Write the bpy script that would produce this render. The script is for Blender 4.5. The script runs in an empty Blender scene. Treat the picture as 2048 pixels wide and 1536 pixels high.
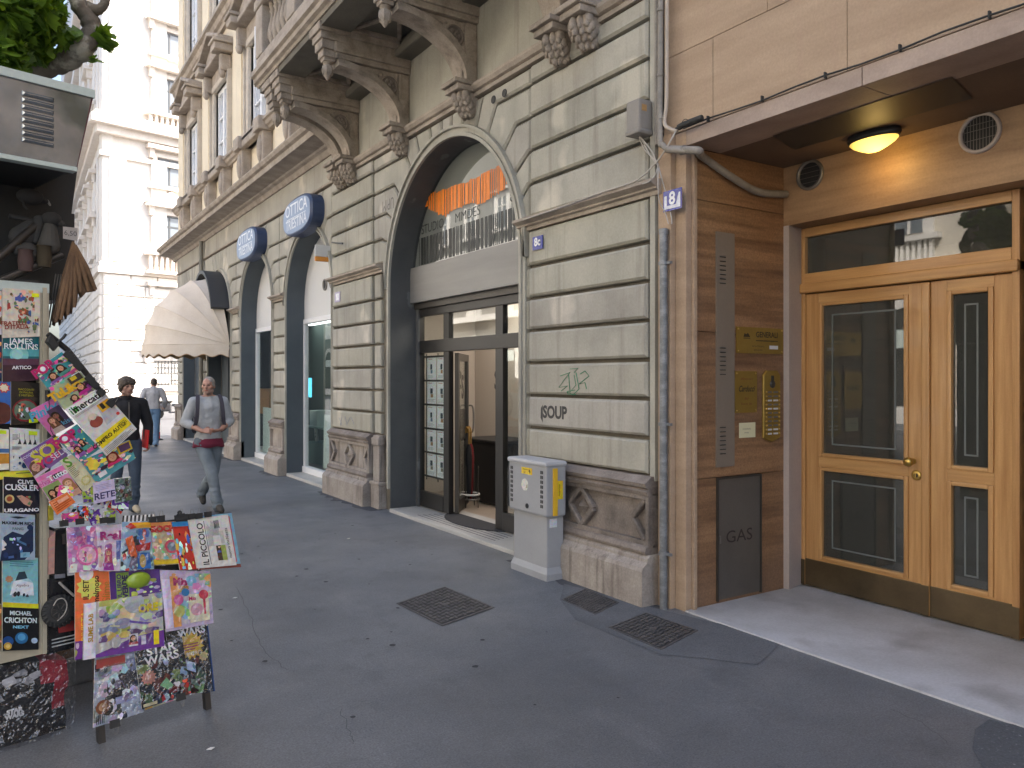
import bpy, bmesh, math, random
from mathutils import Vector, Matrix, noise as mnoise
R = math.radians
random.seed(7)
SC = bpy.context.scene
COL = SC.collection

# ------------------------------------------------------------------ camera, sky, sun, exposure
FPX, CXP, CYP, EYE, YAW = 1560.0, 1024.0, 756.0, 1.75, R(33.0)
cam_d = bpy.data.cameras.new('camera')
cam = bpy.data.objects.new('camera', cam_d)
COL.objects.link(cam)
cam.location = (0, 0, EYE)
cam.rotation_euler = (R(90), 0, -YAW)
cam_d.sensor_width = 36.0
cam_d.lens = FPX / 2048 * 36.0
cam_d.shift_y = -(768 - CYP) / 2048
cam_d.clip_start = 0.05
cam_d.clip_end = 2000
SC.camera = cam

SUN_EL, SUN_AZ = 50.0, 122.0          # azimuth measured from +Y towards +X
sx, sy, sz = (math.sin(R(SUN_AZ)) * math.cos(R(SUN_EL)), math.cos(R(SUN_AZ)) * math.cos(R(SUN_EL)), math.sin(R(SUN_EL)))
world = bpy.data.worlds.new('World')
SC.world = world
world.use_nodes = True
wn = world.node_tree.nodes
wl = world.node_tree.links
sky = wn.new('ShaderNodeTexSky')
sky.sky_type = 'NISHITA'
sky.sun_disc = False
sky.sun_elevation = R(SUN_EL)
sky.sun_rotation = R(SUN_AZ)
sky.air_density = 1.0
sky.dust_density = 5.0
sky.ozone_density = 1.0
bgn = wn['Background']
bgn.inputs['Strength'].default_value = 0.15
wl.new(sky.outputs[0], bgn.inputs['Color'])
sun_d = bpy.data.lights.new('sun', 'SUN')
sun_d.energy = 4.5
sun_d.angle = R(0.5)
sun_d.color = (1.0, 0.94, 0.86)
sun = bpy.data.objects.new('sun', sun_d)
COL.objects.link(sun)
sun.location = (30, -20, 40)
sun.rotation_euler = Vector((-sx, -sy, -sz)).to_track_quat('-Z', 'Y').to_euler()
SC.view_settings.view_transform = 'Standard'
SC.view_settings.look = 'None'
SC.view_settings.exposure = 1.85
SC.view_settings.gamma = 1.0
SC.cycles.max_bounces = 8
SC.cycles.transparent_max_bounces = 16
SC.cycles.sample_clamp_indirect = 6.0
SC.cycles.caustics_reflective = False
SC.cycles.caustics_refractive = False

# ------------------------------------------------------------------ pixel -> place helpers (photo pixels, 2048 wide)
_s, _c = math.sin(YAW), math.cos(YAW)
def ray(px, py):
    a = (px - CXP) / FPX
    return Vector((_s + _c * a, _c - _s * a, (CYP - py) / FPX))
def fx(px, py, X):                     # (Y, Z) on the plane x = X
    d = ray(px, py); t = X / d.x
    return (d.y * t, EYE + d.z * t)
def gz(px, py, z=0.0):                 # (X, Y) on the plane z = z
    d = ray(px, py); t = (z - EYE) / d.z
    return (d.x * t, d.y * t)
class Frame:
    """a plane in space: origin, u to the right, v up, n towards the viewer"""
    def __init__(s, o, u, v):
        s.o = Vector(o); s.u = Vector(u).normalized(); s.v = Vector(v).normalized()
        s.n = s.u.cross(s.v).normalized()
    def p(s, a, b, c=0.0):
        return s.o + s.u * a + s.v * b + s.n * c
    def px(s, x, y, off=0.0):
        """(a, b) of the point on the plane (shifted by off) seen at photo pixel x, y"""
        d = ray(x, y); o = s.o + s.n * off
        t = (o - Vector((0, 0, EYE))).dot(s.n) / d.dot(s.n)
        q = Vector((0, 0, EYE)) + d * t - o
        return (q.dot(s.u), q.dot(s.v))
def FAC(X):                            # frame of a plane parallel to the street front, a = -Y, b = Z
    return Frame((X, 0, 0), (0, -1, 0), (0, 0, 1))
def L(h, k=1.0):
    h = h.lstrip('#'); o = []
    if len(h) == 3: h = ''.join(c*2 for c in h)
    for i in (0, 2, 4):
        v = int(h[i:i+2], 16) / 255.0
        o.append(k * (v / 12.92 if v <= 0.04045 else ((v + 0.055) / 1.055) ** 2.4))
    return tuple(o)

# ------------------------------------------------------------------ mesh builder
class MB:
    def __init__(s):
        s.v = []; s.f = []; s.m = []; s.c = []; s.sm = []; s.mats = []; s.mi = 0; s.col = (0.5, 0.5, 0.5); s.smooth = False; s.T = None
    def mat(s, m):
        if m not in s.mats: s.mats.append(m)
        s.mi = s.mats.index(m); return s
    def color(s, c): s.col = c; return s
    def add(s, vs, fs):
        b = len(s.v)
        for q in vs:
            q = Vector(q)
            s.v.append(s.T @ q if s.T else q)
        for f in fs:
            s.f.append([b + i for i in f]); s.m.append(s.mi); s.c.append(s.col); s.sm.append(s.smooth)
    def poly(s, pts): s.add(pts, [list(range(len(pts)))])
    def box(s, a, b):
        x0, x1 = sorted((a[0], b[0])); y0, y1 = sorted((a[1], b[1])); z0, z1 = sorted((a[2], b[2]))
        s.add([(x0,y0,z0),(x1,y0,z0),(x1,y1,z0),(x0,y1,z0),(x0,y0,z1),(x1,y0,z1),(x1,y1,z1),(x0,y1,z1)],
              [(0,3,2,1),(4,5,6,7),(0,1,5,4),(1,2,6,5),(2,3,7,6),(3,0,4,7)])
    def cbox(s, a, b, r=0.01):
        """box with chamfered edges"""
        lo = [min(a[i], b[i]) for i in range(3)]; hi = [max(a[i], b[i]) for i in range(3)]
        r = min([r] + [(hi[i]-lo[i]) * 0.45 for i in range(3)])
        bm = bmesh.new()
        bmesh.ops.create_cube(bm, size=1)
        for q in bm.verts:
            for i in range(3): q.co[i] = (lo[i]+hi[i])/2 + q.co[i]*(hi[i]-lo[i])
        bmesh.ops.bevel(bm, geom=bm.edges[:], offset=r, segments=2, affect='EDGES', profile=0.6)
        s.bm(bm)
    def bm(s, bm):
        bm.verts.index_update()
        s.add([q.co.copy() for q in bm.verts], [[q.index for q in f.verts] for f in bm.faces]); bm.free()
    def fbox(s, fr, a0, b0, a1, b1, c0, c1):
        P = [fr.p(a, b, c) for c in (c0, c1) for a, b in ((a0,b0),(a1,b0),(a1,b1),(a0,b1))]
        s.add(P, [(3,2,1,0),(4,5,6,7),(0,1,5,4),(1,2,6,5),(2,3,7,6),(3,0,4,7)])
    def fpoly(s, fr, pts, c=0.0): s.poly([fr.p(a, b, c) for a, b in pts])
    def frect(s, fr, a0, b0, a1, b1, c=0.0): s.fpoly(fr, [(a0,b0),(a1,b0),(a1,b1),(a0,b1)], c)
    def fprism(s, fr, pts, c0, c1, bev=0.0):
        """prism over a polygon (a,b) from depth c0 (back) to c1 (front) with a chamfer at the front"""
        n = len(pts)
        if area(pts) < 0: pts = pts[::-1]
        back = [fr.p(a, b, c0) for a, b in pts]
        if bev > 0:
            ins = inset(pts, bev)
            V = back + [fr.p(a, b, c1 - bev) for a, b in pts] + [fr.p(a, b, c1) for a, b in ins]
            F = []
            for i in range(n):
                j = (i + 1) % n
                F += [(i, j, n+j, n+i), (n+i, n+j, 2*n+j, 2*n+i)]
            F.append(list(range(2*n, 3*n)))
        else:
            V = back + [fr.p(a, b, c1) for a, b in pts]
            F = [(i, (i+1) % n, n+(i+1) % n, n+i) for i in range(n)] + [list(range(n, 2*n))]
        F.append(list(range(n))[::-1])
        s.add(V, F)
    def sweep_y(s, prof, y0, y1, caps=True):
        """profile of (x, z) points swept along Y"""
        n = len(prof)
        V = [(x, y0, z) for x, z in prof] + [(x, y1, z) for x, z in prof]
        F = [(i, i+1, n+i+1, n+i) for i in range(n-1)]
        if caps: F += [list(range(n))[::-1], list(range(n, 2*n))]
        s.add(V, F)
    def tube(s, path, r, n=8, caps=True):
        path = [Vector(q) for q in path]
        rs = r if isinstance(r, (list, tuple)) else [r] * len(path)
        V = []; F = []; prev = None
        for i, q in enumerate(path):
            t = (path[min(i+1, len(path)-1)] - path[max(i-1, 0)]).normalized()
            if prev is None:
                a = t.orthogonal().normalized()
            else:
                a = (prev - t * prev.dot(t)).normalized()
            prev = a; b = t.cross(a)
            for k in range(n):
                w = 2 * math.pi * k / n
                V.append(q + (a * math.cos(w) + b * math.sin(w)) * rs[i])
        for i in range(len(path)-1):
            for k in range(n):
                k2 = (k+1) % n
                F.append((i*n+k, i*n+k2, (i+1)*n+k2, (i+1)*n+k))
        sm = s.smooth; s.smooth = True
        s.add(V, F); s.smooth = sm
        if caps:
            s.add(V[:n], [list(range(n))[::-1]]); s.add(V[-n:], [list(range(n))])
    def lathe(s, prof, c, n=16, axis='z', caps=True):
        """profile (r, h) turned about an axis through c"""
        V = []; F = []
        for r, h in prof:
            for k in range(n):
                w = 2*math.pi*k/n; a, b = r*math.cos(w), r*math.sin(w)
                V.append({'z': (c[0]+a, c[1]+b, c[2]+h), 'x': (c[0]+h, c[1]+a, c[2]+b), 'y': (c[0]+b, c[1]+h, c[2]+a)}[axis])
        for i in range(len(prof)-1):
            for k in range(n):
                F.append((i*n+k, i*n+(k+1) % n, (i+1)*n+(k+1) % n, (i+1)*n+k))
        sm = s.smooth; s.smooth = True
        s.add(V, F); s.smooth = sm
        if caps:
            s.add(V[:n], [list(range(n))[::-1]]); s.add(V[-n:], [list(range(n))])
    def ball(s, c, r, n=12, m=8):
        r = Vector(r) if isinstance(r, (tuple, list, Vector)) else Vector((r, r, r))
        V = [Vector((0,0,-1))]; F = []
        for i in range(1, m):
            t = -math.pi/2 + math.pi*i/m
            for k in range(n):
                w = 2*math.pi*k/n
                V.append(Vector((math.cos(t)*math.cos(w), math.cos(t)*math.sin(w), math.sin(t))))
        V.append(Vector((0,0,1)))
        for k in range(n): F.append((0, 1+(k+1) % n, 1+k))
        for i in range(m-2):
            for k in range(n):
                F.append((1+i*n+k, 1+i*n+(k+1) % n, 1+(i+1)*n+(k+1) % n, 1+(i+1)*n+k))
        t = len(V)-1; b = 1+(m-2)*n
        for k in range(n): F.append((t, b+k, b+(k+1) % n))
        sm = s.smooth; s.smooth = True
        s.add([Vector(c) + Vector((q.x*r.x, q.y*r.y, q.z*r.z)) for q in V], F); s.smooth = sm
    def cone(s, p0, r0, p1, r1, n=14):
        """closed round cone (for voxel union)"""
        p0 = Vector(p0); p1 = Vector(p1)
        s.ball(p0, r0, n, 8); s.ball(p1, r1, n, 8)
        d = p1 - p0
        if d.length < 1e-5: return
        t = d.normalized(); a = t.orthogonal().normalized(); b = t.cross(a)
        V = [p0 + (a*math.cos(2*math.pi*k/n) + b*math.sin(2*math.pi*k/n))*r0 for k in range(n)] + \
            [p1 + (a*math.cos(2*math.pi*k/n) + b*math.sin(2*math.pi*k/n))*r1 for k in range(n)]
        F = [(k, (k+1) % n, n+(k+1) % n, n+k) for k in range(n)] + [list(range(n))[::-1], list(range(n, 2*n))]
        s.add(V, F)
    def text(s, fr, txt, a, b, size, c=0.001, align='CENTER', sx=1.0, rot=0.0, shear=0.0, bold=0.0, depth=0.0):
        me = text_mesh(txt, size, align, shear, bold, depth)
        ca, sa = math.cos(rot), math.sin(rot)
        V = []
        for q in me[0]:
            x, y = q[0]*sx, q[1]
            V.append(fr.p(a + x*ca - y*sa, b + x*sa + y*ca, c + q[2] + (depth if depth else 0)))
        s.add(V, me[1])
    def build(s, name, parent=None, mat=None, origin=None):
        me = bpy.data.meshes.new(name)
        o = bpy.data.objects.new(name, me)
        off = Vector((0, 0, 0))
        if parent is not None:
            q = parent
            while q is not None: off += q.location; q = q.parent
        if origin is not None:
            o.location = Vector(origin) - off; off = Vector(origin)
        me.from_pydata([q - off for q in s.v], [], s.f)
        if mat is not None and not s.mats: s.mats = [mat]
        for m in s.mats: me.materials.append(m)
        me.polygons.foreach_set('material_index', s.m)
        me.polygons.foreach_set('use_smooth', s.sm)
        if len(set(s.c)) > 1 or s.c and s.c[0] != (0.5, 0.5, 0.5):
            at = me.color_attributes.new('Col', 'FLOAT_COLOR', 'CORNER')
            buf = []
            for f, c in zip(s.f, s.c): buf.extend((c[0], c[1], c[2], 1.0) * len(f))
            at.data.foreach_set('color', buf)
        me.update()
        COL.objects.link(o)
        if parent is not None: o.parent = parent
        return o
def area(p): return 0.5 * sum(p[i][0]*p[(i+1) % len(p)][1] - p[(i+1) % len(p)][0]*p[i][1] for i in range(len(p)))
def inset(p, d):
    """inset a counter-clockwise polygon"""
    n = len(p); o = []
    for i in range(n):
        a, b, c = Vector(p[i-1]), Vector(p[i]), Vector(p[(i+1) % n])
        e1 = (b - a).normalized(); e2 = (c - b).normalized()
        n1 = Vector((-e1.y, e1.x)); n2 = Vector((-e2.y, e2.x))
        k = 1 + n1.dot(n2)
        m = (n1 + n2) / max(k, 0.25)
        o.append((b.x + m.x*d, b.y + m.y*d))
    return o
_tc = {}
def text_mesh(txt, size, align, shear, bold, depth):
    k = (txt, size, align, shear, bold, depth)
    if k in _tc: return _tc[k]
    cu = bpy.data.curves.new('lettering', 'FONT')
    cu.body = txt; cu.size = size; cu.align_x = align; cu.align_y = 'CENTER'; cu.shear = shear; cu.offset = bold; cu.extrude = depth; cu.resolution_u = 3
    ob = bpy.data.objects.new('lettering', cu); COL.objects.link(ob)
    dg = bpy.context.evaluated_depsgraph_get(); dg.update()
    me = ob.evaluated_get(dg).to_mesh()
    r = ([tuple(q.co) for q in me.vertices], [list(f.vertices) for f in me.polygons])
    ob.evaluated_get(dg).to_mesh_clear()
    bpy.data.objects.remove(ob); bpy.data.curves.remove(cu)
    _tc[k] = r
    return r

# ------------------------------------------------------------------ naming
def tag(o, label=None, cat=None, group=None, kind=None):
    if label: o['label'] = label
    if cat: o['category'] = cat
    if group: o['group'] = group
    if kind: o['kind'] = kind
    return o
def thing(name, label, cat, loc=(0, 0, 0), group=None):
    o = bpy.data.objects.new(name, None); COL.objects.link(o); o.location = loc
    o.empty_display_size = 0.1
    return tag(o, label, cat, group)
def dup(o, loc, parent=None):
    c = o.copy(); COL.objects.link(c); c.parent = parent if parent else o.parent; c.location = loc
    for ch in list(o.children):
        d = ch.copy(); COL.objects.link(d); d.parent = c
    return c

# ------------------------------------------------------------------ materials
def _nodes(name):
    m = bpy.data.materials.new(name); m.use_nodes = True
    nt = m.node_tree; nt.nodes.clear()
    o = nt.nodes.new('ShaderNodeOutputMaterial'); b = nt.nodes.new('ShaderNodeBsdfPrincipled')
    nt.links.new(b.outputs[0], o.inputs[0])
    return m, nt, b, o
def _noise(nt, co, scale, detail=4, rough=0.55, mul=(1, 1, 1)):
    mp = nt.nodes.new('ShaderNodeMapping'); mp.inputs['Scale'].default_value = mul
    nt.links.new(co, mp.inputs['Vector'])
    n = nt.nodes.new('ShaderNodeTexNoise'); n.inputs['Scale'].default_value = scale
    n.inputs['Detail'].default_value = detail; n.inputs['Roughness'].default_value = rough
    nt.links.new(mp.outputs[0], n.inputs['Vector'])
    return n.outputs['Fac']
def _ramp(nt, f, p0, p1, c0=0.0, c1=1.0):
    r = nt.nodes.new('ShaderNodeMapRange'); r.inputs[1].default_value = p0; r.inputs[2].default_value = p1
    r.inputs[3].default_value = c0; r.inputs[4].default_value = c1
    nt.links.new(f, r.inputs[0]); return r.outputs[0]
def _mix(nt, f, a, b, mode='MIX'):
    n = nt.nodes.new('ShaderNodeMix'); n.data_type = 'RGBA'; n.blend_type = mode
    if isinstance(f, (int, float)): n.inputs[0].default_value = f
    else: nt.links.new(f, n.inputs[0])
    for q, i in ((a, 6), (b, 7)):
        if isinstance(q, (tuple, list)): n.inputs[i].default_value = (q[0], q[1], q[2], 1)
        else: nt.links.new(q, n.inputs[i])
    return n.outputs[2]
def mk(name, base, rough=0.8, alt=None, scale=2.5, lo=0.35, hi=0.7, mul=(1, 1, 1), fine=0.12, fscale=60,
       bump=0.25, bscale=90, bdist=0.004, streak=None, sk=(0.55, 0.75), smul=(14, 14, 0.6), metal=0.0, coat=0.0, spec=0.5, patch=None, pk=(0.6, 0.63), pscale=1.3, rvar=0.0):
    m, nt, b, o = _nodes(name)
    tc = nt.nodes.new('ShaderNodeTexCoord'); co = tc.outputs['Object']
    col = base
    if alt is not None:
        col = _mix(nt, _ramp(nt, _noise(nt, co, scale, 6, 0.6, mul), lo, hi), base, alt)
    if patch is not None:
        col = _mix(nt, _ramp(nt, _noise(nt, co, pscale, 3, 0.5), pk[0], pk[1]), col, patch)
    if streak is not None:
        col = _mix(nt, _ramp(nt, _noise(nt, co, 1.0, 5, 0.6, smul), sk[0], sk[1], 0, 0.8), col, streak)
    if fine:
        f = _ramp(nt, _noise(nt, co, fscale, 3, 0.6), 0.25, 0.75, 1 - fine, 1 + fine)
        cmb = nt.nodes.new('ShaderNodeCombineXYZ')
        for i in range(3): nt.links.new(f, cmb.inputs[i])
        col = _mix(nt, 1.0, col, cmb.outputs[0], 'MULTIPLY')
    if isinstance(col, (tuple, list)): b.inputs['Base Color'].default_value = (*col, 1)
    else: nt.links.new(col, b.inputs['Base Color'])
    b.inputs['Roughness'].default_value = rough
    if rvar: nt.links.new(_ramp(nt, _noise(nt, co, scale*2, 4), 0.3, 0.7, max(0.02, rough - rvar), rough + rvar), b.inputs['Roughness'])
    b.inputs['Metallic'].default_value = metal
    b.inputs['Coat Weight'].default_value = coat
    b.inputs['Specular IOR Level'].default_value = spec
    if bump:
        bp = nt.nodes.new('ShaderNodeBump'); bp.inputs['Strength'].default_value = bump; bp.inputs['Distance'].default_value = bdist
        nt.links.new(_noise(nt, co, bscale, 5, 0.6, mul), bp.inputs['Height'])
        nt.links.new(bp.outputs[0], b.inputs['Normal'])
    return m
def mk_paint(name, rough=0.4, coat=0.0, bump=0.0, mottle=0.0):
    m, nt, b, o = _nodes(name)
    a = nt.nodes.new('ShaderNodeAttribute'); a.attribute_name = 'Col'
    tc = nt.nodes.new('ShaderNodeTexCoord')
    cmb = nt.nodes.new('ShaderNodeCombineXYZ')
    for i in range(3): nt.links.new(_ramp(nt, _noise(nt, tc.outputs['Object'], 42 + 3*i if mottle else 25, 5, 0.65), 0.28, 0.72, 0.9 - mottle, 1.08 + mottle), cmb.inputs[i])
    nt.links.new(_mix(nt, 1.0, a.outputs['Color'], cmb.outputs[0], 'MULTIPLY'), b.inputs['Base Color'])
    b.inputs['Roughness'].default_value = rough; b.inputs['Coat Weight'].default_value = coat
    if bump:
        bp = nt.nodes.new('ShaderNodeBump'); bp.inputs['Strength'].default_value = bump; bp.inputs['Distance'].default_value = 0.004
        nt.links.new(_noise(nt, tc.outputs['Object'], 14, 3), bp.inputs['Height']); nt.links.new(bp.outputs[0], b.inputs['Normal'])
    return m
def mk_glass(name, tint=(0.92, 0.95, 0.94), ior=1.5, rough=0.0, wave=0.0, wscale=3.0, gloss=1.0, wdist=0.01, film_haze=None):
    m, nt, b, o = _nodes(name)
    nt.nodes.remove(b)
    tr = nt.nodes.new('ShaderNodeBsdfTransparent'); tr.inputs[0].default_value = (*tint, 1)
    if film_haze:  # diffuse grey mixed in to paint brightness onto the pane
        df = nt.nodes.new('ShaderNodeBsdfDiffuse'); df.inputs[0].default_value = (*film_haze, 1)
        mf = nt.nodes.new('ShaderNodeMixShader'); mf.inputs[0].default_value = 0.5
        nt.links.new(tr.outputs[0], mf.inputs[1]); nt.links.new(df.outputs[0], mf.inputs[2]); tr = mf
    gl = nt.nodes.new('ShaderNodeBsdfGlossy'); gl.inputs['Roughness'].default_value = rough; gl.inputs[0].default_value = (gloss, gloss, gloss, 1)
    fr = nt.nodes.new('ShaderNodeFresnel'); fr.inputs[0].default_value = ior
    geo = nt.nodes.new('ShaderNodeNewGeometry')      # same reflection from both sides of the thin pane
    nt.links.new(_ramp(nt, geo.outputs['Backfacing'], 0, 1, ior, 1.0/ior), fr.inputs[0])
    mx = nt.nodes.new('ShaderNodeMixShader')
    nt.links.new(fr.outputs[0], mx.inputs[0]); nt.links.new(tr.outputs[0], mx.inputs[1]); nt.links.new(gl.outputs[0], mx.inputs[2])
    nt.links.new(mx.outputs[0], o.inputs[0])
    if wave:
        tc = nt.nodes.new('ShaderNodeTexCoord')
        bp = nt.nodes.new('ShaderNodeBump'); bp.inputs['Strength'].default_value = wave; bp.inputs['Distance'].default_value = wdist
        hh = _noise(nt, tc.outputs['Object'], wscale, 3)
        if wave > 0.3:      # creases of crumpled film
            sb = nt.nodes.new('ShaderNodeMath'); sb.operation = 'SUBTRACT'; sb.inputs[1].default_value = 0.5; nt.links.new(hh, sb.inputs[0])
            ab = nt.nodes.new('ShaderNodeMath'); ab.operation = 'ABSOLUTE'; nt.links.new(sb.outputs[0], ab.inputs[0]); hh = ab.outputs[0]
        nt.links.new(hh, bp.inputs['Height'])
        nt.links.new(bp.outputs[0], gl.inputs['Normal']); nt.links.new(bp.outputs[0], fr.inputs['Normal'])
    return m
def mk_emit(name, col, k):
    m, nt, b, o = _nodes(name)
    b.inputs['Base Color'].default_value = (*col, 1)
    b.inputs['Emission Color'].default_value = (*col, 1); b.inputs['Emission Strength'].default_value = k
    return m
M = {}
M['stucco'] = mk('weathered_grey_beige_stucco', (0.46, 0.437, 0.37), 0.9, alt=(0.335, 0.318, 0.268), scale=1.6, streak=(0.25, 0.225, 0.185), sk=(0.54, 0.78), smul=(8, 8, 0.5), patch=(0.58, 0.54, 0.45), pk=(0.6, 0.66), pscale=1.1, bump=0.3, bscale=45, fine=0.08)
def tint_by_block(name, src):
    """the same stucco, its tone differing a little from block to block"""
    m = M[src].copy(); m.name = name; nt = m.node_tree
    b = [n for n in nt.nodes if n.type == 'BSDF_PRINCIPLED'][0]; l = b.inputs['Base Color'].links[0]
    a = nt.nodes.new('ShaderNodeAttribute'); a.attribute_name = 'Col'
    nt.links.new(_mix(nt, 1.0, l.from_socket, a.outputs['Color'], 'MULTIPLY'), b.inputs['Base Color'])
    return m
M['stucco_block'] = tint_by_block('weathered_stucco_blocks', 'stucco')
M['groove'] = mk('dark_groove_stucco', (0.20, 0.175, 0.135), 0.95, alt=(0.13, 0.115, 0.09), scale=5)  # backing behind the blocks, darker than their faces
M['stone'] = mk('soiled_plinth_stone', (0.41, 0.36, 0.31), 0.85, alt=(0.26, 0.22, 0.19), scale=3.5, streak=(0.12, 0.095, 0.075), sk=(0.55, 0.72), smul=(11, 11, 0.9), bump=0.35, bscale=60, fine=0.18)
M['stone_dark'] = mk('blackened_moulding_stone', (0.20, 0.165, 0.14), 0.85, alt=(0.33, 0.28, 0.24), scale=5, lo=0.4, hi=0.75, bump=0.35, bscale=60, fine=0.18)
M['carved'] = mk('soiled_carved_stone', (0.37, 0.312, 0.255), 0.88, alt=(0.17, 0.14, 0.112), scale=6, lo=0.45, hi=0.75, bump=0.4, bscale=55, fine=0.15)
M['soffit'] = mk('shade_darkened_balcony_soffit', (0.165, 0.152, 0.122), 0.9, alt=(0.12, 0.11, 0.09), scale=3)  # dark tone carries the shade under the balcony
M['cream'] = mk('cream_painted_stucco', (0.80, 0.70, 0.53), 0.9, alt=(0.74, 0.64, 0.48), scale=1.2, streak=(0.5, 0.43, 0.33), sk=(0.6, 0.85), bump=0.2)
M['trim_light'] = mk('pale_window_surround', (0.60, 0.53, 0.44), 0.88, alt=(0.46, 0.40, 0.33), scale=3, bump=0.25, bscale=50, fine=0.1)
M['trim'] = mk('grey_brown_stone_trim', (0.44, 0.375, 0.31), 0.88, alt=(0.28, 0.235, 0.19), scale=4, bump=0.3, bscale=50, fine=0.14)
M['greypaint'] = mk('dark_grey_painted_render', (0.098, 0.10, 0.10), 0.7, alt=(0.07, 0.073, 0.075), scale=2.2, bump=0.2, bscale=25, fine=0.06, patch=(0.15, 0.155, 0.155), pk=(0.66, 0.7), pscale=3)
M['bluegrey'] = mk('blue_grey_painted_jamb', (0.085, 0.105, 0.12), 0.55, alt=(0.07, 0.085, 0.1), scale=2.0, bump=0.12, fine=0.05)
M['fascia'] = mk('brushed_grey_metal_fascia', (0.29, 0.28, 0.262), 0.5, alt=(0.23, 0.222, 0.21), scale=1.5, mul=(1, 0.3, 3), bump=0.04, fine=0.04, metal=0.35)
M['darkmetal'] = mk('dark_bronze_metal', (0.075, 0.068, 0.06), 0.42, fine=0.05, bump=0.03, metal=0.5)
M['shopframe'] = mk('dark_shopfront_frame', (0.05, 0.047, 0.044), 0.36, fine=0.05, bump=0.03, metal=0.55)
M['greymetal'] = mk('grey_metal_frame', (0.22, 0.205, 0.185), 0.42, fine=0.05, bump=0.03, metal=0.55)
M['trav'] = mk('pink_travertine_cladding', (0.475, 0.345, 0.235), 0.75, alt=(0.34, 0.235, 0.152), scale=1.8, lo=0.3, hi=0.75, mul=(1, 0.45, 3.2), streak=(0.40, 0.27, 0.19), sk=(0.55, 0.8), smul=(8, 8, 0.5), bump=0.25, bscale=40, fine=0.1, pscale=2)
M['trav_vein'] = mk('brown_veined_travertine', (0.33, 0.185, 0.095), 0.45, alt=(0.145, 0.074, 0.038), scale=1.6, mul=(0.5, 0.5, 8.0), lo=0.36, hi=0.68, bump=0.12, bscale=30, fine=0.25, fscale=70, patch=(0.23, 0.135, 0.08), pk=(0.5, 0.75), pscale=1.5)
M['trav_gold'] = mk('golden_veined_travertine_lintel', (0.42, 0.265, 0.145), 0.5, alt=(0.25, 0.145, 0.075), scale=1.5, mul=(0.35, 0.5, 4.5), lo=0.42, hi=0.7, bump=0.1, fine=0.1)
M['belt'] = mk('grey_pink_stone_band', (0.42, 0.32, 0.26), 0.6, alt=(0.28, 0.21, 0.17), scale=3, mul=(1, 0.6, 1), fine=0.1)
M['portal_soffit'] = mk('shade_darkened_brown_soffit', (0.15, 0.10, 0.068), 0.8, alt=(0.11, 0.073, 0.05), scale=2, fine=0.08)  # stone colour lowered to paint the deep shade of the recess
M['jamb'] = mk('pale_grey_stone_jamb', (0.46, 0.40, 0.37), 0.6, alt=(0.40, 0.345, 0.32), scale=2.5, fine=0.06, bump=0.08)
M['oak_v'] = mk('varnished_oak_upright', (0.575, 0.33, 0.132), 0.36, alt=(0.40, 0.20, 0.07), scale=6, mul=(5, 5, 0.25), lo=0.3, hi=0.7, fine=0.07, fscale=120, bump=0.08, bscale=30, coat=0.15)
M['oak_h'] = mk('varnished_oak_rail', (0.585, 0.34, 0.137), 0.36, alt=(0.41, 0.21, 0.074), scale=6, mul=(5, 0.25, 5), lo=0.3, hi=0.7, fine=0.07, fscale=120, bump=0.08, bscale=30, coat=0.15)
M['bronze'] = mk('aged_bronze_kickplate', (0.20, 0.145, 0.08), 0.3, alt=(0.12, 0.088, 0.052), scale=2.5, metal=0.75, fine=0.06, bump=0.05)
M['brass'] = mk('polished_brass', (0.62, 0.42, 0.12), 0.28, alt=(0.5, 0.33, 0.09), scale=6, metal=0.9, fine=0.05, bump=0.02)
M['brassplate'] = mk('engraved_brass_plate', (0.36, 0.24, 0.055), 0.36, alt=(0.30, 0.195, 0.045), scale=3, metal=0.6, fine=0.04, bump=0.02)
def mk_asphalt(name):
    m, nt, b, o = _nodes(name)
    tc = nt.nodes.new('ShaderNodeTexCoord'); co = tc.outputs['Object']
    col = _mix(nt, _ramp(nt, _noise(nt, co, 0.45, 4, 0.6), 0.38, 0.62), (0.116, 0.122, 0.130), (0.174, 0.180, 0.188))
    col = _mix(nt, _ramp(nt, _noise(nt, co, 3.2, 6, 0.7), 0.52, 0.72, 0, 0.55), col, (0.086, 0.09, 0.097))
    col = _mix(nt, _ramp(nt, _noise(nt, co, 1.6, 5, 0.7, (1.0, 0.35, 1)), 0.56, 0.7, 0, 0.4), col, (0.225, 0.225, 0.228))
    for sc, am in ((30, 0.14), (95, 0.5)):
        cmb = nt.nodes.new('ShaderNodeCombineXYZ'); f = _ramp(nt, _noise(nt, co, sc, 4, 0.7), 0.25, 0.75, 1 - am, 1 + am)
        for i in range(3): nt.links.new(f, cmb.inputs[i])
        col = _mix(nt, 1.0, col, cmb.outputs[0], 'MULTIPLY')
    nt.links.new(col, b.inputs['Base Color'])
    nt.links.new(_ramp(nt, _noise(nt, co, 1.1, 4), 0.3, 0.7, 0.42, 0.66), b.inputs['Roughness'])
    bp = nt.nodes.new('ShaderNodeBump'); bp.inputs['Strength'].default_value = 0.55; bp.inputs['Distance'].default_value = 0.004
    nt.links.new(_noise(nt, co, 170, 4, 0.7), bp.inputs['Height']); nt.links.new(bp.outputs[0], b.inputs['Normal'])
    return m
M['asphalt'] = mk_asphalt('grey_asphalt_pavement')
M['iron_highlit'] = mk('worn_highlit_cast_iron', (0.15, 0.145, 0.145), 0.5, alt=(0.08, 0.078, 0.08), scale=8, metal=0.4, fine=0.25, fscale=90)  # lighter tone paints highlights on the raised, worn pads
M['asphalt_dark'] = mk('dark_patched_asphalt', (0.052, 0.054, 0.06), 0.9, alt=(0.038, 0.04, 0.045), scale=4, fine=0.25, fscale=200, bump=0.6, bscale=200)
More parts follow.
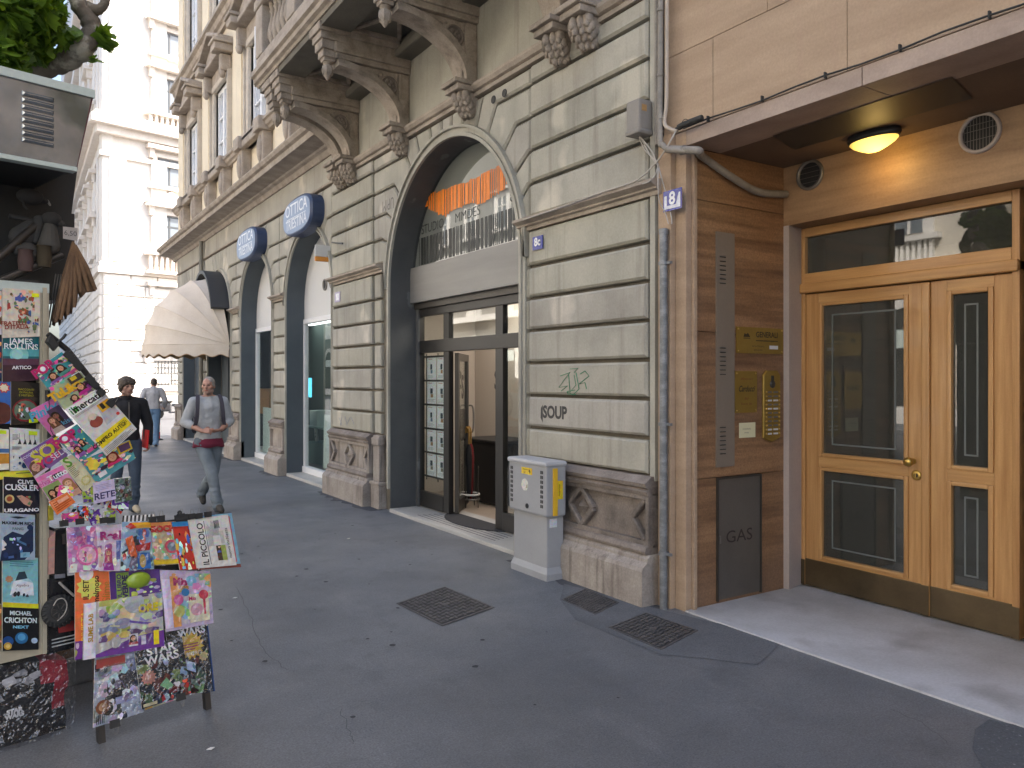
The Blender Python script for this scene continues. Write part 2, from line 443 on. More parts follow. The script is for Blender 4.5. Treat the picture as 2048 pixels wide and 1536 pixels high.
M['road'] = mk('road_asphalt', (0.10, 0.10, 0.105), 0.85, alt=(0.08, 0.08, 0.085), scale=0.5, fine=0.2, fscale=150)
M['gravel'] = mk('coarse_broken_asphalt', (0.095, 0.10, 0.108), 0.9, alt=(0.22, 0.22, 0.225), scale=55, lo=0.6, hi=0.7, bump=1.0, bscale=70, bdist=0.012, fine=0.2)
M['kerb'] = mk('pale_kerb_stone', (0.42, 0.41, 0.40), 0.8, alt=(0.33, 0.32, 0.31), scale=3)
M['threshold'] = mk('pale_marble_threshold', (0.50, 0.485, 0.45), 0.5, alt=(0.40, 0.385, 0.355), scale=2.5, fine=0.08, streak=(0.36, 0.33, 0.29), sk=(0.6, 0.8), smul=(3, 3, 1))
M['step'] = mk('worn_grey_stone_step', (0.55, 0.55, 0.56), 0.6, alt=(0.40, 0.395, 0.39), scale=1.3, fine=0.1, bump=0.12, patch=(0.30, 0.29, 0.285), pk=(0.56, 0.75), pscale=1.7)
M['iron'] = mk('cast_iron_cover', (0.075, 0.07, 0.07), 0.6, alt=(0.045, 0.043, 0.045), scale=10, metal=0.4, fine=0.25, fscale=80, bump=0.4)
M['cabinet'] = mk('light_grey_polyester_cabinet', (0.36, 0.362, 0.368), 0.5, alt=(0.31, 0.312, 0.318), scale=2, fine=0.04, bump=0.04, streak=(0.30, 0.30, 0.31), sk=(0.64, 0.85), smul=(8, 8, 0.6))
M['cabinet_top'] = mk('pale_cabinet_cap', (0.47, 0.47, 0.48), 0.5, fine=0.04, bump=0.03)
M['yellow'] = mk('yellow_plastic', (0.80, 0.48, 0.03), 0.45, alt=(0.72, 0.42, 0.03), scale=8, fine=0.04, bump=0.03)
M['pipe'] = mk('galvanised_grey_pipe', (0.17, 0.175, 0.18), 0.5, alt=(0.32, 0.33, 0.335), scale=7, lo=0.45, hi=0.72, metal=0.3, fine=0.15, fscale=120, mul=(1, 1, 2))
M['conduit'] = mk('dusty_grey_conduit', (0.32, 0.29, 0.25), 0.75, alt=(0.2, 0.18, 0.155), scale=6, fine=0.1)
M['conduit_light'] = mk('pale_conduit', (0.52, 0.44, 0.36), 0.6, alt=(0.42, 0.35, 0.28), scale=5, fine=0.06)
M['cable'] = mk('white_grey_cable', (0.46, 0.42, 0.37), 0.6, fine=0.05, bump=0)
M['blackrubber'] = mk('black_rubber', (0.025, 0.025, 0.024), 0.65, fine=0.1, bump=0.05)
M['white'] = mk('white_painted_frame', (0.80, 0.80, 0.80), 0.45, fine=0.03, bump=0.02)
M['offwhite'] = mk('off_white_board', (0.66, 0.655, 0.64), 0.6, fine=0.03, bump=0.02)
M['room'] = mk('beige_interior_wall', (0.58, 0.525, 0.465), 0.85, fine=0.03, bump=0.05)
M['roomfloor'] = mk('beige_tile_floor', (0.42, 0.35, 0.28), 0.35, alt=(0.37, 0.30, 0.24), scale=3, fine=0.04, bump=0.02)
M['black'] = mk('matt_black', (0.02, 0.02, 0.021), 0.5, fine=0.1, bump=0.03)
M['dark'] = mk('dark_unlit_interior', (0.03, 0.031, 0.03), 0.8, fine=0.1, bump=0)
M['darkglass_back'] = mk('dark_hall_behind_glass', (0.16, 0.165, 0.145), 0.8, alt=(0.10, 0.105, 0.095), scale=1.5, fine=0.08, bump=0)
M['teal'] = mk('pale_green_display_box', (0.36, 0.50, 0.46), 0.5, fine=0.04, bump=0)
M['mint'] = mk('mint_white_panel', (0.66, 0.76, 0.72), 0.5, fine=0.03, bump=0)
M['mat'] = mk('black_coir_doormat', (0.035, 0.035, 0.037), 0.95, fine=0.2, fscale=200, bump=0.6, bscale=150)
M['stainless'] = mk('dented_steel_painted_reflections', (0.40, 0.43, 0.45), 0.26, alt=(0.24, 0.27, 0.29), scale=5, metal=0.85, fine=0.03, bump=0.22, bscale=2.2, bdist=0.05, patch=(0.16, 0.19, 0.18), pk=(0.5, 0.62), pscale=4)  # dark greenish blotches paint reflections into the steel
M['kiosk_trim'] = mk('pale_green_grey_metal_trim', (0.50, 0.57, 0.53), 0.45, fine=0.05, bump=0.03)
M['beige'] = mk('beige_painted_frame', (0.47, 0.42, 0.31), 0.5, alt=(0.40, 0.355, 0.26), scale=3, fine=0.05, bump=0.05)
M['browncloth'] = mk('faded_brown_canvas', (0.23, 0.135, 0.07), 0.9, alt=(0.12, 0.07, 0.04), scale=5, mul=(4, 4, 0.8), fine=0.1, bump=0.4, bscale=12, bdist=0.02)
M['awning'] = mk('ivory_awning_canvas', (0.76, 0.67, 0.56), 0.9, alt=(0.68, 0.58, 0.47), scale=2.2, fine=0.06, bump=0.35, bscale=5, bdist=0.03)
M['awning_edge'] = mk('tan_awning_underside', (0.42, 0.27, 0.14), 0.9, fine=0.05)
M['white_stone'] = mk('white_limestone_facade', (0.78, 0.74, 0.69), 0.85, alt=(0.70, 0.65, 0.59), scale=0.5, streak=(0.56, 0.49, 0.42), sk=(0.6, 0.85), smul=(2.5, 2.5, 0.12), fine=0.05, fscale=15, bump=0.2, bscale=8)
M['white_trim'] = mk('pinkish_limestone_trim', (0.76, 0.71, 0.65), 0.85, alt=(0.68, 0.60, 0.53), scale=1.5, fine=0.06, fscale=15)
M['opp_wall'] = mk('sunlit_cream_facade', (0.68, 0.63, 0.54), 0.85, alt=(0.62, 0.57, 0.49), scale=0.6, fine=0.05, fscale=12)
M['opp_trim'] = mk('opposite_white_trim', (0.80, 0.78, 0.74), 0.8, fine=0.03)
M['glass'] = mk_glass('clear_shop_glass', (0.92, 0.95, 0.94), 1.6)
M['doorglass'] = mk_glass('dark_tinted_door_glass', (0.70, 0.72, 0.68), 1.75, film_haze=(0.085, 0.087, 0.078), wave=0.015, wscale=2.0)
M['archglass'] = mk_glass('grey_arch_glass', (0.70, 0.72, 0.70), 1.9, wave=0.015, wscale=2.0)
M['winglass'] = mk('pane_with_painted_sky_reflection', (0.52, 0.55, 0.59), 0.06, fine=0.03, bump=0, spec=1.0, metal=0.0, coat=1.0)  # pale base colour paints the reflected sky into the panes
M['wrap'] = mk_glass('crinkled_plastic_wrap', (0.94, 0.94, 0.95), 2.0, rough=0.14, wave=1.0, wscale=11.0, wdist=0.12)
M['wrap_soft'] = mk_glass('plastic_sleeve', (0.95, 0.95, 0.96), 1.8, rough=0.12, wave=1.0, wscale=7.0, wdist=0.12)
M['frost'] = mk('etched_glass_line', (0.14, 0.155, 0.155), 0.6, fine=0.03, bump=0)
M['paint'] = mk_paint('printed_ink', 0.42)
M['gloss'] = mk_paint('glossy_printed_paper', 0.24, 0.25, mottle=0.16)
M['cloth'] = mk_paint('dyed_cloth', 0.9, bump=0.6)
M['skin'] = mk('skin', (0.52, 0.29, 0.20), 0.5, alt=(0.46, 0.23, 0.155), scale=14, fine=0.05, bump=0.05)
M['hair_dark'] = mk('dark_brown_hair', (0.045, 0.032, 0.022), 0.6, alt=(0.11, 0.085, 0.065), scale=30, mul=(1, 1, 3), bump=0.9, bscale=60, bdist=0.01)
M['hair_grey'] = mk('short_grey_hair', (0.36, 0.33, 0.29), 0.7, alt=(0.2, 0.175, 0.15), scale=40, bump=0.9, bscale=90, bdist=0.006)
M['leaf'] = None
m, nt, b, o = _nodes('plane_tree_leaf')
oi = nt.nodes.new('ShaderNodeAttribute'); oi.attribute_name = 'Col'
nt.links.new(oi.outputs['Color'], b.inputs['Base Color']); b.inputs['Roughness'].default_value = 0.5
tl = nt.nodes.new('ShaderNodeBsdfTranslucent'); mxs = nt.nodes.new('ShaderNodeMixShader'); mxs.inputs[0].default_value = 0.42
nt.links.new(_mix(nt, 1.0, oi.outputs['Color'], (1.7, 1.6, 0.5), 'MULTIPLY'), tl.inputs[0])
nt.links.new(b.outputs[0], mxs.inputs[1]); nt.links.new(tl.outputs[0], mxs.inputs[2]); nt.links.new(mxs.outputs[0], o.inputs[0])
M['leaf'] = m
M['bark'] = mk('mottled_plane_bark', (0.14, 0.115, 0.09), 0.9, alt=(0.34, 0.31, 0.25), scale=6, lo=0.52, hi=0.6, bump=0.6, bscale=25, bdist=0.01)
M['lampglass'] = mk_emit('lit_yellow_lamp_glass', (1.0, 0.62, 0.12), 0.3)
nt = M['lampglass'].node_tree; b = nt.nodes['Principled BSDF'] if 'Principled BSDF' in nt.nodes else [n for n in nt.nodes if n.type == 'BSDF_PRINCIPLED'][0]
tc = nt.nodes.new('ShaderNodeTexCoord'); mp = nt.nodes.new('ShaderNodeMapping'); mp.vector_type = 'POINT'; mp.inputs['Location'].default_value = (0.0, 0.1, 0.55); mp.inputs['Scale'].default_value = (6.5, 5.0, 6.5)
gr = nt.nodes.new('ShaderNodeTexGradient'); gr.gradient_type = 'SPHERICAL'
nt.links.new(tc.outputs['Object'], mp.inputs[0]); nt.links.new(mp.outputs[0], gr.inputs[0])       # the bulb behind the glass
nt.links.new(_ramp(nt, gr.outputs['Fac'], 0.0, 0.75, 0.10, 1.3), b.inputs['Emission Strength'])
# ================================================================== ground
FACE, BACK = 4.22, 4.275
mb = MB(); mb.poly([(-400, -400, -0.16), (400, -400, -0.16), (400, 400, -0.16), (-400, 400, -0.16)])
tag(mb.build('road', mat=M['road']), kind='structure')
mb = MB(); mb.box((-3.2, -30, -0.3), (4.6, 25.6, 0.0))
tag(mb.build('pavement', mat=M['asphalt']), kind='structure')
mb = MB(); mb.box((-3.5, -30, -0.3), (-3.2, 25.9, 0.004)); mb.box((-3.2, 25.6, -0.3), (30, 25.9, 0.004))
tag(mb.build('kerb', mat=M['kerb']), kind='structure')
mb = MB(); mb.box((-40, -40, -0.3), (-14, 34, -0.02))
tag(mb.build('opposite_pavement', mat=M['asphalt']), kind='structure')
mb = MB(); mb.poly([(x, y, 0.003) for x, y in [gz(1395, 1238), gz(1500, 1262), gz(1560, 1290), gz(1515, 1330), gz(1405, 1318), gz(1320, 1310), gz(1150, 1240), gz(1120, 1200), gz(1128, 1168), gz(1330, 1222)]])
tag(mb.build('pavement_patch', mat=mk('slightly_darker_asphalt', (0.103, 0.108, 0.115), 0.75, alt=(0.145, 0.15, 0.158), scale=2.5, fine=0.4, fscale=95, bump=0.5, bscale=170)), kind='structure')
mb = MB(); mb.poly([(x, y, 0.004) for x, y in [gz(1978, 1440), gz(2120, 1470), gz(2200, 1700), gz(2000, 1600), gz(1945, 1500), gz(1950, 1460)]])
tag(mb.build('broken_pavement', mat=M['gravel']), kind='structure')

rnd = random.Random(21)
M['asphalt_dirt'] = mk('dirty_damp_asphalt', (0.066, 0.068, 0.076), 0.8, alt=(0.09, 0.092, 0.1), scale=5, fine=0.28, fscale=120, bump=0.5, bscale=170)
mb = MB()
for ya, yb in ((4.45, 6.2), (9.7, 11.6), (13.9, 14.8), (17.1, 18.0), (20.3, 21.2)):
    n = int((yb - ya)/0.12) + 2
    L1 = [(4.2, ya - 0.1 + (yb - ya + 0.2)*k/n) for k in range(n+1)]
    L2 = [(4.02 - rnd.uniform(0.0, 0.16)*math.sin(math.pi*k/n) , y) for k, (x, y) in enumerate(L1)]
    mb.add([(x, y, 0.0022) for x, y in L1] + [(x, y, 0.0022) for x, y in L2], [(k, k+1, n+2+k, n+1+k) for k in range(n)])
tag(mb.build('pavement_dirt', mat=M['asphalt_dirt']), kind='structure')
# ================================================================== old stone building (the palazzo)
PAL = thing('palazzo', 'old grey-beige palazzo with rusticated arches, carved balcony and cream upper floors', 'building', (FACE, 24.5, 0))
AR = [(7.88, 2.92, 1.54), (12.74, 3.05, 1.17), (15.95, 3.05, 1.17), (19.16, 3.05, 1.17), (22.37, 3.05, 1.17)]
Y0, Y1 = 4.46, 24.5
fb = FAC(BACK)
def yz(pts): return [(-y, z) for y, z in pts]
# backing wall with arched openings, depth to the shopfronts
mb = MB().mat(M['groove'])
for yc, zc, r in AR:
    zt = 4.8
    N = 24
    arc = [(yc + (r+.008)*math.cos(math.pi*k/N), zc + (r+.008)*math.sin(math.pi*k/N)) for k in range(N+1)]
    for k in range(N):
        (ya, za), (yb, zb) = arc[k], arc[k+1]
        mb.add([(BACK, ya, za), (BACK, yb, zb), (BACK, yb, zt), (BACK, ya, zt)], [(0, 1, 2, 3)])
edges = [Y0] + [q for yc, zc, r in AR for q in (yc - r - .008, yc + r + .008)] + [Y1]
for i in range(0, len(edges), 2):
    mb.box((BACK, edges[i], 0), (BACK + 0.3, edges[i+1], 4.8))
mb.box((BACK, Y0, 4.8), (BACK + 0.3, Y1, 5.9))
mb.build('wall', PAL)
# interior-side boxing so that no daylight comes from behind
mb = MB().mat(M['dark'])
mb.box((9.5, Y0, -0.1), (9.7, Y1, 18.0)); mb.box((4.6, Y1 - 0.1, 5.9), (9.5, Y1, 18)); mb.box((4.6, Y0, 5.0), (9.5, Y1, 5.2))
mb.box((4.9, Y0, -0.05), (9.5, Y0 + 0.1, 18.0)); mb.box((4.9, Y1 - 0.1, -0.05), (9.5, Y1, 5.0))
for y in (10.7, 19.4): mb.box((4.58, y - 0.12, -0.05), (9.5, y + 0.12, 5.0))
mb.box((4.4, Y0, 18.0), (14, Y1, 18.3))
mb.build('inner_walls', PAL)

# rusticated blocks
G = [0.985, 1.28, 1.585, 1.895, 2.203, 2.508, 2.815, 3.165]
GU = [3.275, 3.607, 3.926, 4.249, 4.559, 4.745]
gw = 0.017
fF = FAC(FACE)
_rb = random.Random(77)
def block(mb, pts, c1=0.0, bev=0.02, g=gw):
    k = _rb.uniform(0.84, 1.06); mb.mat(M['stucco_block']).color((k, k*_rb.uniform(0.985, 1.005), k*_rb.uniform(0.96, 1.01)))
    p = yz(pts)
    if area(p) < 0: p = p[::-1]
    mb.fprism(fF, [(a + _rb.uniform(-0.003, 0.003), b + _rb.uniform(-0.003, 0.003)) for a, b in inset(p, g)] if g > 0.01 else inset(p, g), -0.055, c1, bev)
    mb.mat(M['stucco_block'])
# piers below the impost
PIERS = [(4.52, 6.19, 0.025), (10.0, 11.54, 0.025), (13.95, 14.75, 0.0), (17.15, 17.97, 0.0), (20.36, 21.17, 0.0), (23.57, 24.5, 0.0)]
for y0, y1, pr in PIERS:
    mb = MB().mat(M['stucco'])
    for a, b in zip(G[:-1], G[1:]): block(mb, [(y0, a), (y1, a), (y1, b), (y0, b)], pr, g=0.0 if a < 0 else gw)
    mb.build('pier', PAL)
mb = MB().mat(M['stucco'])
# narrow strips beside the big arch
mb.box((FACE - 0.005, 4.46, 0.95), (BACK, 4.515, 3.165)); mb.build('corner_strip', PAL)
for y0, y1, pr, bv in ((6.20, 6.30, -0.005, 0.012), (9.72, 9.96, 0.0, 0.015)):
    mb = MB().mat(M['stucco'])
    for a, b in zip(G[:-1], G[1:]): block(mb, [(y0, a), (y1, a), (y1, b), (y0, b)], pr, bv)
    mb.build('jamb_strip', PAL)
# blocks above the impost: courses, stepped voussoirs and keystones round every arch
mb = MB().mat(M['stucco'])
def arch_blocks(yc, zc, r, yl, yr, ring, top, cap):
    """yl > yr: far and near limits; ring = radius of the moulding, cap = underside of the string course"""
    zs = [z for z in GU[:-1] if z < zc + ring*0.98 or z < top]
    for sgn, lim in ((1, yl), (-1, yr)):
        ths = []
        for z in zs:
            rp = ring * 1.2
            sv = min(0.93, (z - zc) / rp)
            ths.append(math.asin(sv))
        zz = [3.275] + [z for z in zs if z > 3.28]
        th = [math.asin(min(0.93, (z - zc) / (ring*1.2))) for z in zz]
        th[0] = math.asin((3.275 - zc)/ring)
        for k in range(len(zz)):
            z0 = zz[k]
            P0 = [(lim, z0)]
            if k == 0: P0.append((yc + sgn*ring*math.cos(th[0]), z0))
            else: P0 += [(yc + sgn*min(ring*1.2*math.cos(th[k]), abs(lim - yc) - 0.05), z0), (yc + sgn*ring*math.cos(th[k]), zc + ring*math.sin(th[k]))]
            last = k == len(zz) - 1
            t1 = th[k+1] if not last else R(66)
            t0 = th[k]
            A = [(yc + sgn*ring*math.cos(t0 + (t1 - t0)*q/5), zc + ring*math.sin(t0 + (t1 - t0)*q/5)) for q in range(1, 6)]
            if not last:
                E = [(yc + sgn*min(ring*1.2*math.cos(t1), abs(lim - yc) - 0.05), zz[k+1]), (lim, zz[k+1])]
            else:
                E = [(yc + sgn*(cap - zc)/math.tan(t1), cap), (lim, cap)]
            block(mb, P0 + A + E)
    # keystones between 66 and 114 degrees
    ks = [66, 77, 86, 94, 103, 114]
    for a, b in zip(ks[:-1], ks[1:]):
        A = [(yc + ring*math.cos(R(a + (b - a)*q/3)), zc + ring*math.sin(R(a + (b - a)*q/3))) for q in range(4)]
        ca, cb = (cap - zc)/math.tan(R(a)), (cap - zc)/math.tan(R(b))
        block(mb, A + [(yc + cb, cap), (yc + ca, cap)])
arch_blocks(7.88, 2.92, 1.54, 9.98, 6.17, 1.635, 4.56, 4.745)
for yc, zc, r in AR[1:]:
    arch_blocks(yc, zc, r, yc + 1.605 if yc < 22 else 24.5, yc - 1.605 if yc > 13 else 11.58, r + 0.075, 4.3, 4.745)
for y0, y1 in ((4.52, 6.17), (9.98, 11.58)):
    for a, b in zip(GU[:-1], GU[1:]): block(mb, [(y0, a), (y1, a), (y1, b), (y0, b)], 0.02)
mb.color((0.95, 0.95, 0.95)); mb.box((FACE - 0.005, 4.46, 3.275), (BACK, 4.515, 5.9))
# plain wall between string course and balcony or cornice
block(mb, [(4.52, 4.90), (11.58, 4.90), (11.58, 5.9), (4.52, 5.9)], -0.02, 0.004, 0.0)
block(mb, [(11.58, 4.79), (24.5, 4.79), (24.5, 5.3), (11.58, 5.3)], 0.0, 0.008, 0.005)
mb.build('voussoir_blocks', PAL)
# impost ledge on the piers
def prof(pts): return [(FACE - a, z) for a, z in pts]
LED = prof([(-0.06, 3.165), (0.015, 3.165), (0.02, 3.195), (0.05, 3.205), (0.05, 3.22), (0.105, 3.245), (0.105, 3.27), (0.03, 3.285), (-0.06, 3.285)])
for y0, y1 in ((4.40, 6.34), (9.66, 11.60), (13.93, 14.78), (17.13, 17.99), (20.34, 21.20), (23.55, 24.55)): mb = MB().mat(M['trim']); mb.sweep_y(LED, y0, y1); mb.build('impost_ledge', PAL)
# string course under the balcony
STR = prof([(-0.06, 4.745), (0.03, 4.745), (0.04, 4.775), (0.025, 4.79), (0.06, 4.80), (0.085, 4.835), (0.085, 4.865), (0.03, 4.875), (0.035, 4.90), (-0.06, 4.91)])
mb = MB().mat(M['trim']); mb.sweep_y(STR, 4.46, 11.6)
STR2 = prof([(-0.06, 4.75), (0.02, 4.755), (0.03, 4.775), (0.015, 4.79), (-0.06, 4.79)])
mb.sweep_y(STR2, 11.6, 24.5)
mb.build('string_course', PAL)
# arch mouldings: ring round every opening, down to the plinth
def ring(mb, yc, zc, r0, r1, x0, x1, zb, N=40):
    pts = [(yc - 1*1, 0)]
    P0 = [(yc - r0, zb)] + [(yc + r0*math.cos(math.pi*(1 - k/N)), zc + r0*math.sin(math.pi*(1 - k/N))) for k in range(N+1)] + [(yc + r0, zb)]
    P1 = [(yc - r1, zb)] + [(yc + r1*math.cos(math.pi*(1 - k/N)), zc + r1*math.sin(math.pi*(1 - k/N))) for k in range(N+1)] + [(yc + r1, zb)]
    n = len(P0)
    V = [(x1, *q) for q in P0] + [(x0, *q) for q in P0] + [(x0, *q) for q in P1] + [(x1, *q) for q in P1]
    F = []
    for i in range(n-1):
        F += [(i, i+1, n+i+1, n+i), (n+i, n+i+1, 2*n+i+1, 2*n+i), (2*n+i, 2*n+i+1, 3*n+i+1, 3*n+i)]
    mb.add(V, F)
for yc, zc, r in AR:
    mb = MB().mat(M['stucco'])
    w = 0.095 if r > 1.3 else 0.07
    mb2 = mb
    ring(mb, yc, zc, r + 0.003, r + w*0.45, FACE - 0.03, BACK + 0.02, 0.30)
    ring(mb, yc, zc, r + w*0.47, r + w, FACE - 0.012, BACK + 0.02, 0.30)
    ring(mb, yc, zc, r + w, r + w + 0.03, FACE - 0.045, BACK, 3.29)
    mb.build('arch_moulding', PAL)
# painted reveals
for i, (yc, zc, r) in enumerate(AR):
    mb = MB().mat(M['greypaint'] if i == 0 else M['bluegrey'])
    ring(mb, yc, zc, r, r + 0.005, FACE + 0.002, FACE + 0.42 if i == 0 else FACE + 0.36, 0.0)
    mb.build('arch_reveal', PAL)
# plinth: base stones, panels with lozenges, cap mouldings
M['stone_soot'] = mk('sooty_plinth_stone', (0.27, 0.225, 0.19), 0.85, alt=(0.12, 0.10, 0.085), scale=3.0, lo=0.35, hi=0.65, streak=(0.36, 0.31, 0.27), sk=(0.6, 0.8), smul=(3, 3, 5), bump=0.35, bscale=60, fine=0.2)
def plinth(y0, y1, full=True, fr_dir=None, pm='stone'):
    BASE = prof([(-0.06, -0.05), (0.16, -0.05), (0.16, 0.27), (0.145, 0.30), (0.10, 0.335), (0.10, 0.36), (0.07, 0.385), (-0.06, 0.385)])
    mb = MB().mat(M['stone']); mb.sweep_y(BASE, y0 - 0.03, y1 + 0.03); mb.build('plinth_base', PAL)
    mb = MB().mat(M['stone_dark'])
    mb.sweep_y(prof([(-0.06, 0.385), (0.09, 0.385), (0.10, 0.41), (0.085, 0.44), (0.06, 0.45), (-0.06, 0.45)]), y0, y1)
    mb.sweep_y(prof([(-0.06, 0.84), (0.07, 0.84), (0.085, 0.87), (0.06, 0.89), (0.09, 0.905), (0.10, 0.935), (0.07, 0.955), (0.03, 0.985), (-0.06, 0.985)]), y0, y1)
    mb.build('plinth_moulding', PAL)
    mb = MB().mat(M[pm])
    mb.box((FACE - 0.015, y0, 0.44), (BACK, y1, 0.85))
    f = FAC(FACE - 0.015)
    a0, a1, b0, b1 = -y1, -y0, 0.45, 0.84
    e = 0.035
    def bar(p, q, w=0.022, c=0.05):
        p = Vector(p); q = Vector(q); d = (q - p).normalized(); n = Vector((-d.y, d.x)) * w
        mb.fprism(f, [tuple(p - n), tuple(q - n), tuple(q + n), tuple(p + n)], 0, c, 0.008)
    mb.mat(M[pm])
    mb.fbox(f, a0, b0, a1, b0 + e, 0, 0.048); mb.fbox(f, a0, b1 - e, a1, b1, 0, 0.048)
    mb.fbox(f, a0, b0 + e, a0 + e, b1 - e, 0, 0.048); mb.fbox(f, a1 - e, b0 + e, a1, b1 - e, 0, 0.048)
    w = a1 - a0; zm = (b0 + b1)/2; am = (a0 + a1)/2
    if full:
        lz = 0.17 if w > 1 else 0.1
        for s in (-1, 1):
            bar((am + s*lz, zm), (am, b1 - e), c=0.046); bar((am + s*lz, zm), (am, b0 + e), c=0.0465)
            ex = am + s*(w/2 - e)
            bar((ex - s*0.02, b1 - e), (ex - s*lz, zm), c=0.0455); bar((ex - s*0.02, b0 + e), (ex - s*lz, zm), c=0.047)
        mb.fprism(f, [(am - lz*0.4, zm), (am, zm - 0.07), (am + lz*0.4, zm), (am, zm + 0.07)], 0, 0.05, 0.045)
    mb.build('plinth_panel', PAL)
plinth(4.47, 6.19, pm='stone_soot'); plinth(10.0, 11.55)
plinth(13.95, 14.75, False); plinth(17.15, 17.97, False); plinth(20.36, 21.17, False); plinth(23.57, 24.5, False)
# strip beside the big arch has its own little base
mb = MB().mat(M['stone'])
mb.box((FACE - 0.06, 9.66, -0.02), (BACK, 9.93, 0.31)); mb.cbox((FACE - 0.075, 9.64, 0.31), (BACK, 9.95, 0.36), 0.015); mb.cbox((FACE - 0.04, 9.70, 0.36), (BACK, 9.90, 0.98), 0.015)
mb.cbox((FACE - 0.06, 9.68, 0.84), (BACK, 9.92, 0.95), 0.02)
mb.build('plinth_base', PAL)
# wall above, cornice, sill course
CORN = prof([(-0.06, 5.19), (0.03, 5.19), (0.05, 5.22), (0.07, 5.27), (0.12, 5.29), (0.14, 5.315), (0.39, 5.34), (0.40, 5.33), (0.42, 5.335), (0.42, 5.43), (0.47, 5.45), (0.50, 5.50), (0.50, 5.525), (0.36, 5.60), (0.10, 5.68), (-0.06, 5.69)])
mb = MB().mat(M['trim']); mb.sweep_y(CORN, 11.18, 24.95); mb.build('cornice', PAL)
WINY = [12.74, 15.95, 19.16, 22.37]
def holes_wall(mb, y0, y1, z0, z1, x, holes):
    """a wall with rectangular openings; holes (ya, yb, za, zb) sorted in y, one row"""
    y = y0
    for ya, yb, za, zb in holes:
        mb.box((x, y, z0), (x + 0.3, ya, z1)); mb.box((x, ya, z0), (x + 0.3, yb, za)); mb.box((x, ya, zb), (x + 0.3, yb, z1)); y = yb
    mb.box((x, y, z0), (x + 0.3, y1, z1))
UX = 4.30
mb = MB().mat(M['cream'])
allw = [5.0, 8.1, 11.0] ; 
rows = [(6.75, 8.66), (10.3, 12.6), (13.9, 15.8)]
mb.box((UX, Y0, 5.69), (UX + 0.3, Y1, 6.5)); z = 6.5
for (za, zb), zt in zip(rows, (9.9, 13.4, 17.6)):
    holes_wall(mb, Y0, Y1, z, zt, UX, [(y - 0.66, y + 0.66, za, zb) for y in [6.4, 9.6] + WINY]); z = zt
# shallow lesenes between the windows
for y in (11.1, 14.35, 17.55, 20.77, 24.1):
    mb.box((UX - 0.06, y - 0.35, 5.69), (UX, y + 0.35, 17.6))
mb.build('upper_wall', PAL)
mb = MB().mat(M['trim'])
SILL = [(4.34, 6.50), (4.20, 6.50), (4.18, 6.54), (4.14, 6.56), (4.12, 6.62), (4.08, 6.64), (4.08, 6.69), (4.34, 6.72)]
mb.sweep_y(SILL, 11.5, 24.6)
SILL2 = [(4.34, 9.86), (4.22, 9.86), (4.20, 9.94), (4.14, 9.97), (4.10, 10.07), (4.02, 10.10), (4.02, 10.18), (4.34, 10.22)]
mb.sweep_y(SILL2, 4.46, 24.6)
mb.sweep_y([(4.34, 17.3), (4.1, 17.4), (3.9, 17.7), (3.6, 17.75), (3.5, 17.95), (3.5, 18.1), (4.34, 18.25)], 4.3, 24.7)
mb.build('sill_course', PAL)
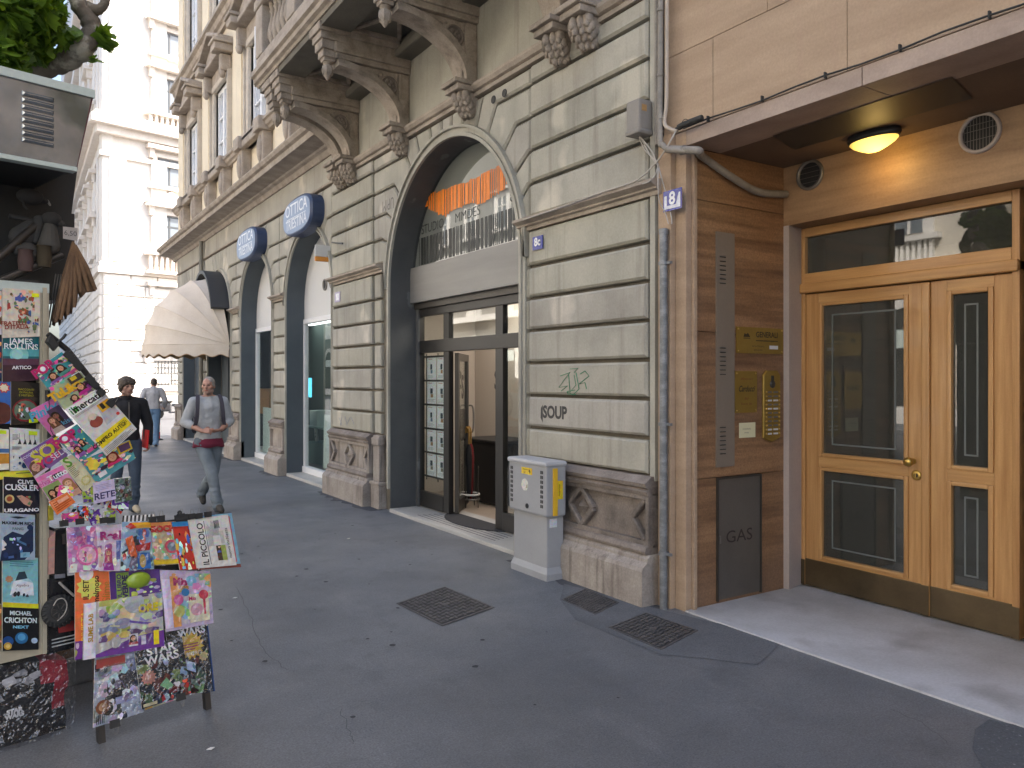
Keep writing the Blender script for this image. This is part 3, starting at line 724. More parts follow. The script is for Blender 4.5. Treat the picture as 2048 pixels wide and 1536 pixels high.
def pal_window(y, za, zb, ped=True, opened=False):
    wr = MB().mat(M['trim_light'])
    # stone surround: jambs, head, consoles, pediment and pedestal
    for s in (-1, 1):
        wr.cbox((UX - 0.07, y + s*0.66, za), (UX + 0.1, y + s*0.84, zb), 0.02)
        wr.cbox((UX - 0.11, y + s*0.84, za), (UX + 0.05, y + s*0.92, zb + 0.1), 0.02)
    wr.cbox((UX - 0.09, y - 0.86, zb), (UX + 0.1, y + 0.86, zb + 0.14), 0.02)
    if ped:
        wr.mat(M['trim'])
        wr.cbox((UX - 0.08, y - 0.84, zb + 0.14), (UX + 0.05, y + 0.84, zb + 0.42), 0.02)
        for s in (-1, 1):
            wr.cbox((UX - 0.26, y + s*0.74, zb + 0.02), (UX, y + s*0.92, zb + 0.40), 0.05)
            wr.ball((UX - 0.2, y + s*0.83, zb - 0.02), (0.08, 0.07, 0.12), 10, 6)
            wr.cbox((UX - 0.42, y + s*0.66, zb + 0.42), (UX, y + s*1.06, zb + 0.58), 0.03)
            wr.cbox((UX - 0.46, y + s*0.62, zb + 0.58), (UX, y + s*1.12, zb + 0.65), 0.02)
        wr.cbox((UX - 0.30, y - 0.66, zb + 0.42), (UX, y + 0.66, zb + 0.52), 0.03)
        f = FAC(UX)
        wr.fprism(f, yz([(y - 1.05, zb + 0.62), (y + 1.05, zb + 0.62), (y, zb + 1.02)]), 0, 0.22, 0.02)
        for s in (-1, 1):
            wr.fprism(f, yz([(y + s*1.12, zb + 0.65), (y + s*1.12, zb + 0.73), (y, zb + 1.16), (y, zb + 1.07)][::s]), 0, 0.38, 0.02)
        # pedestal under the sill
        if y > 11.5:
            for s in (-1, 1):
                wr.cbox((UX - 0.20, y + s*0.62, 5.66), (UX, y + s*0.92, 6.52), 0.03)
                wr.cbox((UX - 0.30, y + s*0.56, 6.48), (UX, y + s*0.98, 6.74), 0.03)
                wr.cbox((UX - 0.27, y + s*0.58, 5.66), (UX, y + s*0.96, 5.82), 0.03)
                wr.ball((UX - 0.2, y + s*0.77, 6.15), (0.07, 0.1, 0.27), 10, 8)
            wr.cbox((UX - 0.22, y - 0.6, 6.5), (UX, y + 0.6, 6.74), 0.03)
    o = wr.build('window_surround', PAL)
    fw = MB().mat(M['white']); X = UX + 0.04
    for s in (-1, 1): fw.box((X, y + s*0.655, za), (X + 0.08, y + s*0.57, zb))
    fw.box((X, y - 0.57, zb - 0.1), (X + 0.08, y + 0.57, zb)); fw.box((X, y - 0.57, za), (X + 0.08, y + 0.57, za + 0.1))
    fw.box((X - 0.02, y - 0.06, za + 0.1), (X + 0.06, y + 0.06, zb - 0.1))
    for s in (-1, 1):
        for k in (1, 2): 
            zz = za + 0.1 + (zb - za - 0.2)*k/3
            fw.box((X + 0.01, y + s*0.06, zz - 0.02), (X + 0.05, y + s*0.57, zz + 0.02))
    w = fw.build('window', PAL)
    gm = MB().mat(M['winglass']); gm.box((X + 0.055, y - 0.57, za + 0.1), (X + 0.07, y + 0.57, zb - 0.1)); gm.build('pane', w)
    if opened:
        sh = MB().mat(M['white']); sh.box((UX - 0.26, y - 0.62, za + 0.7), (UX + 0.02, y - 0.58, zb - 0.12)); sh.build('shutter', w)
for y in WINY:
    pal_window(y, *rows[0], True, opened=(y == 15.95)); pal_window(y, *rows[1], False)
for y in (6.4, 9.6): pal_window(y, *rows[0], True); pal_window(y, *rows[1], False)

# ------------------------------------------------------------------ balcony with carved brackets
mb = MB().mat(M['trim'])
BX, BY0, BY1 = 2.95, 4.85, 11.43
EDG = [(4.25, 5.92), (BX + 0.10, 5.92), (BX + 0.08, 5.95), (BX + 0.04, 5.97), (BX + 0.04, 6.03), (BX, 6.05), (BX, 6.12), (BX + 0.05, 6.15), (4.25, 6.17)]
mb.sweep_y(EDG, BY0, BY1)
mb.cbox((BX + 0.06, BY1 - 0.02, 5.95), (4.25, BY1 + 0.05, 6.12), 0.02)
bal = mb.build('balcony', PAL)
mb = MB().mat(M['soffit']); mb.box((BX + 0.13, BY0 + 0.06, 5.908), (4.07, BY1 - 0.06, 5.919))  # thin dark sheet added to paint the slab's shaded underside
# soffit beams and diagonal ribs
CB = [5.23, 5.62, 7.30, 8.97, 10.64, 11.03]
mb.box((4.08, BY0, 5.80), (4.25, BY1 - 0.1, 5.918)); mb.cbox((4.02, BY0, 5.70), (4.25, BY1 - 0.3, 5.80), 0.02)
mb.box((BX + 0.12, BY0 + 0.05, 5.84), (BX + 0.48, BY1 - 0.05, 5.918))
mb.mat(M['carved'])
for ya, yb in ((5.8, 7.12), (7.48, 8.79), (9.15, 10.46)):
    for (p, q) in (((3.47, ya + 0.04), (4.04, yb - 0.04)), ((3.47, yb - 0.04), (4.04, ya + 0.04))):
        d = (Vector((*q, 0)) - Vector((*p, 0))).normalized(); n = Vector((-d.y, d.x, 0))*0.025
        P = [Vector((*p, 5.874)) - n, Vector((*q, 5.874)) - n, Vector((*q, 5.874)) + n, Vector((*p, 5.874)) + n]
        mb.add(P + [v + Vector((0, 0, 0.033)) for v in P], [(0, 1, 2, 3), (0, 1, 5, 4), (1, 2, 6, 5), (2, 3, 7, 6), (3, 0, 4, 7)])
    for y in (ya, yb): mb.box((3.43, y - 0.03, 5.86), (4.06, y + 0.03, 5.907))
mb.build('soffit_ribs', bal)
# railing: posts, rails; balusters
mb = MB().mat(M['trim'])
mb.cbox((BX + 0.06, BY0, 6.17), (BX + 0.30, BY1 - 0.06, 6.30), 0.02); mb.cbox((BX + 0.03, BY0, 6.98), (BX + 0.33, BY1 - 0.03, 7.12), 0.03)
for y in (5.1, 6.45, 8.1, 9.75, 11.2): mb.cbox((BX + 0.05, y - 0.16, 6.30), (BX + 0.31, y + 0.16, 6.98), 0.02)
mb.build('balustrade_rail', bal)
BALP = [(0.055, 0), (0.055, 0.04), (0.035, 0.06), (0.04, 0.12), (0.075, 0.22), (0.07, 0.30), (0.035, 0.46), (0.03, 0.52), (0.05, 0.56), (0.03, 0.58), (0.05, 0.62), (0.055, 0.68)]
first = None
for ya, yb in ((5.26, 6.29), (6.61, 7.94), (8.26, 9.59), (9.91, 11.04)):
    n = 6
    for k in range(n):
        y = ya + (yb - ya)*(k + 0.5)/n
        if first is None:
            q = MB().mat(M['carved']); q.lathe(BALP, (BX + 0.18, y, 6.30), 12); first = q.build('baluster', bal); fy = y
        else:
            c = first.copy(); COL.objects.link(c); c.parent = bal; c.location = (0, y - fy, 0)
# brackets
def bracket(y):
    hw = 0.12
    mb = MB().mat(M['carved'])
    N = 18
    XW, XO, ZB, ZT = 4.16, 3.30, 4.90, 5.52
    arc = [(XO - 0.0 + (XW - XO)*math.sin(math.pi/2*k/N)**1.0, ZT + 0.0 - (ZT - ZB)*(1 - math.cos(math.pi/2*k/N))) for k in range(N+1)]
    def strip(w, t0, t1, x=0.0):
        """arched strut of half-width w between normal offsets t0 and t1 above the arc"""
        P0 = []; P1 = []
        for k in range(N+1):
            a = Vector(arc[k]); b = Vector(arc[max(k-1, 0)]); c = Vector(arc[min(k+1, N)])
            t = (c - b).normalized(); n = Vector((-t.y, t.x)) * -1
            if n.y > 0 or n.x > 0: n = n if n.x + n.y > 0 else -n
            P0.append(a + n*t0); P1.append(a + n*t1)
        n = N+1
        V = [(p.x, y - w, p.y) for p in P0] + [(p.x, y + w, p.y) for p in P0] + [(p.x, y - w, p.y) for p in P1] + [(p.x, y + w, p.y) for p in P1]
        F = []
        for i in range(N): F += [(i, i+1, n+i+1, n+i), (2*n+i, 2*n+i+1, 3*n+i+1, 3*n+i), (i, i+1, 2*n+i+1, 2*n+i), (n+i, n+i+1, 3*n+i+1, 3*n+i)]
        F += [(0, n, 3*n, 2*n), (N, n+N, 3*n+N, 2*n+N)]
        mb.add(V, F)
    strip(hw, 0.0, 0.045); strip(hw*0.30, -0.02, 0.01); strip(hw*1.12, 0.04, 0.075); strip(hw*0.98, -0.012, 0.006)
    # row of beads down the middle of the strut
    for k in range(1, N*2):
        t = math.pi/2*k/(N*2)
        mb.ball((XO + (XW - XO)*math.sin(t) - 0.02*math.sin(t), y, ZT - (ZT - ZB)*(1 - math.cos(t)) - 0.02*math.cos(t) - 0.006), 0.013, 6, 4)
    # spandrel web between the strut, the beam and the wall
    web = [(x + 0.015, z + 0.02) for x, z in arc] + [(4.2, ZB), (4.2, 5.56), (XO, 5.56)]
    V = [(x, y - hw*0.5, z) for x, z in web] + [(x, y + hw*0.5, z) for x, z in web]; n = len(web)
    mb.add(V, [list(range(n)), list(range(n, 2*n))[::-1]])
    mb.cbox((4.10, y - hw*0.8, ZB), (4.24, y + hw*0.8, 5.53), 0.02)
    mb.cbox((4.06, y - hw*0.62, ZB), (4.12, y + hw*0.62, 5.53), 0.015)
    # beam with stepped block at its outer end
    mb.cbox((XO - 0.03, y - hw*1.05, 5.53), (4.24, y + hw*1.05, 5.60), 0.015)
    mb.cbox((XO - 0.05, y - hw*1.2, 5.60), (4.24, y + hw*1.2, 5.80), 0.02)
    mb.cbox((XO - 0.10, y - hw*1.35, 5.79), (4.24, y + hw*1.35, 5.90), 0.02)
    for s0, s1, e in ((5.80, 5.90, 0.17), (5.72, 5.81, 0.14), (5.62, 5.73, 0.115), (5.54, 5.63, 0.085), (5.50, 5.55, 0.06)):
        mb.cbox((3.20 - e*0.9, y - e*1.1, s0), (3.20 + e*1.4, y + e*1.1, s1), 0.012)
    # console cap on the string course
    mb.cbox((3.93, y - hw*1.35, 4.85), (4.24, y + hw*1.35, 4.90), 0.012); mb.cbox((3.97, y - hw*1.2, 4.79), (4.24, y + hw*1.2, 4.85), 0.012)
    for s in (-1, 1):
        for dx, dz, rr in ((-0.16, 0.09, 0.035), (-0.25, 0.115, 0.028), (0.08, -0.16, 0.03), (0.09, -0.25, 0.024), (-0.1, 0.12, 0.025)):
            mb.ball((3.97 + dx, y + s*hw*0.5, 5.36 + dz), (rr, 0.02, rr*0.7), 7, 5)
    o = mb.build('bracket', PAL)
    # pendant bud
    q = MB().mat(M['carved'])
    q.lathe([(0.05, 0.11), (0.055, 0.07), (0.035, 0.06), (0.062, 0.03), (0.066, -0.01), (0.05, -0.06), (0.025, -0.10), (0.006, -0.125)], (3.21, y, 5.41), 12)
    for k in range(6):
        w = k*math.pi/3
        q.ball((3.21 + 0.052*math.cos(w), y + 0.052*math.sin(w), 5.40), (0.018, 0.018, 0.06), 6, 5)
    q.build('pendant', o)
    # acanthus leaf under the console
    q = MB().mat(M['carved'])
    for j, (z, dx, w) in enumerate(((4.76, 0.20, 0.13), (4.71, 0.175, 0.125), (4.66, 0.14, 0.105), (4.61, 0.10, 0.08))):
        for k in range(-2, 3):
            ww = w*k/2.3
            q.ball((FACE - dx + abs(k)*0.035, y + ww, z - 0.012*(2 - abs(k))), (0.05, 0.03, 0.058), 7, 5)
            q.ball((FACE - dx - 0.02 + abs(k)*0.035, y + ww, z - 0.05), (0.026, 0.022, 0.03), 6, 4)
        q.cbox((FACE - dx + 0.03, y - w*0.85, z - 0.06), (FACE + 0.03, y + w*0.85, z + 0.04), 0.02)
    q.build('acanthus_leaf', o)
    # rosettes on both sides of the web
    for s in (-1, 1):
        c = (3.97, y + s*hw*0.55, 5.36)
        q = MB().mat(M['stone_dark'])
        q.lathe([(0.001, 0), (0.10, 0), (0.115, s*0.012), (0.10, s*0.028), (0.09, s*0.01)], c, 20, 'y')
        for k in range(6):
            w = k*math.pi/3
            q.ball((c[0] + 0.05*math.cos(w), c[1] + s*0.012, c[2] + 0.05*math.sin(w)), (0.03, 0.026, 0.03), 7, 5)
        q.ball((c[0], c[1] + s*0.02, c[2]), 0.028, 8, 5)
        q.build('rosette', o)
for y in CB: bracket(y)

# ------------------------------------------------------------------ studio shopfront in the big arch
SX = 4.62
sf = MB().mat(M['shopframe'])
yL, yR = 9.42, 6.34
def vb(mb, y0, y1, z0, z1, x0=SX, x1=SX+0.07): mb.cbox((x0, y0, z0), (x1, y1, z1), 0.006)
fz0, fz1 = 0.06, 2.66
for y0, y1 in ((9.42, 9.36), (8.70, 8.56), (7.46, 7.30), (6.42, 6.34)): vb(sf, y0, y1, fz0, fz1)
for z0, z1 in ((2.56, 2.66), (2.08, 2.24)): vb(sf, 9.36, 6.42, z0, z1, SX - 0.012, SX + 0.06)
vb(sf, 9.36, 8.70, fz0, 0.26, SX - 0.008, SX + 0.05); vb(sf, 7.30, 6.42, fz0, 0.26, SX - 0.008, SX + 0.05)
sf.build('shop_frame', PAL)
q = MB().mat(M['glass'])
for y0, y1, z0, z1 in ((9.36, 8.70, 0.26, 2.08), (7.30, 6.42, 0.26, 2.08), (9.36, 6.42, 2.24, 2.56)): q.box((SX + 0.03, y0, z0), (SX + 0.036, y1, z1))
q.build('shop_pane', PAL)
# fascia panel, roller box and arched glass above
q = MB().mat(M['fascia']); q.cbox((4.50, 6.345, 2.735), (4.56, 9.415, 3.20), 0.006); q.build('fascia_panel', PAL)
q = MB().mat(M['darkmetal']); q.box((4.565, 6.345, 2.66), (4.78, 9.415, 2.80)); q.mat(M['greypaint']).cbox((4.585, 9.345, 0.046), (4.617, 9.418, 2.66), 0.006); q.build('shutter_box', PAL)
N = 30
yc, zc, r = 7.88, 2.92, 1.58
th0 = math.asin((3.2 - zc)/r)
pts = [(yc + r*math.cos(th0 + (math.pi - 2*th0)*k/N), zc + r*math.sin(th0 + (math.pi - 2*th0)*k/N)) for k in range(N+1)]
q = MB().mat(M['archglass']); q.poly([(4.53, y, z) for y, z in pts]); ag = q.build('arch_pane', PAL)
q = MB().mat(mk('grey_arch_board', (0.46, 0.46, 0.44), 0.8, fine=0.04, bump=0)); q.poly([(4.565, y, z) for y, z in pts]); q.build('arch_backing', PAL)
# lettering and bar-code stripes on the arched glass
fg = FAC(4.527)
def PG(x, y): return fg.px(x, y)
q = MB().mat(M['paint'])
rnd = random.Random(3)
q.color((0.012, 0.014, 0.013))
a, b = PG(838, 500)[0], PG(1030, 470)[0]
zt0, zb0 = PG(842, 488)[1], 3.205
x = a
while x < b:
    w = rnd.choice((0.012, 0.018, 0.03, 0.05, 0.075)); g = rnd.choice((0.018, 0.025, 0.04))
    q.frect(fg, x, zb0 + 0.01, min(x + w, b), 3.205 + 0.36); x += w + g
q.text(fg, 'STUDIO', PG(838, 474)[0] + 0.07, 3.66, 0.165, 0.001, 'LEFT', sx=1.05, bold=0.001)
q.text(fg, 'MMDES', PG(900, 460)[0] + 0.12, 3.66, 0.165, 0.001, 'LEFT', sx=1.12, bold=-0.002)
q.text(fg, '8', PG(1025, 404)[0], 3.68, 0.17, 0.001, sx=1.3)
q.build('lettering', ag)
q = MB().mat(M['paint']).color((0.90, 0.24, 0.015))
def curve(pts):
    P = [PG(*p) for p in pts]
    def f(a):
        for (a0, b0), (a1, b1) in zip(P[:-1], P[1:]):
            if a0 <= a <= a1: return b0 + (b1 - b0)*(a - a0)/(a1 - a0)
        return P[0][1] if a < P[0][0] else P[-1][1]
    return f
ctop = curve([(850, 406), (862, 388), (905, 372), (940, 361), (962, 350), (1000, 331), (1012, 327), (1021, 347)])
cbot = curve([(850, 410), (870, 425), (890, 432), (905, 421), (920, 416), (940, 406), (960, 408), (985, 393), (1000, 386), (1014, 373), (1021, 350)])
x, b = PG(850, 406)[0], PG(1021, 347)[0]
while x < b:
    w = rnd.choice((0.014, 0.02, 0.035, 0.055, 0.08)); g = rnd.choice((0.008, 0.014, 0.022)); x1 = min(x + w, b)
    t0, t1 = ctop((x + x1)/2) + rnd.uniform(-0.015, 0.015), cbot((x + x1)/2) + rnd.uniform(-0.015, 0.015)
    if t0 > t1 + 0.03: q.frect(fg, x, t1, x1, t0, 0.0008)
    x += w + g
q.build('orange_stripes', ag)
# marble threshold and inlaid strips, door mat
mb = MB().mat(M['threshold']); mb.cbox((4.205, 6.34, -0.1), (4.95, 9.42, 0.045), 0.012)
for k in range(5): mb.mat(M['black']).box((4.30 + k*0.065, 6.95 + 0.02*k, 0.046), (4.308 + k*0.065, 8.78 - 0.02*k, 0.048))
mb.build('threshold', PAL)
# ------------------------------------------------------------------ second, third and further shopfronts (optician and neighbours)
for i, (yc, zc, r) in enumerate(AR[1:]):
    X = 4.52
    fr = MB().mat(M['white'])
    y1, y0 = yc + r - 0.005, yc - r + 0.005
    if i < 2:
        z0, zt = 0.16, 2.72
        for a, b in ((y1, y1 - 0.06), (y0 + 0.06, y0)): fr.cbox((X, a, z0), (X + 0.08, b, zt), 0.01)
        if i == 1: fr.cbox((X, yc - 0.05, z0), (X + 0.08, yc - 0.11, zt), 0.01)
        fr.cbox((X, y1, zt), (X + 0.08, y0, zt + 0.09), 0.01); fr.cbox((X - 0.02, y1, 0.05), (X + 0.1, y0, z0), 0.01)
        pts = [(y1, zt + 0.09)] + [(yc + (r + 0.03)*math.cos(math.pi*k/20), zc + (r + 0.03)*math.sin(math.pi*k/20)) for k in range(21)] + [(y0, zt + 0.09)]
        fr.mat(M['offwhite']).fprism(FAC(X + 0.08), yz(pts), 0.0, 0.055)
        if i == 0:
            for dy in (0.08, -0.26):
                fr.mat(M['greymetal']).lathe([(0.10, 0), (0.10, -0.02), (0.075, -0.02), (0.07, 0)], (X + 0.024, 12.72 + dy, 3.33), 20, 'x')
                fr.mat(M['dark']).lathe([(0.072, -0.004), (0.0, -0.006)], (X + 0.024, 12.72 + dy, 3.33), 20, 'x')
        fo = fr.build('shop_frame', PAL)
        g = MB().mat(M['glass']); g.box((X + 0.04, y0 + 0.06, z0), (X + 0.046, y1 - 0.06, zt)); g.build('shop_pane', PAL)
        t = MB().mat(M['threshold']); t.cbox((4.21, y0, -0.1), (X + 0.1, y1, 0.05), 0.012); t.build('threshold', PAL)
    else:
        for a, b in ((y1, y1 - 0.1), (y0 + 0.1, y0)): fr.mat(M['greymetal']).box((X, a, 0.05), (X + 0.08, b, 3.0))
        fr.box((X, y1, 2.5), (X + 0.08, y0, 2.6)); 
        fr.mat(M['bluegrey']).box((X, y1 - 0.1, 0.05), (X + 0.05, y1 - 0.75, 2.5))
        fr.mat(M['dark']).box((X + 0.9, y0, 0.05), (X + 1.0, y1, 4.2)); fr.mat(M['offwhite']).box((X + 0.02, y0 + 0.1, 2.25), (X + 0.04, y1 - 0.75, 2.5))
        fr.mat(M['oak_v']).box((X + 0.6, y0 + 0.2, 0.9), (X + 0.8, y1 - 0.8, 1.5))
        fr.mat(M['offwhite']).box((X + 0.86, y0 + 0.3, 1.75), (X + 0.88, y0 + 0.8, 2.0))
        fr.build('shop_frame', PAL)
        t = MB().mat(M['threshold']); t.cbox((4.21, y0, -0.1), (X + 0.1, y1, 0.05), 0.012); t.build('threshold', PAL)
# interiors seen through the panes
q = MB().mat(M['room'])
q.box((8.2, 4.6, 0.0), (8.3, 10.6, 3.1)); q.box((4.75, 4.95, 0.0), (8.2, 5.05, 3.1)); q.box((4.75, 10.45, 0), (8.2, 10.55, 3.1)); q.box((4.70, 5.05, 3.0), (8.2, 10.45, 3.1))
q.box((6.1, 6.2, 0.05), (6.2, 10.44, 3.0))
q.mat(M['roomfloor']).box((4.9, 5.05, -0.05), (8.2, 10.45, 0.04))
room = q.build('studio_room', PAL)
q = MB().mat(mk_emit('added_ceiling_glow', (1.0, 0.88, 0.76), 2.6)); q.box((5.2, 7.4, 2.94), (5.9, 9.4, 2.97)); q.build('added_ceiling_light', room)  # unseen glowing panel, added because daylight leaves the room black
q = MB().mat(M['dark'])
q.mat(mk('dark_green_shop_wall', (0.07, 0.10, 0.09), 0.7, fine=0.05, bump=0)).box((6.0, 11.0, 0), (6.1, 19.2, 3.2))
q.mat(M['offwhite']).box((4.95, 11.0, 0.02), (6.0, 19.2, 0.1)); q.box((4.95, 11.0, 3.0), (6.0, 19.2, 3.05))
room = q.build('shop_rooms', PAL)
q = MB().mat(mk_emit('added_shop_glow', (0.95, 1.0, 0.97), 1.6))  # unseen glowing panels, added to brighten the shop interiors
for yc in (13.6, 17.0): q.box((5.45, yc - 0.7, 2.96), (5.95, yc + 0.7, 2.985))
q.build('added_ceiling_light', room)
# ================================================================== brown travertine building with the portal
BFX = 4.28
BB = thing('apartment_building', 'pink-brown travertine clad building with deep entrance portal and oak double door', 'building', (BFX, 4.4, 0))
YP = 4.08           # near edge of the left pilaster = left side of the portal
PR = 0.9            # right side of the portal (out of the picture)
SOF = 3.485
mb = MB().mat(M['trav'])
# left pilaster strips
mb.cbox((4.225, 4.30, -0.02), (4.5, 4.435, 3.60), 0.006); mb.cbox((4.27, 4.187, -0.02), (4.355, 4.297, 3.60), 0.006); mb.cbox((4.325, 4.155, -0.02), (4.358, 4.185, 3.484), 0.004)
mb.build('pilaster', BB)
# cladding slabs with fine joints
mb = MB().mat(M['trav'])
f = FAC(BFX)
rowz = [3.61, 4.43, 5.25, 6.07, 6.9, 8.0]
ycuts = [[4.43, 3.93, 2.86, 1.73, 0.5, -1, -3], [4.43, 3.45, 2.2, 1.0, -0.5, -3], [4.43, 3.8, 2.6, 1.4, 0.2, -3], [4.43, 3.5, 2.2, 1, -3], [4.43, 3.5, 2.2, 1, -3]]
rowz[1] = fx(1431, 72, BFX)[1]
for (za, zb), cuts in zip(zip(rowz[:-1], rowz[1:]), ycuts):
    for ya, yb in zip(cuts[:-1], cuts[1:]): mb.fprism(f, inset([(-ya, za), (-yb, za), (-yb, zb), (-ya, zb)], 0.0022), -0.03, 0.0, 0.0015)
mb.mat(M['belt']).box((BFX + 0.02, -3, 3.6), (BFX + 0.4, 4.43, 18.0))
for ya, yb in ((PR, -1.0), (-1.0, -3)): mb.mat(M['trav']).box((BFX, yb, 0), (BFX + 0.4, ya, 3.6))
mb.box((BFX + 0.03, -12, 0), (BFX + 0.4, -3, 18)); mb.box((BFX + 0.4, -12, 18), (BFX + 10, 4.4, 18.2))
mb.box((9.8, -12, -0.1), (10, 4.43, 18))
mb.build('wall', BB)
# band over the portal and soffit
mb = MB().mat(M['belt'])
for ya, yb in ((4.18, 2.755), (2.75, 0.7)): mb.cbox((BFX - 0.015, yb, SOF), (BFX + 0.35, ya, 3.60), 0.004)
mb.build('portal_band', BB)
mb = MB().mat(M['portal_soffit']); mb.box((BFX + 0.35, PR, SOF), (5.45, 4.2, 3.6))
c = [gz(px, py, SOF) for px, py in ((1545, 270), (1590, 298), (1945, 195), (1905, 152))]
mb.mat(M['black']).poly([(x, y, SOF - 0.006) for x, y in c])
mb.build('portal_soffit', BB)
# side wall of the portal
mb = MB().mat(M['trav_vein'])
for za, zb in ((-0.02, 0.98), (0.985, 2.10), (2.105, 3.10), (3.105, SOF)):
    mb.box((4.36, 4.19, za), (5.40, 4.6, zb + 0.0))
mb.build('portal_side_wall', BB)
mb = MB().mat(M['trav_vein']); mb.box((4.3, PR - 0.3, 0), (5.8, PR, SOF)); mb.build('portal_side_wall', BB)
# lintel over the door, jambs
mb = MB().mat(M['trav_gold']); mb.box((5.40, PR, 3.005), (5.75, 4.19, SOF)); mb.build('lintel', BB)
for y in (4.19, 2.485):
    mb = MB().mat(M['jamb'])
    if y > 4: mb.add([(5.40, 4.19, 0.012), (5.40, 4.135, 0.012), (5.66, 4.175, 0.02), (5.66, 4.22, 0.02)] + [(5.40, 4.19, 3.004), (5.40, 4.135, 3.004), (5.66, 4.175, 3.004), (5.66, 4.22, 3.004)], [(0, 1, 5, 4), (1, 2, 6, 5), (4, 5, 6, 7), (0, 4, 7, 3), (0, 3, 2, 1)])
    else: mb.add([(5.38, 2.2, 0.02), (5.38, 2.355, 0.02), (5.66, 2.48, 0.02), (5.66, 2.2, 0.02)] + [(5.38, 2.2, 3.004), (5.38, 2.355, 3.004), (5.66, 2.48, 3.004), (5.66, 2.2, 3.004)], [(0, 1, 5, 4), (1, 2, 6, 5), (4, 5, 6, 7), (0, 4, 7, 3), (0, 3, 2, 1)])
    mb.build('stone_jamb', BB)
mb = MB().mat(M['trav_vein']); mb.box((5.42, PR, 0), (5.7, 2.2, 3.004)); mb.build('portal_back_wall', BB)
# step slab
mb = MB().mat(M['step']); mb.cbox((4.262, PR, -0.1), (5.9, 4.185, 0.012), 0.002); mb.build('step', BB)
# ---- oak double door
DX = 5.62
D = MB().mat(M['oak_v'])
z0, zt = 0.024, 3.0
D.cbox((DX - 0.02, 4.175, z0), (DX + 0.08, 4.135, zt), 0.006); D.cbox((DX - 0.02, 2.535, z0), (DX + 0.08, 2.487, zt), 0.006)
D.mat(M['oak_h'])
D.cbox((DX - 0.021, 4.135, 2.925), (DX + 0.08, 2.535, zt), 0.006)
D.cbox((DX - 0.024, 4.135, 2.525), (DX + 0.08, 2.535, 2.62), 0.006)
D.cbox((DX - 0.05, 4.178, 2.455), (DX + 0.08, 2.487, 2.535), 0.012)
door = D.build('entrance_door', BB)
q = MB().mat(M['doorglass']); q.box((DX + 0.02, 4.14, 2.6), (DX + 0.026, 2.53, 2.95)); q.build('transom_pane', door)
def leaf(ya, yb, g, name):
    """one door leaf: stiles, rails, mouldings round two panes; g = pane Y limits"""
    q = MB().mat(M['oak_v']); x0, x1 = DX, DX + 0.05
    q.cbox((x0, ya, z0), (x1, g[0] + 0.035, 2.448), 0.004); q.cbox((x0, g[1] - 0.035, z0), (x1, yb, 2.448), 0.004)
    q.mat(M['oak_h'])
    for a, b in ((2.37, 2.447), (1.02, 1.105), (z0, 0.262)): q.cbox((x0 + 0.001, g[0] + 0.035, a), (x1, g[1] - 0.035, b), 0.003)
    for a, b in ((1.105, 2.37), (0.262, 1.02)):
        for (p, r_) in (((g[0] + 0.035, a), (g[0], b)), ((g[1], a), (g[1] - 0.035, b))): q.mat(M['oak_v']).cbox((x0 - 0.012, p[0], p[1]), (x1 - 0.01, r_[0], r_[1]), 0.009)
        q.mat(M['oak_h']).cbox((x0 - 0.0125, g[0], a), (x1 - 0.01, g[1], a + 0.03), 0.009); q.cbox((x0 - 0.0125, g[0], b - 0.03), (x1 - 0.01, g[1], b), 0.009)
    l = q.build('door_leaf', door)
    return l
leaf(4.133, 3.15, (3.98, 3.285), 'door_leaf')
leaf(3.085, 2.537, (2.935, 2.69), 'door_leaf')
q = MB().mat(M['oak_v']); q.cbox((DX - 0.022, 3.148, z0), (DX + 0.05, 3.087, 2.447), 0.012); q.build('meeting_post', door)
q = MB().mat(M['doorglass'])
for g0, g1 in ((3.98, 3.285), (2.935, 2.69)):
    for a, b in ((1.13, 2.345), (0.288, 0.995)): q.box((DX + 0.02, g0, a), (DX + 0.026, g1, b))
q.build('door_pane', door)
q = MB().mat(M['frost'])
for g0, g1 in ((3.98, 3.285), (2.935, 2.69)):
    for a, b in ((1.13, 2.345), (0.288, 0.995)):
        i = 0.075; w = 0.012; y1, y0, za, zb = g0 - i, g1 + i, a + i, b - i
        xx = DX + 0.017
        q.box((xx, y0, za), (xx + 0.002, y1, za + w)); q.box((xx, y0, zb - w), (xx + 0.002, y1, zb)); q.box((xx, y0, za + w), (xx + 0.002, y0 + w, zb - w)); q.box((xx, y1 - w, za + w), (xx + 0.002, y1, zb - w))
q.build('etched_border', door)
q = MB().mat(M['bronze'])
q.cbox((DX - 0.016, 4.132, z0 + 0.004), (DX - 0.001, 3.152, 0.245), 0.003); q.cbox((DX - 0.016, 3.083, z0 + 0.004), (DX - 0.001, 2.538, 0.245), 0.003)
q.cbox((DX - 0.03, 3.147, z0 + 0.004), (DX - 0.021, 3.088, 0.245), 0.003)
q.cbox((DX - 0.028, 4.177, z0 + 0.002), (DX - 0.019, 4.134, 0.235), 0.003); q.cbox((DX - 0.028, 2.536, z0 + 0.002), (DX - 0.019, 2.487, 0.235), 0.003)
q.build('kick_plate', door)
q = MB().mat(M['brass'])
q.lathe([(0.022, 0), (0.022, -0.008), (0.012, -0.012), (0.011, -0.035), (0.028, -0.045), (0.036, -0.065), (0.03, -0.085), (0.012, -0.094), (0.002, -0.095)], (DX, 3.215, 1.135), 20, 'x'); q.build('door_knob', door)
q = MB().mat(M['brass']); q.lathe([(0.038, 0), (0.038, -0.006), (0.03, -0.012), (0.018, -0.013)], (DX, 3.19, 1.035), 22, 'x')
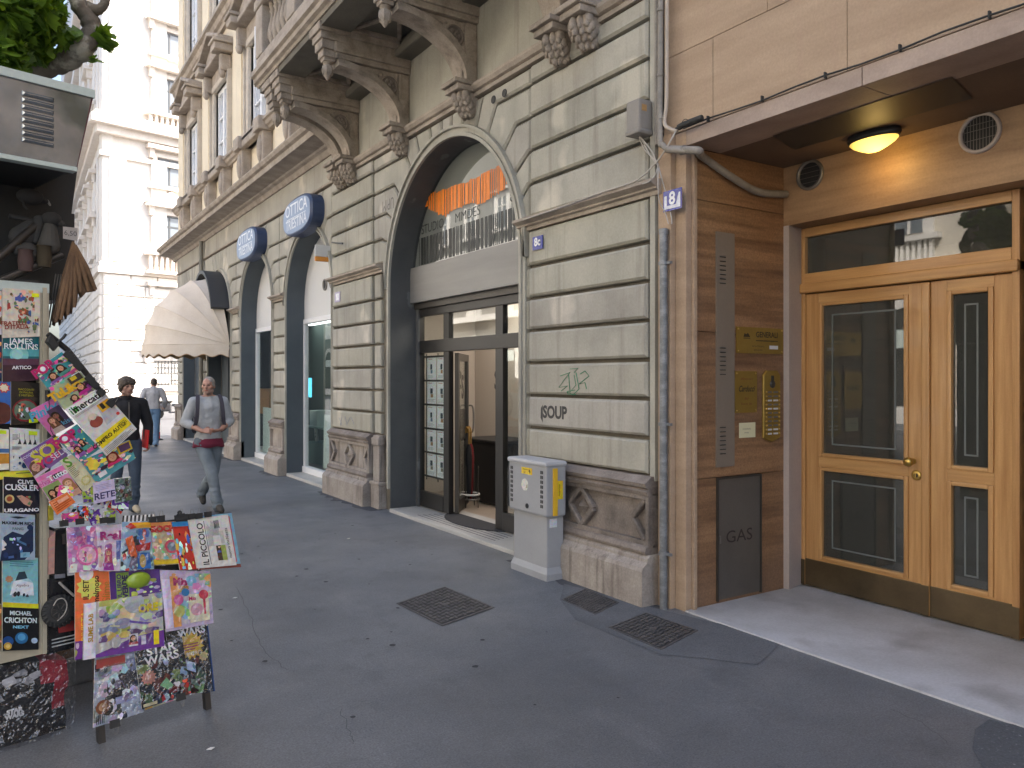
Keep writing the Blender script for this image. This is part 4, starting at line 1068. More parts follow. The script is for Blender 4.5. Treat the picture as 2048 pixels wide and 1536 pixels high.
q.mat(M['black']).lathe([(0.018, -0.012), (0.015, -0.014), (0.001, -0.014)], (DX, 3.19, 1.035), 16, 'x'); q.mat(M['brass']).box((DX - 0.02, 3.185, 1.02), (DX - 0.013, 3.195, 1.05)); q.build('door_lock', door)
# hall behind the glass
q = MB().mat(M['darkglass_back']); q.box((7.4, 2.2, 0), (7.5, 4.4, 3.05)); q.box((5.7, 4.3, 0), (7.4, 4.4, 3.05)); q.box((5.7, 2.2, 0), (7.4, 2.3, 3.05)); q.box((5.76, 2.3, 3.0), (7.4, 4.3, 3.05)); q.box((5.9, 2.3, -0.05), (7.4, 4.3, 0.02))
q.build('dark_hall', BB)
# round vents in the lintel
for (px, py, rr) in ((1621, 350, 0.122), (1961, 266, 0.135)):
    y, z = fx(px, py, 5.4)
    q = MB().mat(M['jamb'] if rr > 0.13 else M['greymetal']); q.lathe([(rr, 0.0), (rr, -0.02), (rr - 0.022, -0.022), (rr - 0.024, 0.0)], (5.4, y, z), 28, 'x')
    v = q.build('round_vent', BB)
    g = MB().mat(M['black']); g.lathe([(rr - 0.02, -0.002), (0.001, -0.003)], (5.4, y, z), 24, 'x')
    g.mat(M['greymetal'])
    for k in range(-5, 6):
        d = k*0.02; h = math.sqrt(max(0.0, (rr - 0.024)**2 - d*d))
        if rr > 0.13: g.tube([(5.392, y + d, z - h), (5.392, y + d, z + h)], 0.0022, 5)
        elif k % 2: g.box((5.393, y - h, z + d), (5.395, y + h, z + d + 0.003))
    if rr > 0.13:
        for d in (-0.04, 0.02, 0.06): h = math.sqrt(max(0.0, (rr - 0.024)**2 - d*d)); g.tube([(5.389, y - h, z + d), (5.389, y + h, z + d)], 0.0022, 5)
    g.build('vent_grille', v)
# louvred metal panel and gas door in the side wall
fs = Frame((0, 4.19, 0), (1, 0, 0), (0, 0, 1))     # a = X, b = Z, towards the viewer = -Y
def sy(px, py):
    d = ray(px, py); t = 4.19/d.y; return (d.x*t, EYE + d.z*t)
q = MB().mat(mk('brown_grey_painted_panel', (0.215, 0.175, 0.135), 0.5, fine=0.04, bump=0.02))
a0, a1 = sy(1431, 700)[0], sy(1467, 700)[0]
q.fbox(fs, a0, 1.06, a1, 2.88, 0.0, 0.012); pn = q.build('vent_panel', BB)
q = MB().mat(M['dark'])
for zc_ in (1.26, 1.875, 2.58):
    for k in range(7):
        z = zc_ - 0.10 + k*0.034; q.fbox(fs, a0 + 0.035, z, a0 + 0.10, z + 0.006, 0.012, 0.0145)
        q.mat(M['greymetal']).fbox(fs, a0 + 0.03, z + 0.007, a0 + 0.10, z + 0.011, 0.012, 0.018); q.mat(M['dark'])
q.build('louvre', pn)
q = MB().mat(mk('dark_gas_door_steel', (0.155, 0.14, 0.122), 0.4, alt=(0.12, 0.108, 0.094), scale=2, metal=0.3, fine=0.06, bump=0.03))
a0, a1 = sy(1432, 1100)[0], sy(1520, 1100)[0]
q.fbox(fs, a0 + 0.012, 0.035, a1 - 0.012, 0.965, 0.0, 0.008); gd = q.build('gas_door', BB)
q = MB().mat(M['darkmetal']); 
for A in ((a0, 0.025, a0 + 0.012, 0.98), (a1 - 0.012, 0.025, a1, 0.98), (a0 + 0.012, 0.965, a1 - 0.012, 0.98)): q.fbox(fs, *A, 0, 0.02)
q.mat(M['greymetal']).fbox(fs, a0 + 0.02, 0.47, a0 + 0.035, 0.53, 0.008, 0.02); q.build('gas_door_frame', gd)
q = MB().mat(M['paint']).color((0.03, 0.02, 0.018)); q.text(fs, 'GAS', (a0 + a1)/2, 0.505, 0.135, 0.0085, sx=1.25); q.build('lettering', gd)
# ================================================================== things on the street front
# oval blue shop signs
def oval_sign(yc, zc, label):
    t = thing('oval_sign', label, 'shop sign', (FACE, yc, zc), 'blue oval signs over the optician arches')
    hw, hh = 0.74, 0.31; N = 40
    # rounded-box shaped outline
    pts = []
    for k in range(N):
        w = 2*math.pi*k/N; c, s = math.cos(w), math.sin(w)
        pts.append((hw*abs(c)**0.72*(1 if c > 0 else -1), hh*abs(s)**0.72*(1 if s > 0 else -1)))
    f = Frame((FACE - 0.04, yc, zc), (0, -1, 0), (0, 0, 1))
    q = MB().mat(mk('dark_blue_sign_body', (0.035, 0.06, 0.135), 0.4, fine=0.05, bump=0.02)); q.fprism(f, pts, -0.04, 0.18, 0.03); q.build('sign_body', t)
    q = MB().mat(mk('pale_blue_sign_face', (0.19, 0.26, 0.41), 0.35, alt=(0.24, 0.31, 0.45), scale=2, fine=0.03, bump=0))
    q.fpoly(f, inset(pts, 0.045), 0.184); q.build('sign_face', t)
    q = MB().mat(M['paint']).color((0.80, 0.82, 0.85))
    q.text(f, 'OTTICA', 0, 0.115, 0.27, 0.187, sx=1.15, bold=0.003); q.text(f, 'TRIESTINA', 0, -0.12, 0.235, 0.187, sx=0.97, bold=0.003)
    q.frect(f, -0.5, -0.02, 0.5, -0.008, 0.186); q.build('lettering', t)
oval_sign(12.66, 4.42, 'blue oval sign with white lettering over the nearer optician arch beside the studio pier')
oval_sign(15.87, 4.41, 'blue oval sign with white lettering over the farther arch next to the awning')
# dome awning
t = thing('dome_awning', 'ivory canvas dome awning with scalloped valance and black arched housing', 'awning', (FACE, 19.16, 2.5))
yc, zp, RX, RY, RZ = 19.16, 2.49, 1.6, 1.2, 1.62
def dome(al, ph): return (FACE - 0.05 - RX*math.sin(ph)*math.cos(al), yc - RY*math.cos(ph), zp + RZ*math.sin(ph)*math.sin(al))
q = MB().mat(M['awning']); NA, NP = 5, 28
als = [0, R(16), R(33), R(51), R(68), R(84)]
for j in range(NA):
    P = []
    for sub in range(4):
        u = sub/3
        row = []
        for k in range(NP+1):
            ph = math.pi*k/NP
            a = Vector(dome(als[j], ph)); b = Vector(dome(als[j+1], ph)); m_ = a.lerp(b, u)
            sag = 0.03*math.sin(math.pi*u)*math.sin(ph); c = Vector((FACE, yc, zp)); m_ += (c - m_).normalized()*sag
            row.append(m_)
        P += row
    n = NP+1
    q.smooth = True
    q.add(P, [(s*n+k, s*n+k+1, (s+1)*n+k+1, (s+1)*n+k) for s in range(3) for k in range(NP)])
q.smooth = False
q.build('canvas', t)
q = MB().mat(M['awning']); V = []; NV = 112
for k in range(NV+1):
    ph = math.pi*k/NV; x, y, z = dome(0, ph)
    V += [(x, y, zp), (x - 0.012*math.sin(ph), y, zp - 0.24 - 0.03*math.cos(2*math.pi*k/8))]
q.add(V, [(2*k, 2*k+1, 2*k+3, 2*k+2) for k in range(NV)]); q.build('valance', t)
q = MB().mat(M['awning_edge']); V = []
for k in range(NV+1):
    ph = math.pi*k/NV; x, y, z = dome(0, ph)
    V += [(x + 0.015*math.sin(ph), y, zp - 0.1), (x + 0.005*math.sin(ph), y, zp - 0.255 - 0.03*math.cos(2*math.pi*k/8))]
q.add(V, [(2*k, 2*k+1, 2*k+3, 2*k+2) for k in range(NV)]); q.build('valance_lining', t)
q = MB().mat(M['darkmetal'])
q.mats = [M['awning']]
for al in als: q.tube([dome(al, math.pi*k/24) for k in range(25)], 0.009, 6)
q.build('hoop', t)
q = MB().mat(mk('black_awning_housing', (0.045, 0.047, 0.05), 0.5, fine=0.05, bump=0.03)); V = []; NP = 26
for k in range(NP+1):
    ph = R(28) + (math.pi - R(56))*k/NP
    for rr in (1.0, 1.045):
        for x in (FACE - 0.42, FACE): V.append((x, yc - (RY + 0.04)*math.cos(ph)*rr, zp + (RZ + 0.06)*math.sin(ph)*rr))
F = []
for k in range(NP): F += [(4*k, 4*k+4, 4*k+5, 4*k+1), (4*k+2, 4*k+3, 4*k+7, 4*k+6), (4*k, 4*k+2, 4*k+6, 4*k+4), (4*k+1, 4*k+5, 4*k+7, 4*k+3)]
F += [(0, 1, 3, 2), (4*NP, 4*NP+2, 4*NP+3, 4*NP+1)]
q.add(V, F); q.build('housing', t)
# downpipe between the far arches
q = MB().mat(mk('painted_downpipe', (0.20, 0.19, 0.16), 0.6, fine=0.08)); q.tube([(FACE - 0.08, 20.78, 0.1), (FACE - 0.08, 20.78, 5.2)], 0.055, 10); q.box((FACE - 0.15, 20.7, 4.2), (FACE, 20.86, 4.24))
tag(q.build('downpipe', origin=(FACE, 20.78, 0)), 'tall painted rainwater downpipe above the ivory dome awning', 'pipe')
# grey galvanised pipe in the corner of both buildings
q = MB().mat(M['pipe']); px_, py_ = 4.185, 4.335
q.tube([(px_, py_, -0.05), (px_, py_, 1.0), (px_ + 0.002, py_, 2.2), (px_, py_, 2.88)], 0.031, 14)
q.lathe([(0.036, 0), (0.036, 0.04)], (px_, py_, 2.84), 14)
for z in (0.42, 1.40, 2.62):
    q.lathe([(0.038, -0.012), (0.038, 0.012)], (px_, py_, z), 14); q.box((px_ - 0.005, py_ - 0.075, z - 0.01), (px_ + 0.02, py_, z + 0.01)); q.box((px_, py_ - 0.02, z - 0.01), (FACE + 0.03, py_ + 0.02, z + 0.01))
tag(q.build('galvanised_pipe', origin=(px_, py_, 0)), 'grey galvanised pipe running down the corner beside the brown pilaster to the pavement', 'pipe')
# conduits coming down the joint between the buildings
def bez(p, n=8):
    """smooth curve through points"""
    p = [Vector(q) for q in p]; o = []
    for i in range(len(p)-1):
        a, b, c, d = p[max(i-1, 0)], p[i], p[i+1], p[min(i+2, len(p)-1)]
        for k in range(n):
            t = k/n
            o.append(0.5*((2*b) + (-a + c)*t + (2*a - 5*b + 4*c - d)*t*t + (-a + 3*b - 3*c + d)*t**3))
    o.append(p[-1]); return o
def W(px, py, X): y, z = fx(px, py, X); return (X, y, z)
q = MB().mat(M['conduit'])
q.tube([W(1313, -150, 4.20), W(1313, 60, 4.20), W(1313, 290, 4.20)], 0.016, 8)
q.tube(bez([W(1322, -150, 4.18), W(1321, 100, 4.18), W(1320, 270, 4.17), W(1326, 290, 4.16), W(1340, 299, 4.16), W(1395, 302, 4.20)]), 0.022, 8)
for y_ in (20, 150, 236, 264): q.lathe([(0.026, -0.01), (0.026, 0.01)], W(1320.5, y_, 4.175), 10)
tag(q.build('conduit', origin=W(1320, 300, 4.2)), 'pair of dusty grey conduits running down the joint between the two buildings', 'conduit')
q = MB().mat(M['conduit_light']); q.tube(bez([W(1334, -150, 4.2), W(1334, 60, 4.2), W(1333, 200, 4.2), W(1327 + 2, 245, 4.19), W(1340, 258, 4.18), W(1355, 262, 4.2)]), 0.015, 8)
tag(q.build('conduit', origin=W(1334, 262, 4.2)), 'pale beige conduit with a bend at its foot next to the grey pair', 'conduit')
q = MB().mat(M['conduit'])
q.tube(bez([W(1334, 298, 4.2), W(1372, 300, 4.19), W(1398, 302, 4.22), (4.40, 4.15, fx(1416, 308, 4.4)[1]), (4.75, 4.145, 3.30), (5.05, 4.15, 3.235), (5.38, 4.15, 3.26)]), 0.03, 10)
q.lathe([(0.034, -0.02), (0.034, 0.02)], W(1366, 300, 4.19), 10, 'y')
tag(q.build('conduit', origin=W(1366, 300, 4.2)), 'thick grey conduit curving along the side wall into the door recess', 'conduit')
q = MB().mat(M['blackrubber']); q.tube(bez([W(1352, 258, 4.2), W(1366, 250, 4.19), W(1388, 241, 4.19), W(1405, 235, 4.2)]), [0.012]*4 + [0.022]*20 + [0.018], 9)
q.tube(bez([W(1362, 251, 4.18), W(1367, 240, 4.17), W(1374, 239, 4.17), W(1376, 246, 4.18)]), 0.003, 5)
tag(q.build('cable_joint', origin=W(1380, 245, 4.2)), 'short thick black cable joint lying over the portal corner', 'cable')
# long cable on top of the portal band
q = MB().mat(M['blackrubber'])
pth = [(BFX - 0.03, 4.19 - 0.24*k, 3.615 + 0.008*math.sin(k*1.7)) for k in range(0, 16)]
q.tube(pth, 0.006, 6)
for k in range(1, 14, 2): q.box((BFX - 0.04, 4.19 - 0.24*k - 0.004, 3.60), (BFX - 0.015, 4.19 - 0.24*k + 0.004, 3.64))
tag(q.build('cable', origin=(BFX, 4.19, 3.615)), 'long black cable clipped along the top of the portal band', 'cable')
# junction box
y, z = fx(1280, 236, 4.15)
t = thing('junction_box', 'grey ribbed junction box with hanging cables on the rusticated wall', 'junction box', (FACE, y, z))
q = MB().mat(mk('grey_box_plastic', (0.27, 0.245, 0.215), 0.6, fine=0.06)); q.cbox((4.07, y - 0.075, z - 0.115), (4.215, y + 0.075, z + 0.125), 0.02); q.cbox((4.06, y - 0.08, z - 0.145), (4.22, y + 0.08, z - 0.10), 0.02)
q.mat(mk('rust_label', (0.42, 0.24, 0.09), 0.6)).box((4.10, y - 0.077, z + 0.03), (4.15, y - 0.0755, z + 0.08)); q.build('housing', t)
q = MB().mat(M['cable'])
for k, (px1, py1, px2, py2, px3, py3) in enumerate(((1284, 280, 1300, 310, 1316, 330), (1290, 285, 1305, 305, 1317, 334), (1279, 275, 1290, 300, 1313, 322))):
    q.tube(bez([(4.14, y + 0.03 - 0.03*k, z - 0.14), W(px1, py1, 4.17), W(px2, py2, 4.18), W(px3, py3, 4.18)]), 0.006, 6)
q.build('cable', t)
q = MB().mat(M['cable'])
q.tube(bez([W(1317, 330, 4.18), W(1316, 358, 4.10), W(1318, 400, 4.12), W(1330, 425, 4.17), W(1337, 448, 4.185)]), 0.005, 6)
q.tube(bez([W(1316, 328, 4.18), W(1322, 352, 4.15), W(1332, 388, 4.2), W(1342, 430, 4.19), W(1344, 448, 4.185)]), 0.005, 6)
q.tube(bez([W(1317, 328, 4.18), W(1312, 346, 4.12), W(1300, 362, 4.1), W(1285, 368, 4.1)]), 0.005, 6)
q.tube(bez([W(1352, 262, 4.19), W(1335, 292, 4.15), W(1312, 325, 4.15), W(1270, 362, 4.12), W(1200, 386, 4.10), W(1100, 422, 4.1), W(1046, 440, 4.1)]), 0.007, 6)
tag(q.build('cable', origin=W(1317, 330, 4.18)), 'tangle of thin pale loose cables at the corner above the blue number plate', 'cable')
# number plates
def plate(y, z, w, h, txt, label, X, sub=True):
    t = thing('number_plate', label, 'number plate', (X, y, z))
    f = Frame((X, y, z), (0, -1, 0), (0, 0, 1))
    q = MB().mat(M['gloss']).color((0.03, 0.045, 0.30)); q.fbox(f, -w/2, -h/2, w/2, h/2, 0, 0.008)
    if sub:
        q.color((0.62, 0.64, 0.72)); q.frect(f, -w*0.44, -h*0.40, w*0.44, -h*0.24, 0.0092); q.frect(f, -w*0.44, -h*0.24, -w*0.30, h*0.25, 0.0092); q.fpoly(f, [(w*0.2, -h*0.24), (w*0.44, -h*0.24), (w*0.44, h*0.3), (w*0.36, h*0.3)], 0.0092)
    q.build('enamel_plate', t)
    q = MB().mat(M['paint']).color((0.82, 0.82, 0.84)); q.text(f, txt, 0, h*0.06, h*0.85, 0.0105, bold=0.004); q.build('lettering', t)
y, z = fx(1346, 400, 4.19)
plate(y, z, 0.19, 0.155, '8', 'larger blue enamel number plate 8 on the brown pilaster corner', 4.19)
y, z = fx(1077, 486, 4.19)
plate(y, z, 0.16, 0.125, '8c', 'small blue number plate 8c on the rusticated pier right of the studio arch', 4.185, False)
y, z = fx(674, 594, 4.18)
t = MB().mat(M['gloss']).color((0.45, 0.40, 0.55)); f = Frame((4.19, y, z), (0, -1, 0), (0, 0, 1)); t.fbox(f, -0.11, -0.075, 0.11, 0.075, 0, 0.006); t.color((0.8, 0.8, 0.82)); t.fbox(f, -0.05, -0.05, 0.06, 0.05, 0.006, 0.0075)
tag(t.build('number_plate', origin=(4.19, y, z)), 'faded lilac and white number plate on the pier between studio and optician', 'number plate')
# wall drawings: stencil, green scribble, erased tag, upside-down letters
f = FAC(4.1925)
q = MB().mat(M['paint']).color((0.035, 0.032, 0.03))
a, b = f.px(1109, 826); q.text(f, 'SOUP', a, b, 0.155, 0.0, sx=0.95, bold=0.006)
a, b = f.px(1083, 827); q.fpoly(f, [(a + 0.02, b + 0.085), (a - 0.01, b + 0.05), (a - 0.015, b - 0.04), (a + 0.02, b - 0.085)], 0.0)
tag(q.build('stencil_graffiti', origin=f.p(a, b)), 'black stencilled word SOUP sprayed on the rusticated pier', 'graffiti')
q = MB().mat(M['paint']).color((0.03, 0.25, 0.12))
zz = [[(1120, 752), (1140, 745), (1128, 760), (1118, 775), (1135, 772), (1122, 782)], [(1137, 748), (1140, 784), (1152, 770), (1148, 750)], [(1152, 745), (1158, 778), (1146, 790), (1134, 783), (1150, 780)], [(1160, 748), (1170, 742), (1178, 752), (1158, 768), (1170, 765), (1173, 778)], [(1134, 783), (1136, 788), (1152, 789)], [(1140, 738), (1156, 737), (1148, 745)]]
for st in zz: q.tube([f.p(*f.px(*p_)) for p_ in st], 0.0035, 4)
tag(q.build('scribble_graffiti', origin=f.p(*f.px(1145, 765))), 'green scribbled tag on the pier above the word SOUP', 'graffiti')
q = MB().mat(M['paint']).color((0.30, 0.31, 0.36))
a, b = f.px(690, 840)
for k, st in enumerate([[(678, 835), (684, 850)], [(684, 833), (680, 852)], [(690, 833), (694, 850), (700, 834)], [(702, 835), (708, 848)]]): q.tube([f.p(*f.px(*p_)) for p_ in st], 0.004, 4)
tag(q.build('scribble_graffiti', origin=f.p(a, b)), 'faint grey scribbles on the pier between studio and optician', 'graffiti')
fq = FAC(4.2185); a, b = fq.px(776, 408)
q = MB().mat(M['paint']).color((0.10, 0.085, 0.07)); q.text(fq, 'UPIM', a, b, 0.21, 0.0, rot=math.pi, sx=0.8)
tag(q.build('carved_letters', origin=fq.p(a, b)), 'dark upside-down letters on the stone block left of the studio arch', 'lettering')
# little wall hook and the two round holes
q = MB().mat(M['black'])
for px_, py_ in ((986, 199), (1008, 186)):
    y, z = fx(px_, py_, 4.21); q.lathe([(0.042, 0.0), (0.04, -0.006), (0.03, 0.002), (0.001, 0.004)], (4.216, y, z), 16, 'x')
q.build('vent_hole', PAL)
q = MB().mat(M['darkmetal']); q.tube([W(664, 485, 4.2), W(685, 487, 4.05)], 0.012, 6); tag(q.build('wall_hook', origin=W(664, 485, 4.2)), 'short dark metal bracket sticking out of the pier beside the optician arch', 'bracket')
q = MB().mat(mk('orange_sign_plastic', (0.75, 0.30, 0.05), 0.5)); y, z = fx(659, 505, 4.0); q.cbox((3.98, 11.66, z - 0.05), (4.5, 11.70, z + 0.02), 0.01); q.mat(M['offwhite']).cbox((3.98, 11.66, z + 0.021), (4.5, 11.70, z + 0.2), 0.01)
tag(q.build('projecting_sign', origin=(4.4, 11.68, z)), 'little white and orange projecting sign at the edge of the optician arch', 'shop sign')
# ---- plaques on the portal side wall (plane Y = 4.19)
fs = Frame((0, 4.187, 0), (1, 0, 0), (0, 0, 1))
def rectpx(x0, y0, x1, y1): 
    p = fs.px(x0, y0); q_ = fs.px(x1, y1); return (min(p[0], q_[0]), min(p[1], q_[1]), max(p[0], q_[0]), max(p[1], q_[1]))
def screws(q, r, c):
    q.mat(M['brass'])
    for a in (r[0] + 0.018, r[2] - 0.018):
        for b in (r[1] + 0.018, r[3] - 0.018): q.ball(fs.p(a, b, c), 0.007, 8, 5)
r = rectpx(1471, 662, 1565, 702); r = (r[0], 2.02 - 0.20 + 0.115, r[2], 2.02 + 0.115 + 0.03)
pa = fs.px(1472, 653); pb = fs.px(1472, 706)
r = (pa[0], pb[1], fs.px(1565, 680)[0], pa[1])
t = thing('brass_plaque', 'wide brass plaque with a small white sticker, above the two tall brass panels', 'plaque', fs.p(r[0], r[1]))
q = MB().mat(M['brassplate']); q.fbox(fs, r[0], r[1], r[2], r[3], 0, 0.006); screws(q, r, 0.007); q.build('plate', t)
q = MB().mat(M['paint']).color((0.055, 0.035, 0.015)); cx = (r[0] + r[2])/2; w = r[2] - r[0]; h = r[3] - r[1]
q.text(fs, 'GENERALI', cx + w*0.14, r[3] - h*0.28, h*0.30, 0.0075, sx=0.95, bold=0.001)
q.frect(fs, cx - w*0.10, r[3] - h*0.52, cx + w*0.38, r[3] - h*0.49, 0.0072); q.text(fs, 'immobiliare s.p.a.', cx + w*0.14, r[3] - h*0.50, h*0.11, 0.0076, sx=1.1)
q.text(fs, 'via San Francesco', cx - w*0.05, r[1] + h*0.28, h*0.10, 0.0076); q.text(fs, 'piano primo', cx - w*0.05, r[1] + h*0.14, h*0.10, 0.0076)
q.fpoly(fs, [(cx - w*0.36, r[3] - h*0.38), (cx - w*0.22, r[3] - h*0.38), (cx - w*0.24, r[3] - h*0.30), (cx - w*0.27, r[3] - h*0.22), (cx - w*0.30, r[3] - h*0.28), (cx - w*0.34, r[3] - h*0.24)], 0.0074); q.frect(fs, cx - w*0.36, r[3] - h*0.44, cx - w*0.22, r[3] - h*0.41, 0.0074)
q.color((0.75, 0.74, 0.76)); q.frect(fs, cx + w*0.19, r[1] + h*0.18, cx + w*0.38, r[1] + h*0.32, 0.0082); q.build('lettering', t)
pa = fs.px(1469, 742); r = (pa[0], fs.px(1469, 826)[1], fs.px(1513, 780)[0], pa[1])
t = thing('brass_plaque', 'tall narrow brass plaque with script lettering left of the bell panel', 'plaque', fs.p(r[0], r[1]))
q = MB().mat(M['brassplate']); q.fbox(fs, r[0], r[1], r[2], r[3], 0, 0.006); screws(q, r, 0.007); q.build('plate', t)
q = MB().mat(M['paint']).color((0.03, 0.02, 0.012)); cx = (r[0] + r[2])/2; w = r[2] - r[0]; h = r[3] - r[1]
q.text(fs, 'Carducci', cx, r[3] - h*0.43, h*0.20, 0.0075, shear=0.4, sx=0.78, bold=0.001)
q.color((0.22, 0.07, 0.02)); q.text(fs, 'Affittacamere', cx, r[3] - h*0.19, h*0.085, 0.0075, shear=0.4, sx=0.95); q.text(fs, 'Bed', cx, r[3] - h*0.66, h*0.085, 0.0075, shear=0.4); q.text(fs, 'Rooms  Inn', cx, r[3] - h*0.79, h*0.085, 0.0075, shear=0.4); q.build('lettering', t)
pa = fs.px(1478, 846); r = (pa[0], fs.px(1478, 876)[1], fs.px(1510, 860)[0], pa[1])
t = thing('notice_plate', 'small cream notice plate under the tall brass plaque', 'notice', fs.p(r[0], r[1]))
q = MB().mat(mk('cream_notice', (0.74, 0.70, 0.45), 0.5, fine=0.02, bump=0)); q.fbox(fs, *r, 0, 0.004); q.build('plate', t)
q = MB().mat(M['paint']).color((0.08, 0.08, 0.07)); cx = (r[0] + r[2])/2; h = r[3] - r[1]; q.text(fs, 'COUNSELING', cx - 0.01, r[1] + h*0.58, h*0.13, 0.005); q.text(fs, 'psicologia', cx - 0.01, r[1] + h*0.34, h*0.11, 0.005); q.build('lettering', t)
# brass bell panel
pa = fs.px(1524, 741); r = (pa[0], fs.px(1524, 885)[1], fs.px(1558, 800)[0], pa[1]); w = r[2] - r[0]; h = r[3] - r[1]
t = thing('bell_panel', 'tall brass doorbell panel with eleven rows of name buttons', 'doorbell panel', fs.p(r[0], r[1]))
q = MB().mat(M['brassplate']); e = w*0.18
q.fprism(fs, [(r[0], r[1] + e), (r[0] + e, r[1] + e*0.5), ((r[0]+r[2])/2, r[1]), (r[2] - e, r[1] + e*0.5), (r[2], r[1] + e), (r[2], r[3] - e), (r[2] - e, r[3]), (r[0] + e, r[3]), (r[0], r[3] - e)], 0, 0.018, 0.005); q.build('plate', t)
q = MB().mat(M['darkmetal']); cx = (r[0]+r[2])/2
q.lathe([(0.032, 0), (0.032, -0.004), (0.001, -0.005)], fs.p(cx, r[3] - h*0.19, 0.018), 18, 'y'); q.fbox(fs, cx - 0.017, r[3] - h*0.14, cx + 0.017, r[3] - h*0.07, 0.018, 0.022); q.mat(M['black']).fbox(fs, cx - 0.009, r[3] - h*0.125, cx + 0.009, r[3] - h*0.085, 0.022, 0.024); q.build('speaker_grille', t)
for k in range(11):
    z = r[3] - h*(0.30 + 0.058*k)
    q = MB().mat(M['brass']); 
    q.ball(fs.p(r[0] + w*0.14, z, 0.02), 0.008, 8, 5); q.ball(fs.p(r[2] - w*0.10, z, 0.02), 0.008, 8, 5); q.ball(fs.p(cx, z, 0.018), 0.004, 6, 4)
    q.mat(M['offwhite'] if k in (9, 10, 2, 4) else M['greymetal']).fbox(fs, r[0] + w*0.24, z - 0.008, cx - w*0.05, z + 0.006, 0.018, 0.021); q.fbox(fs, cx + w*0.06, z - 0.008, r[2] - w*0.18, z + 0.006, 0.018, 0.021)
    q.build('bell_button', t)
# lamp under the portal soffit
t = thing('ceiling_lamp', 'lit yellow oval lamp on black base under the portal soffit', 'lamp', (5.16, 3.24, SOF))
q = MB().mat(M['black']); q.T = Matrix.Translation((5.16, 3.24, SOF)) @ Matrix.Scale(0.52, 4, (1, 0, 0))
q.lathe([(0.0, 0), (0.195, 0), (0.20, -0.03), (0.188, -0.05), (0.0, -0.051)], (0, 0, 0), 28, caps=False); q.build('lamp_base', t)
q = MB().mat(M['lampglass']); q.T = Matrix.Translation((5.16, 3.24, SOF)) @ Matrix.Scale(0.52, 4, (1, 0, 0))
q.lathe([(0.176, -0.05), (0.18, -0.06), (0.155, -0.082), (0.105, -0.108), (0.05, -0.13), (0.0, -0.138)], (0, 0, 0), 28, caps=False); q.build('lamp_shade', t)
ld = bpy.data.lights.new('lamp_light', 'POINT'); ld.energy = 0.6; ld.color = (1.0, 0.66, 0.22); ld.shadow_soft_size = 0.08
lo = bpy.data.objects.new('lamp_light', ld); COL.objects.link(lo); lo.parent = t; lo.location = (0.03, 0, -0.22)
# ---- grey utility cabinet
t = thing('utility_cabinet', 'light grey street cabinet with yellow strip standing against the pier', 'utility cabinet', (4.0, 5.74, 0))
q = MB().mat(M['cabinet'])
q.cbox((3.915, 5.475, 0.08), (4.095, 6.00, 0.57), 0.015); q.build('pedestal', t)
q = MB().mat(M['cabinet']); q.T = None
def taper(mb, a, b, a2, b2, z0_, z1_):
    mb.add([(a[0], a[1], z0_), (b[0], a[1], z0_), (b[0], b[1], z0_), (a[0], b[1], z0_), (a2[0], a2[1], z1_), (b2[0], a2[1], z1_), (b2[0], b2[1], z1_), (a2[0], b2[1], z1_)], [(0, 3, 2, 1), (4, 5, 6, 7), (0, 1, 5, 4), (1, 2, 6, 5), (2, 3, 7, 6), (3, 0, 4, 7)])
taper(q, (3.895, 5.45), (4.10, 6.02), (3.895, 5.45), (4.10, 6.02), 0.0, 0.055); taper(q, (3.895, 5.45), (4.10, 6.02), (3.916, 5.476), (4.095, 5.999), 0.055, 0.11)
q.build('foot', t)
q = MB().mat(M['cabinet']); q.cbox((3.885, 5.44, 0.55), (4.095, 6.035, 1.00), 0.02)
q.mat(M['cabinet_top']).cbox((3.87, 5.43, 0.985), (4.10, 6.045, 1.03), 0.018); cab = q.build('housing', t)
q = MB().mat(M['black'])
f = Frame((3.8845, 6.035, 0), (0, -1, 0), (0, 0, 1))
for a in (0.03, 0.505):
    for k in range(8):
        z = 0.625 + k*0.042
        for j in range(2): q.fbox(f, a + j*0.022, z, a + j*0.022 + 0.017, z + 0.028, 0, 0.0012)
q.build('louvre', cab)
q = MB().mat(M['yellow']); q.cbox((3.95, 5.43, 0.56), (4.0, 5.445, 0.97), 0.006); q.build('yellow_strip', t)
q = MB().mat(M['gloss']).color((0.80, 0.55, 0.03)); q.frect(f, 0.21, 0.895, 0.38, 0.955, 0.0015); q.color((0.1, 0.07, 0.02)); q.text(f, 'Attenzione', 0.28, 0.938, 0.022, 0.003); q.text(f, 'cavi', 0.26, 0.912, 0.022, 0.003); q.fpoly(f, [(0.335, 0.94), (0.35, 0.94), (0.343, 0.925), (0.36, 0.925), (0.335, 0.90), (0.342, 0.918), (0.328, 0.918)], 0.003)
q.color((0.70, 0.68, 0.60)); N_ = 20; q.fpoly(f, [(0.265 + 0.055*math.cos(2*math.pi*k/N_)*rr, 0.80 + 0.055*math.sin(2*math.pi*k/N_)*rr) for k in range(N_) for rr in (0.95 + 0.1*((k*7) % 3)/3,)], 0.0015)
q.color((0.50, 0.45, 0.34)); q.fpoly(f, [(0.28, 0.77), (0.31, 0.775), (0.31, 0.81), (0.29, 0.80)], 0.0025)
q.build('sticker', cab)
fe = Frame((0, 5.427, 0), (1, 0, 0), (0, 0, 1))
q = MB().mat(M['gloss']).color((0.80, 0.55, 0.03)); q.frect(fe, 3.985, 0.70, 4.06, 0.86, -0.012); q.color((0.1, 0.07, 0.02)); q.text(fe, 'Attenzione', 4.02, 0.78, 0.025, -0.011, rot=math.pi/2, sx=0.9); q.build('sticker', cab)
